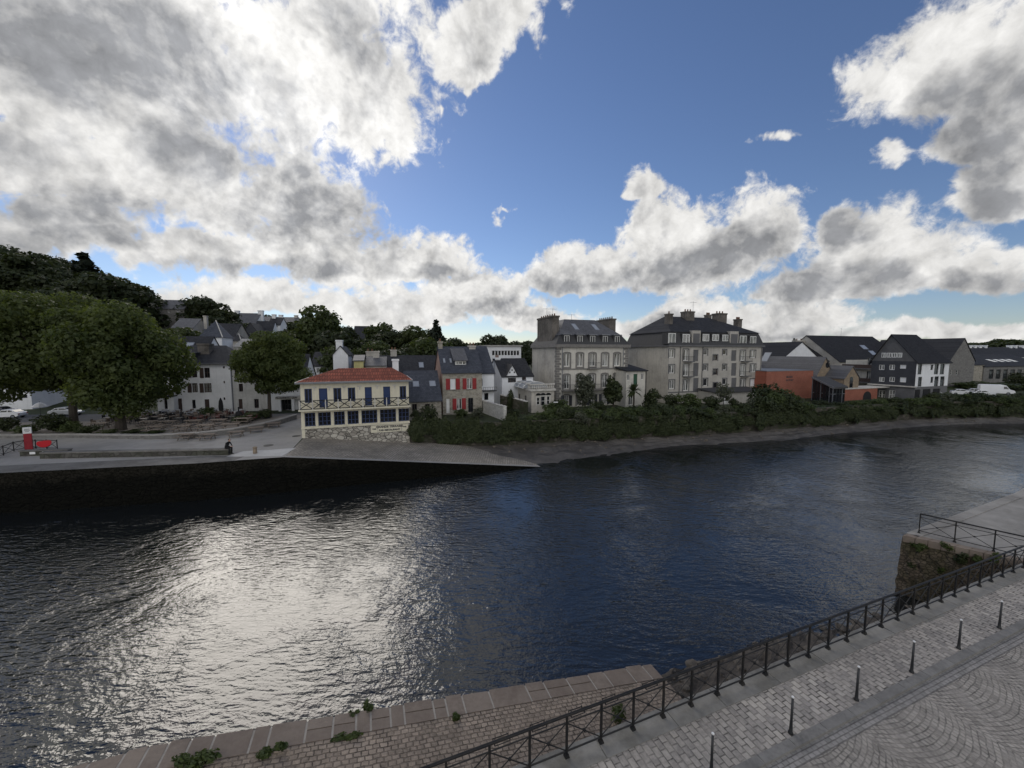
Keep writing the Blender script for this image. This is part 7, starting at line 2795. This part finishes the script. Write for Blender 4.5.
def chair(label, m__, group):
    t = thing('terrace_chair', label, 'chair', (0, 0, 3.02), 0, group, origin=False)
    k = MB(); k.box(-.22, .22, -.22, .22, .43, .46); k.build('seat', m__, t)
    k = MB()
    k.hexa([(-.22, .19, .46), (.22, .19, .46), (.22, .22, .46), (-.22, .22, .46)], [(-.21, .27, .86), (.21, .27, .86), (.21, .30, .86), (-.21, .30, .86)])
    k.build('backrest', m__, t)
    for x in (-.19, .19):
        for y in (-.19, .19):
            k = MB(); k.tube((x * 1.1, y * 1.1, 0), (x, y, .43), .016, n=5); k.build('leg', M['dark_metal'], t)
    return t


rr = random.Random(44)
used = {}


def place(key, maker, x, y, rz):
    if key not in used:
        used[key] = maker()
        o = used[key]
        o.location = (x, y, 3.02)
        o.rotation_euler.z = rz
    else:
        o = copytree(used[key], (x, y, 3.02), rz)
    return o


nt = 0
for row, (Y, x0, x1, step) in enumerate(((42.6, 152, 222, 2.5), (44.6, 96, 228, 2.4), (46.4, 98, 230, 2.0), (48.0, 104, 226, 1.8), (49.6, 110, 232, 1.8), (51.2, 120, 228, 1.9), (52.8, 140, 222, 2.0))):
    xa, xb = PY(x0, 384, Y).x, PY(x1, 384, Y).x
    x = xa
    while x < xb:
        yj = Y + (x - xa) * .2 + rr.uniform(-.25, .25)
        pxx = PXG((x, yj))
        if not (108 < pxx < 126 and yj < 46.5) and not (198 < pxx < 214 and yj > 51):
            rz = R(14) + rr.uniform(-.12, .12)
            if row < 2:
                place('picnic', lambda: picnic('weathered wooden picnic table on the front rows of the terrace', M['bleached_wood']), x, yj, rz)
            else:
                kk = rr.random()
                key = 'red' if (row in (2, 4) and kk < .55) else ('white' if kk < .45 and row > 3 else ('wood' if kk < .7 else 'dark'))
                mm = {'red': M['red_chair_paint'], 'white': M['white_chair_paint'], 'wood': M['bleached_wood'], 'dark': M['black_chair_paint']}[key]
                place('t' + key, lambda: cafe_table({'red': 'dark red square cafe table on the terrace', 'white': 'pale square cafe table on the rear of the terrace', 'wood': 'wooden square cafe table on the terrace', 'dark': 'black square cafe table on the terrace'}[key], mm), x, yj, rz)
                for q in range(rr.choice([2, 3, 4])):
                    an = rz + q * math.pi / 2
                    cx_, cy_ = x + math.cos(an) * .62, yj + math.sin(an) * .62
                    place('c' + key, lambda: chair({'red': 'dark red chair at a terrace table', 'white': 'pale chair at a terrace table', 'wood': 'wooden chair at a terrace table', 'dark': 'black chair at a terrace table'}[key], mm, 'chairs on the terrace'), cx_, cy_, an - math.pi / 2 + rr.uniform(-.3, .3))
        x += step * rr.uniform(.92, 1.1)

for (px, py, a_) in ((182, 440.5, 4), (204, 440.3, 8), (233, 437.5, 20), (253, 433.0, 30), (271, 428.2, 36)):
    p = P(px, py, 3)
    q = copytree(used['picnic'], (p.x + .15, p.y + .3, 3.02), R(a_), .82, label='weathered wooden picnic table set against the outside of the curved kerb wall', group='tables outside the kerb wall')
# parasols
def parasol_closed(label, px, Y):
    o_ = PY(px, 384, Y)
    t = thing('closed_parasol', label, 'parasol', (o_.x, Y, 3.02), origin=False)
    k = MB(); k.tube((0, 0, 0), (0, 0, 2.6), .025, n=8); k.lathe([(.28, 0), (.28, .06), (.05, .1)], (0, 0, 0), 12); k.build('pole', M['dark_metal'], t)
    k = MB(); k.lathe([(.10, .72), (.27, .85), (.29, 1.4), (.22, 2.1), (.08, 2.5), (.02, 2.6)], (0, 0, 0), 10); k.build('canopy', M['canvas_black'], t)


parasol_closed('folded black parasol standing before the restaurant wall', 219.5, 53.5)
o_ = PY(37.5, 384, 49.5)
t = thing('open_parasol', 'open white parasol under the big tree by the parked cars', 'parasol', (o_.x, 49.5, 3.02), origin=False)
k = MB(); k.tube((0, 0, 0), (0, 0, 2.6), .025, n=8); k.build('pole', M['dark_metal'], t)
k = MB(); k.lathe([(.75, 1.9), (.73, 1.95), (.4, 2.3), (.02, 2.5)], (0, 0, 0), 8); k.build('canopy', M['canvas_white'], t)
o_ = PY(237, 384, 50.5)
t = thing('outdoor_stove', 'dark barrel-shaped stove standing on the terrace by the kerb bed', 'stove', (o_.x, 50.5, 3.02), origin=False)
k = MB(); k.lathe([(.34, 0), (.40, .3), (.40, .8), (.32, 1.1), (.12, 1.2)], (0, 0, 0), 14); k.build('drum', M['canvas_black'], t)
k = MB(); k.lathe([(.07, 1.2), (.07, 1.6), (.12, 1.62), (.02, 1.75)], (0, 0, 0), 8); k.build('flue', M['canvas_black'], t)

# ------------------------------------------------------------------ quay furniture, far side
def far_railing():
    pts = [P(57.5, 449.2, 3.0), P(47, 449.0, 3.0), P(36, 448.9, 3.0), P(25, 449.2, 3.0), P(14, 451.4, 3.0), P(3.7, 455.6, 3.0), P(-6, 459.5, 3.0), P(-17, 464, 3.0)]
    t = thing('far_railing', 'black railing with crossed bars at the corner of the far quay', 'railing', tuple(pts[2]))
    up = Vector((0, 0, 1))
    h_ = .82
    for p in pts:
        k = MB(); k.tube(p, p + up * (h_ + .08), .035, n=7); k.build('post', M['rail_paint'], t)
    k = MB(); k.path([p + up * h_ for p in pts], .032, 7); k.build('top_rail', M['rail_paint'], t)
    k = MB(); k.path([p + up * .12 for p in pts], .022, 6); k.build('rail_bar', M['rail_paint'], t)
    for a, c in zip(pts[:-1], pts[1:]):
        k = MB()
        k.tube(a + up * .13, c + up * (h_ - .02), .018, n=5)
        k.tube(a + up * (h_ - .02), c + up * .13, .018, n=5)
        k.build('cross_brace', M['rail_paint'], t)


far_railing()
p = P(29.3, 450.0, 3.0)
t = thing('rescue_post', 'red post with a white top board beside the far railing', 'post', tuple(p), R(40), origin=False)
k = MB(); k.box(-.24, .24, -.1, .1, 0, 1.55); k.build('post_body', M['post_red'], t)
k = MB(); k.box(-.255, .255, -.115, .115, 1.553, 2.12); tb = k.build('top_board', M['white_paint'], t)
k = MB()
for i, (w_, z) in enumerate(((.3, 1.95), (.36, 1.84), (.22, 1.73))):
    k.box(-w_ / 2, w_ / 2, -.122, -.1155, z - .02, z + .02)
k.build('notice_lines', M['lettering'], tb)
p = P(46, 451.0, 3.0)
t = thing('life_ring_case', 'bright red life ring case hung on the far railing', 'life ring', (p.x + .1, p.y - .15, 3.32), R(44), origin=False)
k = MB()
pts = []
for i in range(21):
    an = math.pi + math.pi * i / 20
    pts.append((.56 * math.cos(an), .62 + .52 * math.sin(an) * (1.0)))
pts += [(.52, .78), (.34, .86), (.16, .84), (0, .86), (-.16, .84), (-.34, .86), (-.52, .78)]
k.hexa([(x, -.20, z) for x, z in pts], [(x, 0, z) for x, z in pts])
o = k.build('case', M['life_red'], t)
bv = o.modifiers.new('soften', 'BEVEL'); bv.width = .04; bv.segments = 2
k = MB(); k.box(-.06, .06, -.02, .1, .1, .9); k.build('bracket', M['dark_metal'], t)
t.scale = (.8,) * 3
for (x0, y0, x1, y1, lb) in ((28.5, 452.3, 34.0, 455.2, 'small white plate on the wall under the red post'), (35.5, 451.8, 42.5, 456.8, 'white rounded plate on the wall under the life ring case')):
    pass
# short wall under the far railing
a, c = P(24, 450.4, 3.0), P(60, 450.6, 3.0)
t = thing('quay_step_wall', 'short dark masonry step under the red post and the far railing', 'wall', tuple(a))
f9 = Fr((P(20, 456.5, 3).x, P(20, 456.5, 3).y), 8, 3.6, 1.6, 2.9)
k = MB(); k.fbox(f9, 0, f9.L, 0, .4, 2.9, 3.42); k.build('wall_body', M['parapet_stone'], t)
k = MB(); k.fbox(f9, -.05, f9.L + .05, -.05, .45, 3.42, 3.5); k.build('coping', M['ledge_stone'], t)
for (s_, z, w_, h_, lb) in ((.75, 3.27, .42, .2, 'small white plate on the wall under the red post'), (1.7, 3.22, .55, .32, 'larger white plate on the wall under the life ring case')):
    k = MB(); k.fbox(f9, s_, s_ + w_, -.025, -.003, z - h_ / 2, z + h_ / 2)
    o = k.build('wall_plate', M['canvas_white'], None, loc=f9.w(s_, 0, z)); tag(o, lb, 'plate')
# mooring ring on the dark wall, mooring stone, manhole covers
p = PY(134.3, 475, 30.0)
k = MB()
k.path([(p.x + .26 * math.cos(2 * math.pi * i / 16), p.y - .16, p.z + .26 * math.sin(2 * math.pi * i / 16)) for i in range(17)], .045, 6)
tag(k.build('mooring_ring', mat('rusty_iron', (.12, .09, .07), .8, .5, 6), None, loc=(p.x, p.y - .1, p.z)), 'round iron mooring ring on the dark quay wall', 'mooring ring')
p = P(255.2, 453.6, 3.0)
t = thing('mooring_stone', 'short pale stone mooring post on the concrete apron', 'mooring post', tuple(p), origin=False)
k = MB(); k.lathe([(.17, 0), (.16, .3), (.15, .5)], (0, 0, 0), 12); k.build('shaft', M['rubble_warm'], t)
k = MB(); k.lathe([(.18, .502), (.19, .56), (.14, .62), (.05, .64)], (0, 0, 0), 12); k.build('head', M['rubble_warm'], t)
for (px, py, r_, lb) in ((268.5, 445.6, .42, 'dark round manhole cover on the pale quay'), (296.5, 436.2, .4, 'dark drain cover at the corner of the cream building')):
    p = P(px, py, 3.0)
    k = MB(); k.lathe([(r_, 0), (r_, .03), (r_ * .9, .035)], (p.x, p.y, 3.015), 18)
    tag(k.build('manhole_cover', M['dark_metal'], None, loc=tuple(p)), lb, 'manhole cover')
# gauge pillar in the mud
p = P(743, 431.5, .6)
t = thing('mooring_pillar', 'squat stone pillar with a pale cap standing in the mud', 'pillar', tuple(p), R(20), origin=False)
k = MB(); k.hexa([(-.5, -.5, -.6), (.5, -.5, -.6), (.5, .5, -.6), (-.5, .5, -.6)], [(-.42, -.42, 1.75), (.42, -.42, 1.75), (.42, .42, 1.75), (-.42, .42, 1.75)]); k.build('shaft', M['rubble_warm'], t)
k = MB(); k.hexa([(-.52, -.52, 1.752), (.52, -.52, 1.752), (.52, .52, 1.752), (-.52, .52, 1.752)], [(-.4, -.4, 2.0), (.4, -.4, 2.0), (.4, .4, 2.0), (-.4, .4, 2.0)]); k.build('cap', M['pale_trim'], t)
# garden lamp
p = PY(556, 384, 55.0)
t = thing('garden_lamp', 'lamp post with a flat white head left of the mansion garden', 'lamp', (p.x, 55.0, 3.0), origin=False)
zh = zat(556, 402.5, 55.0) - 3
k = MB(); k.tube((0, 0, -.2), (0, 0, zh), .04, .03, n=8); k.build('pole', M['dark_metal'], t)
k = MB(); k.hexa([(-.32, -.12, zh), (.32, -.12, zh), (.32, .12, zh), (-.32, .12, zh)], [(-.26, -.09, zh + .1), (.26, -.09, zh + .1), (.26, .09, zh + .1), (-.26, .09, zh + .1)]); k.build('lamp_head', M['canvas_white'], t)

# ------------------------------------------------------------------ the seated person
pe = Vector(PAR.w(PAR.L - .28, .18, 3.56))
t = thing('person', 'person in dark clothes sitting hunched on the end of the low quay wall', 'person', tuple(pe), R(-14), origin=False)
# faces +x ; seat at z=0
J = {'pelvis': (0, 0, .10), 'waist': (.05, 0, .28), 'chest': (.17, 0, .46), 'neck': (.27, 0, .60), 'headb': (.31, 0, .66),
     'hipL': (.02, .10, .09), 'kneeL': (.44, .13, .12), 'ankL': (.42, .12, -.40), 'toeL': (.58, .13, -.47),
     'hipR': (.02, -.10, .09), 'kneeR': (.46, -.12, .10), 'ankR': (.36, -.12, -.40), 'toeR': (.52, -.13, -.47),
     'shL': (.20, .18, .53), 'elL': (.34, .22, .26), 'wrL': (.52, .10, .24), 'shR': (.20, -.18, .53), 'elR': (.34, -.22, .26), 'wrR': (.52, -.08, .25)}
rad_ = {'pelvis': .14, 'waist': .125, 'chest': .14, 'neck': .055, 'headb': .06, 'hipL': .10, 'kneeL': .065, 'ankL': .045, 'toeL': .035, 'hipR': .10, 'kneeR': .065, 'ankR': .045, 'toeR': .035,
        'shL': .065, 'elL': .045, 'wrL': .032, 'shR': .065, 'elR': .045, 'wrR': .032}
E_ = [('pelvis', 'waist'), ('waist', 'chest'), ('chest', 'neck'), ('neck', 'headb'), ('pelvis', 'hipL'), ('hipL', 'kneeL'), ('kneeL', 'ankL'), ('ankL', 'toeL'), ('pelvis', 'hipR'), ('hipR', 'kneeR'), ('kneeR', 'ankR'), ('ankR', 'toeR'),
      ('chest', 'shL'), ('shL', 'elL'), ('elL', 'wrL'), ('chest', 'shR'), ('shR', 'elR'), ('elR', 'wrR')]


def skin(name, J_, E__, rd, m__, parent, root):
    ks = list(J_)
    me = bpy.data.meshes.new(name)
    me.from_pydata([J_[q] for q in ks], [(ks.index(a), ks.index(b2)) for a, b2 in E__], [])
    o = bpy.data.objects.new(name, me)
    COL.objects.link(o)
    sk = o.modifiers.new('skin', 'SKIN')
    if not me.skin_vertices:
        pass
    lay = me.skin_vertices[0].data if me.skin_vertices else None
    if lay is None:
        import bmesh
        bm = bmesh.new(); bm.from_mesh(me)
        sl = bm.verts.layers.skin.verify()
        bm.to_mesh(me); bm.free()
        lay = me.skin_vertices[0].data
    for i, q in enumerate(ks):
        lay[i].radius = (rd[q], rd[q])
        lay[i].use_root = (q == root)
    sb = o.modifiers.new('smooth', 'SUBSURF')
    sb.levels = sb.render_levels = 1
    me.materials.append(m__)
    o.parent = parent
    return o


skin('body', J, E_, rad_, M['dark_cloth'], t, 'pelvis')
k = MB()
hc = Vector((.37, 0, .76))
k.lathe([(.03, -.13), (.065, -.10), (.082, -.04), (.088, .02), (.08, .075), (.05, .11), (.015, .122)], tuple(hc), 14)
k.lathe([(.012, -.018), (.02, 0), (.008, .03)], (hc.x + .088, 0, hc.z - .01), 6)
hd_ = k.build('head', M['skin'], t, True)
k = MB(); k.lathe([(.086, .0), (.095, .03), (.088, .085), (.055, .122), (.015, .134)], (hc.x - .018, 0, hc.z), 14); k.build('hair', M['hair'], hd_, True)
for s_ in (1, -1):
    Jh = {'w': (.52, .10 * s_, .245), 'p': (.59, .075 * s_, .235)}
    rh = {'w': .03, 'p': .034}
    Eh = [('w', 'p')]
    for f in range(4):
        Jh['f%d' % f] = (.64 + .006 * f, .06 * s_ + (f - 1.5) * .016, .225)
        Jh['g%d' % f] = (.665, .045 * s_ + (f - 1.5) * .014, .205)
        rh['f%d' % f] = .010; rh['g%d' % f] = .008
        Eh += [('p', 'f%d' % f), ('f%d' % f, 'g%d' % f)]
    Jh['t'] = (.60, .04 * s_, .26); Jh['u'] = (.635, .028 * s_, .265)
    rh['t'] = .011; rh['u'] = .009
    Eh += [('p', 't'), ('t', 'u')]
    skin('hand', Jh, Eh, rh, M['skin'], t, 'w')
for _o in bpy.data.objects:
    if 'o' in _o:
        del _o['o']
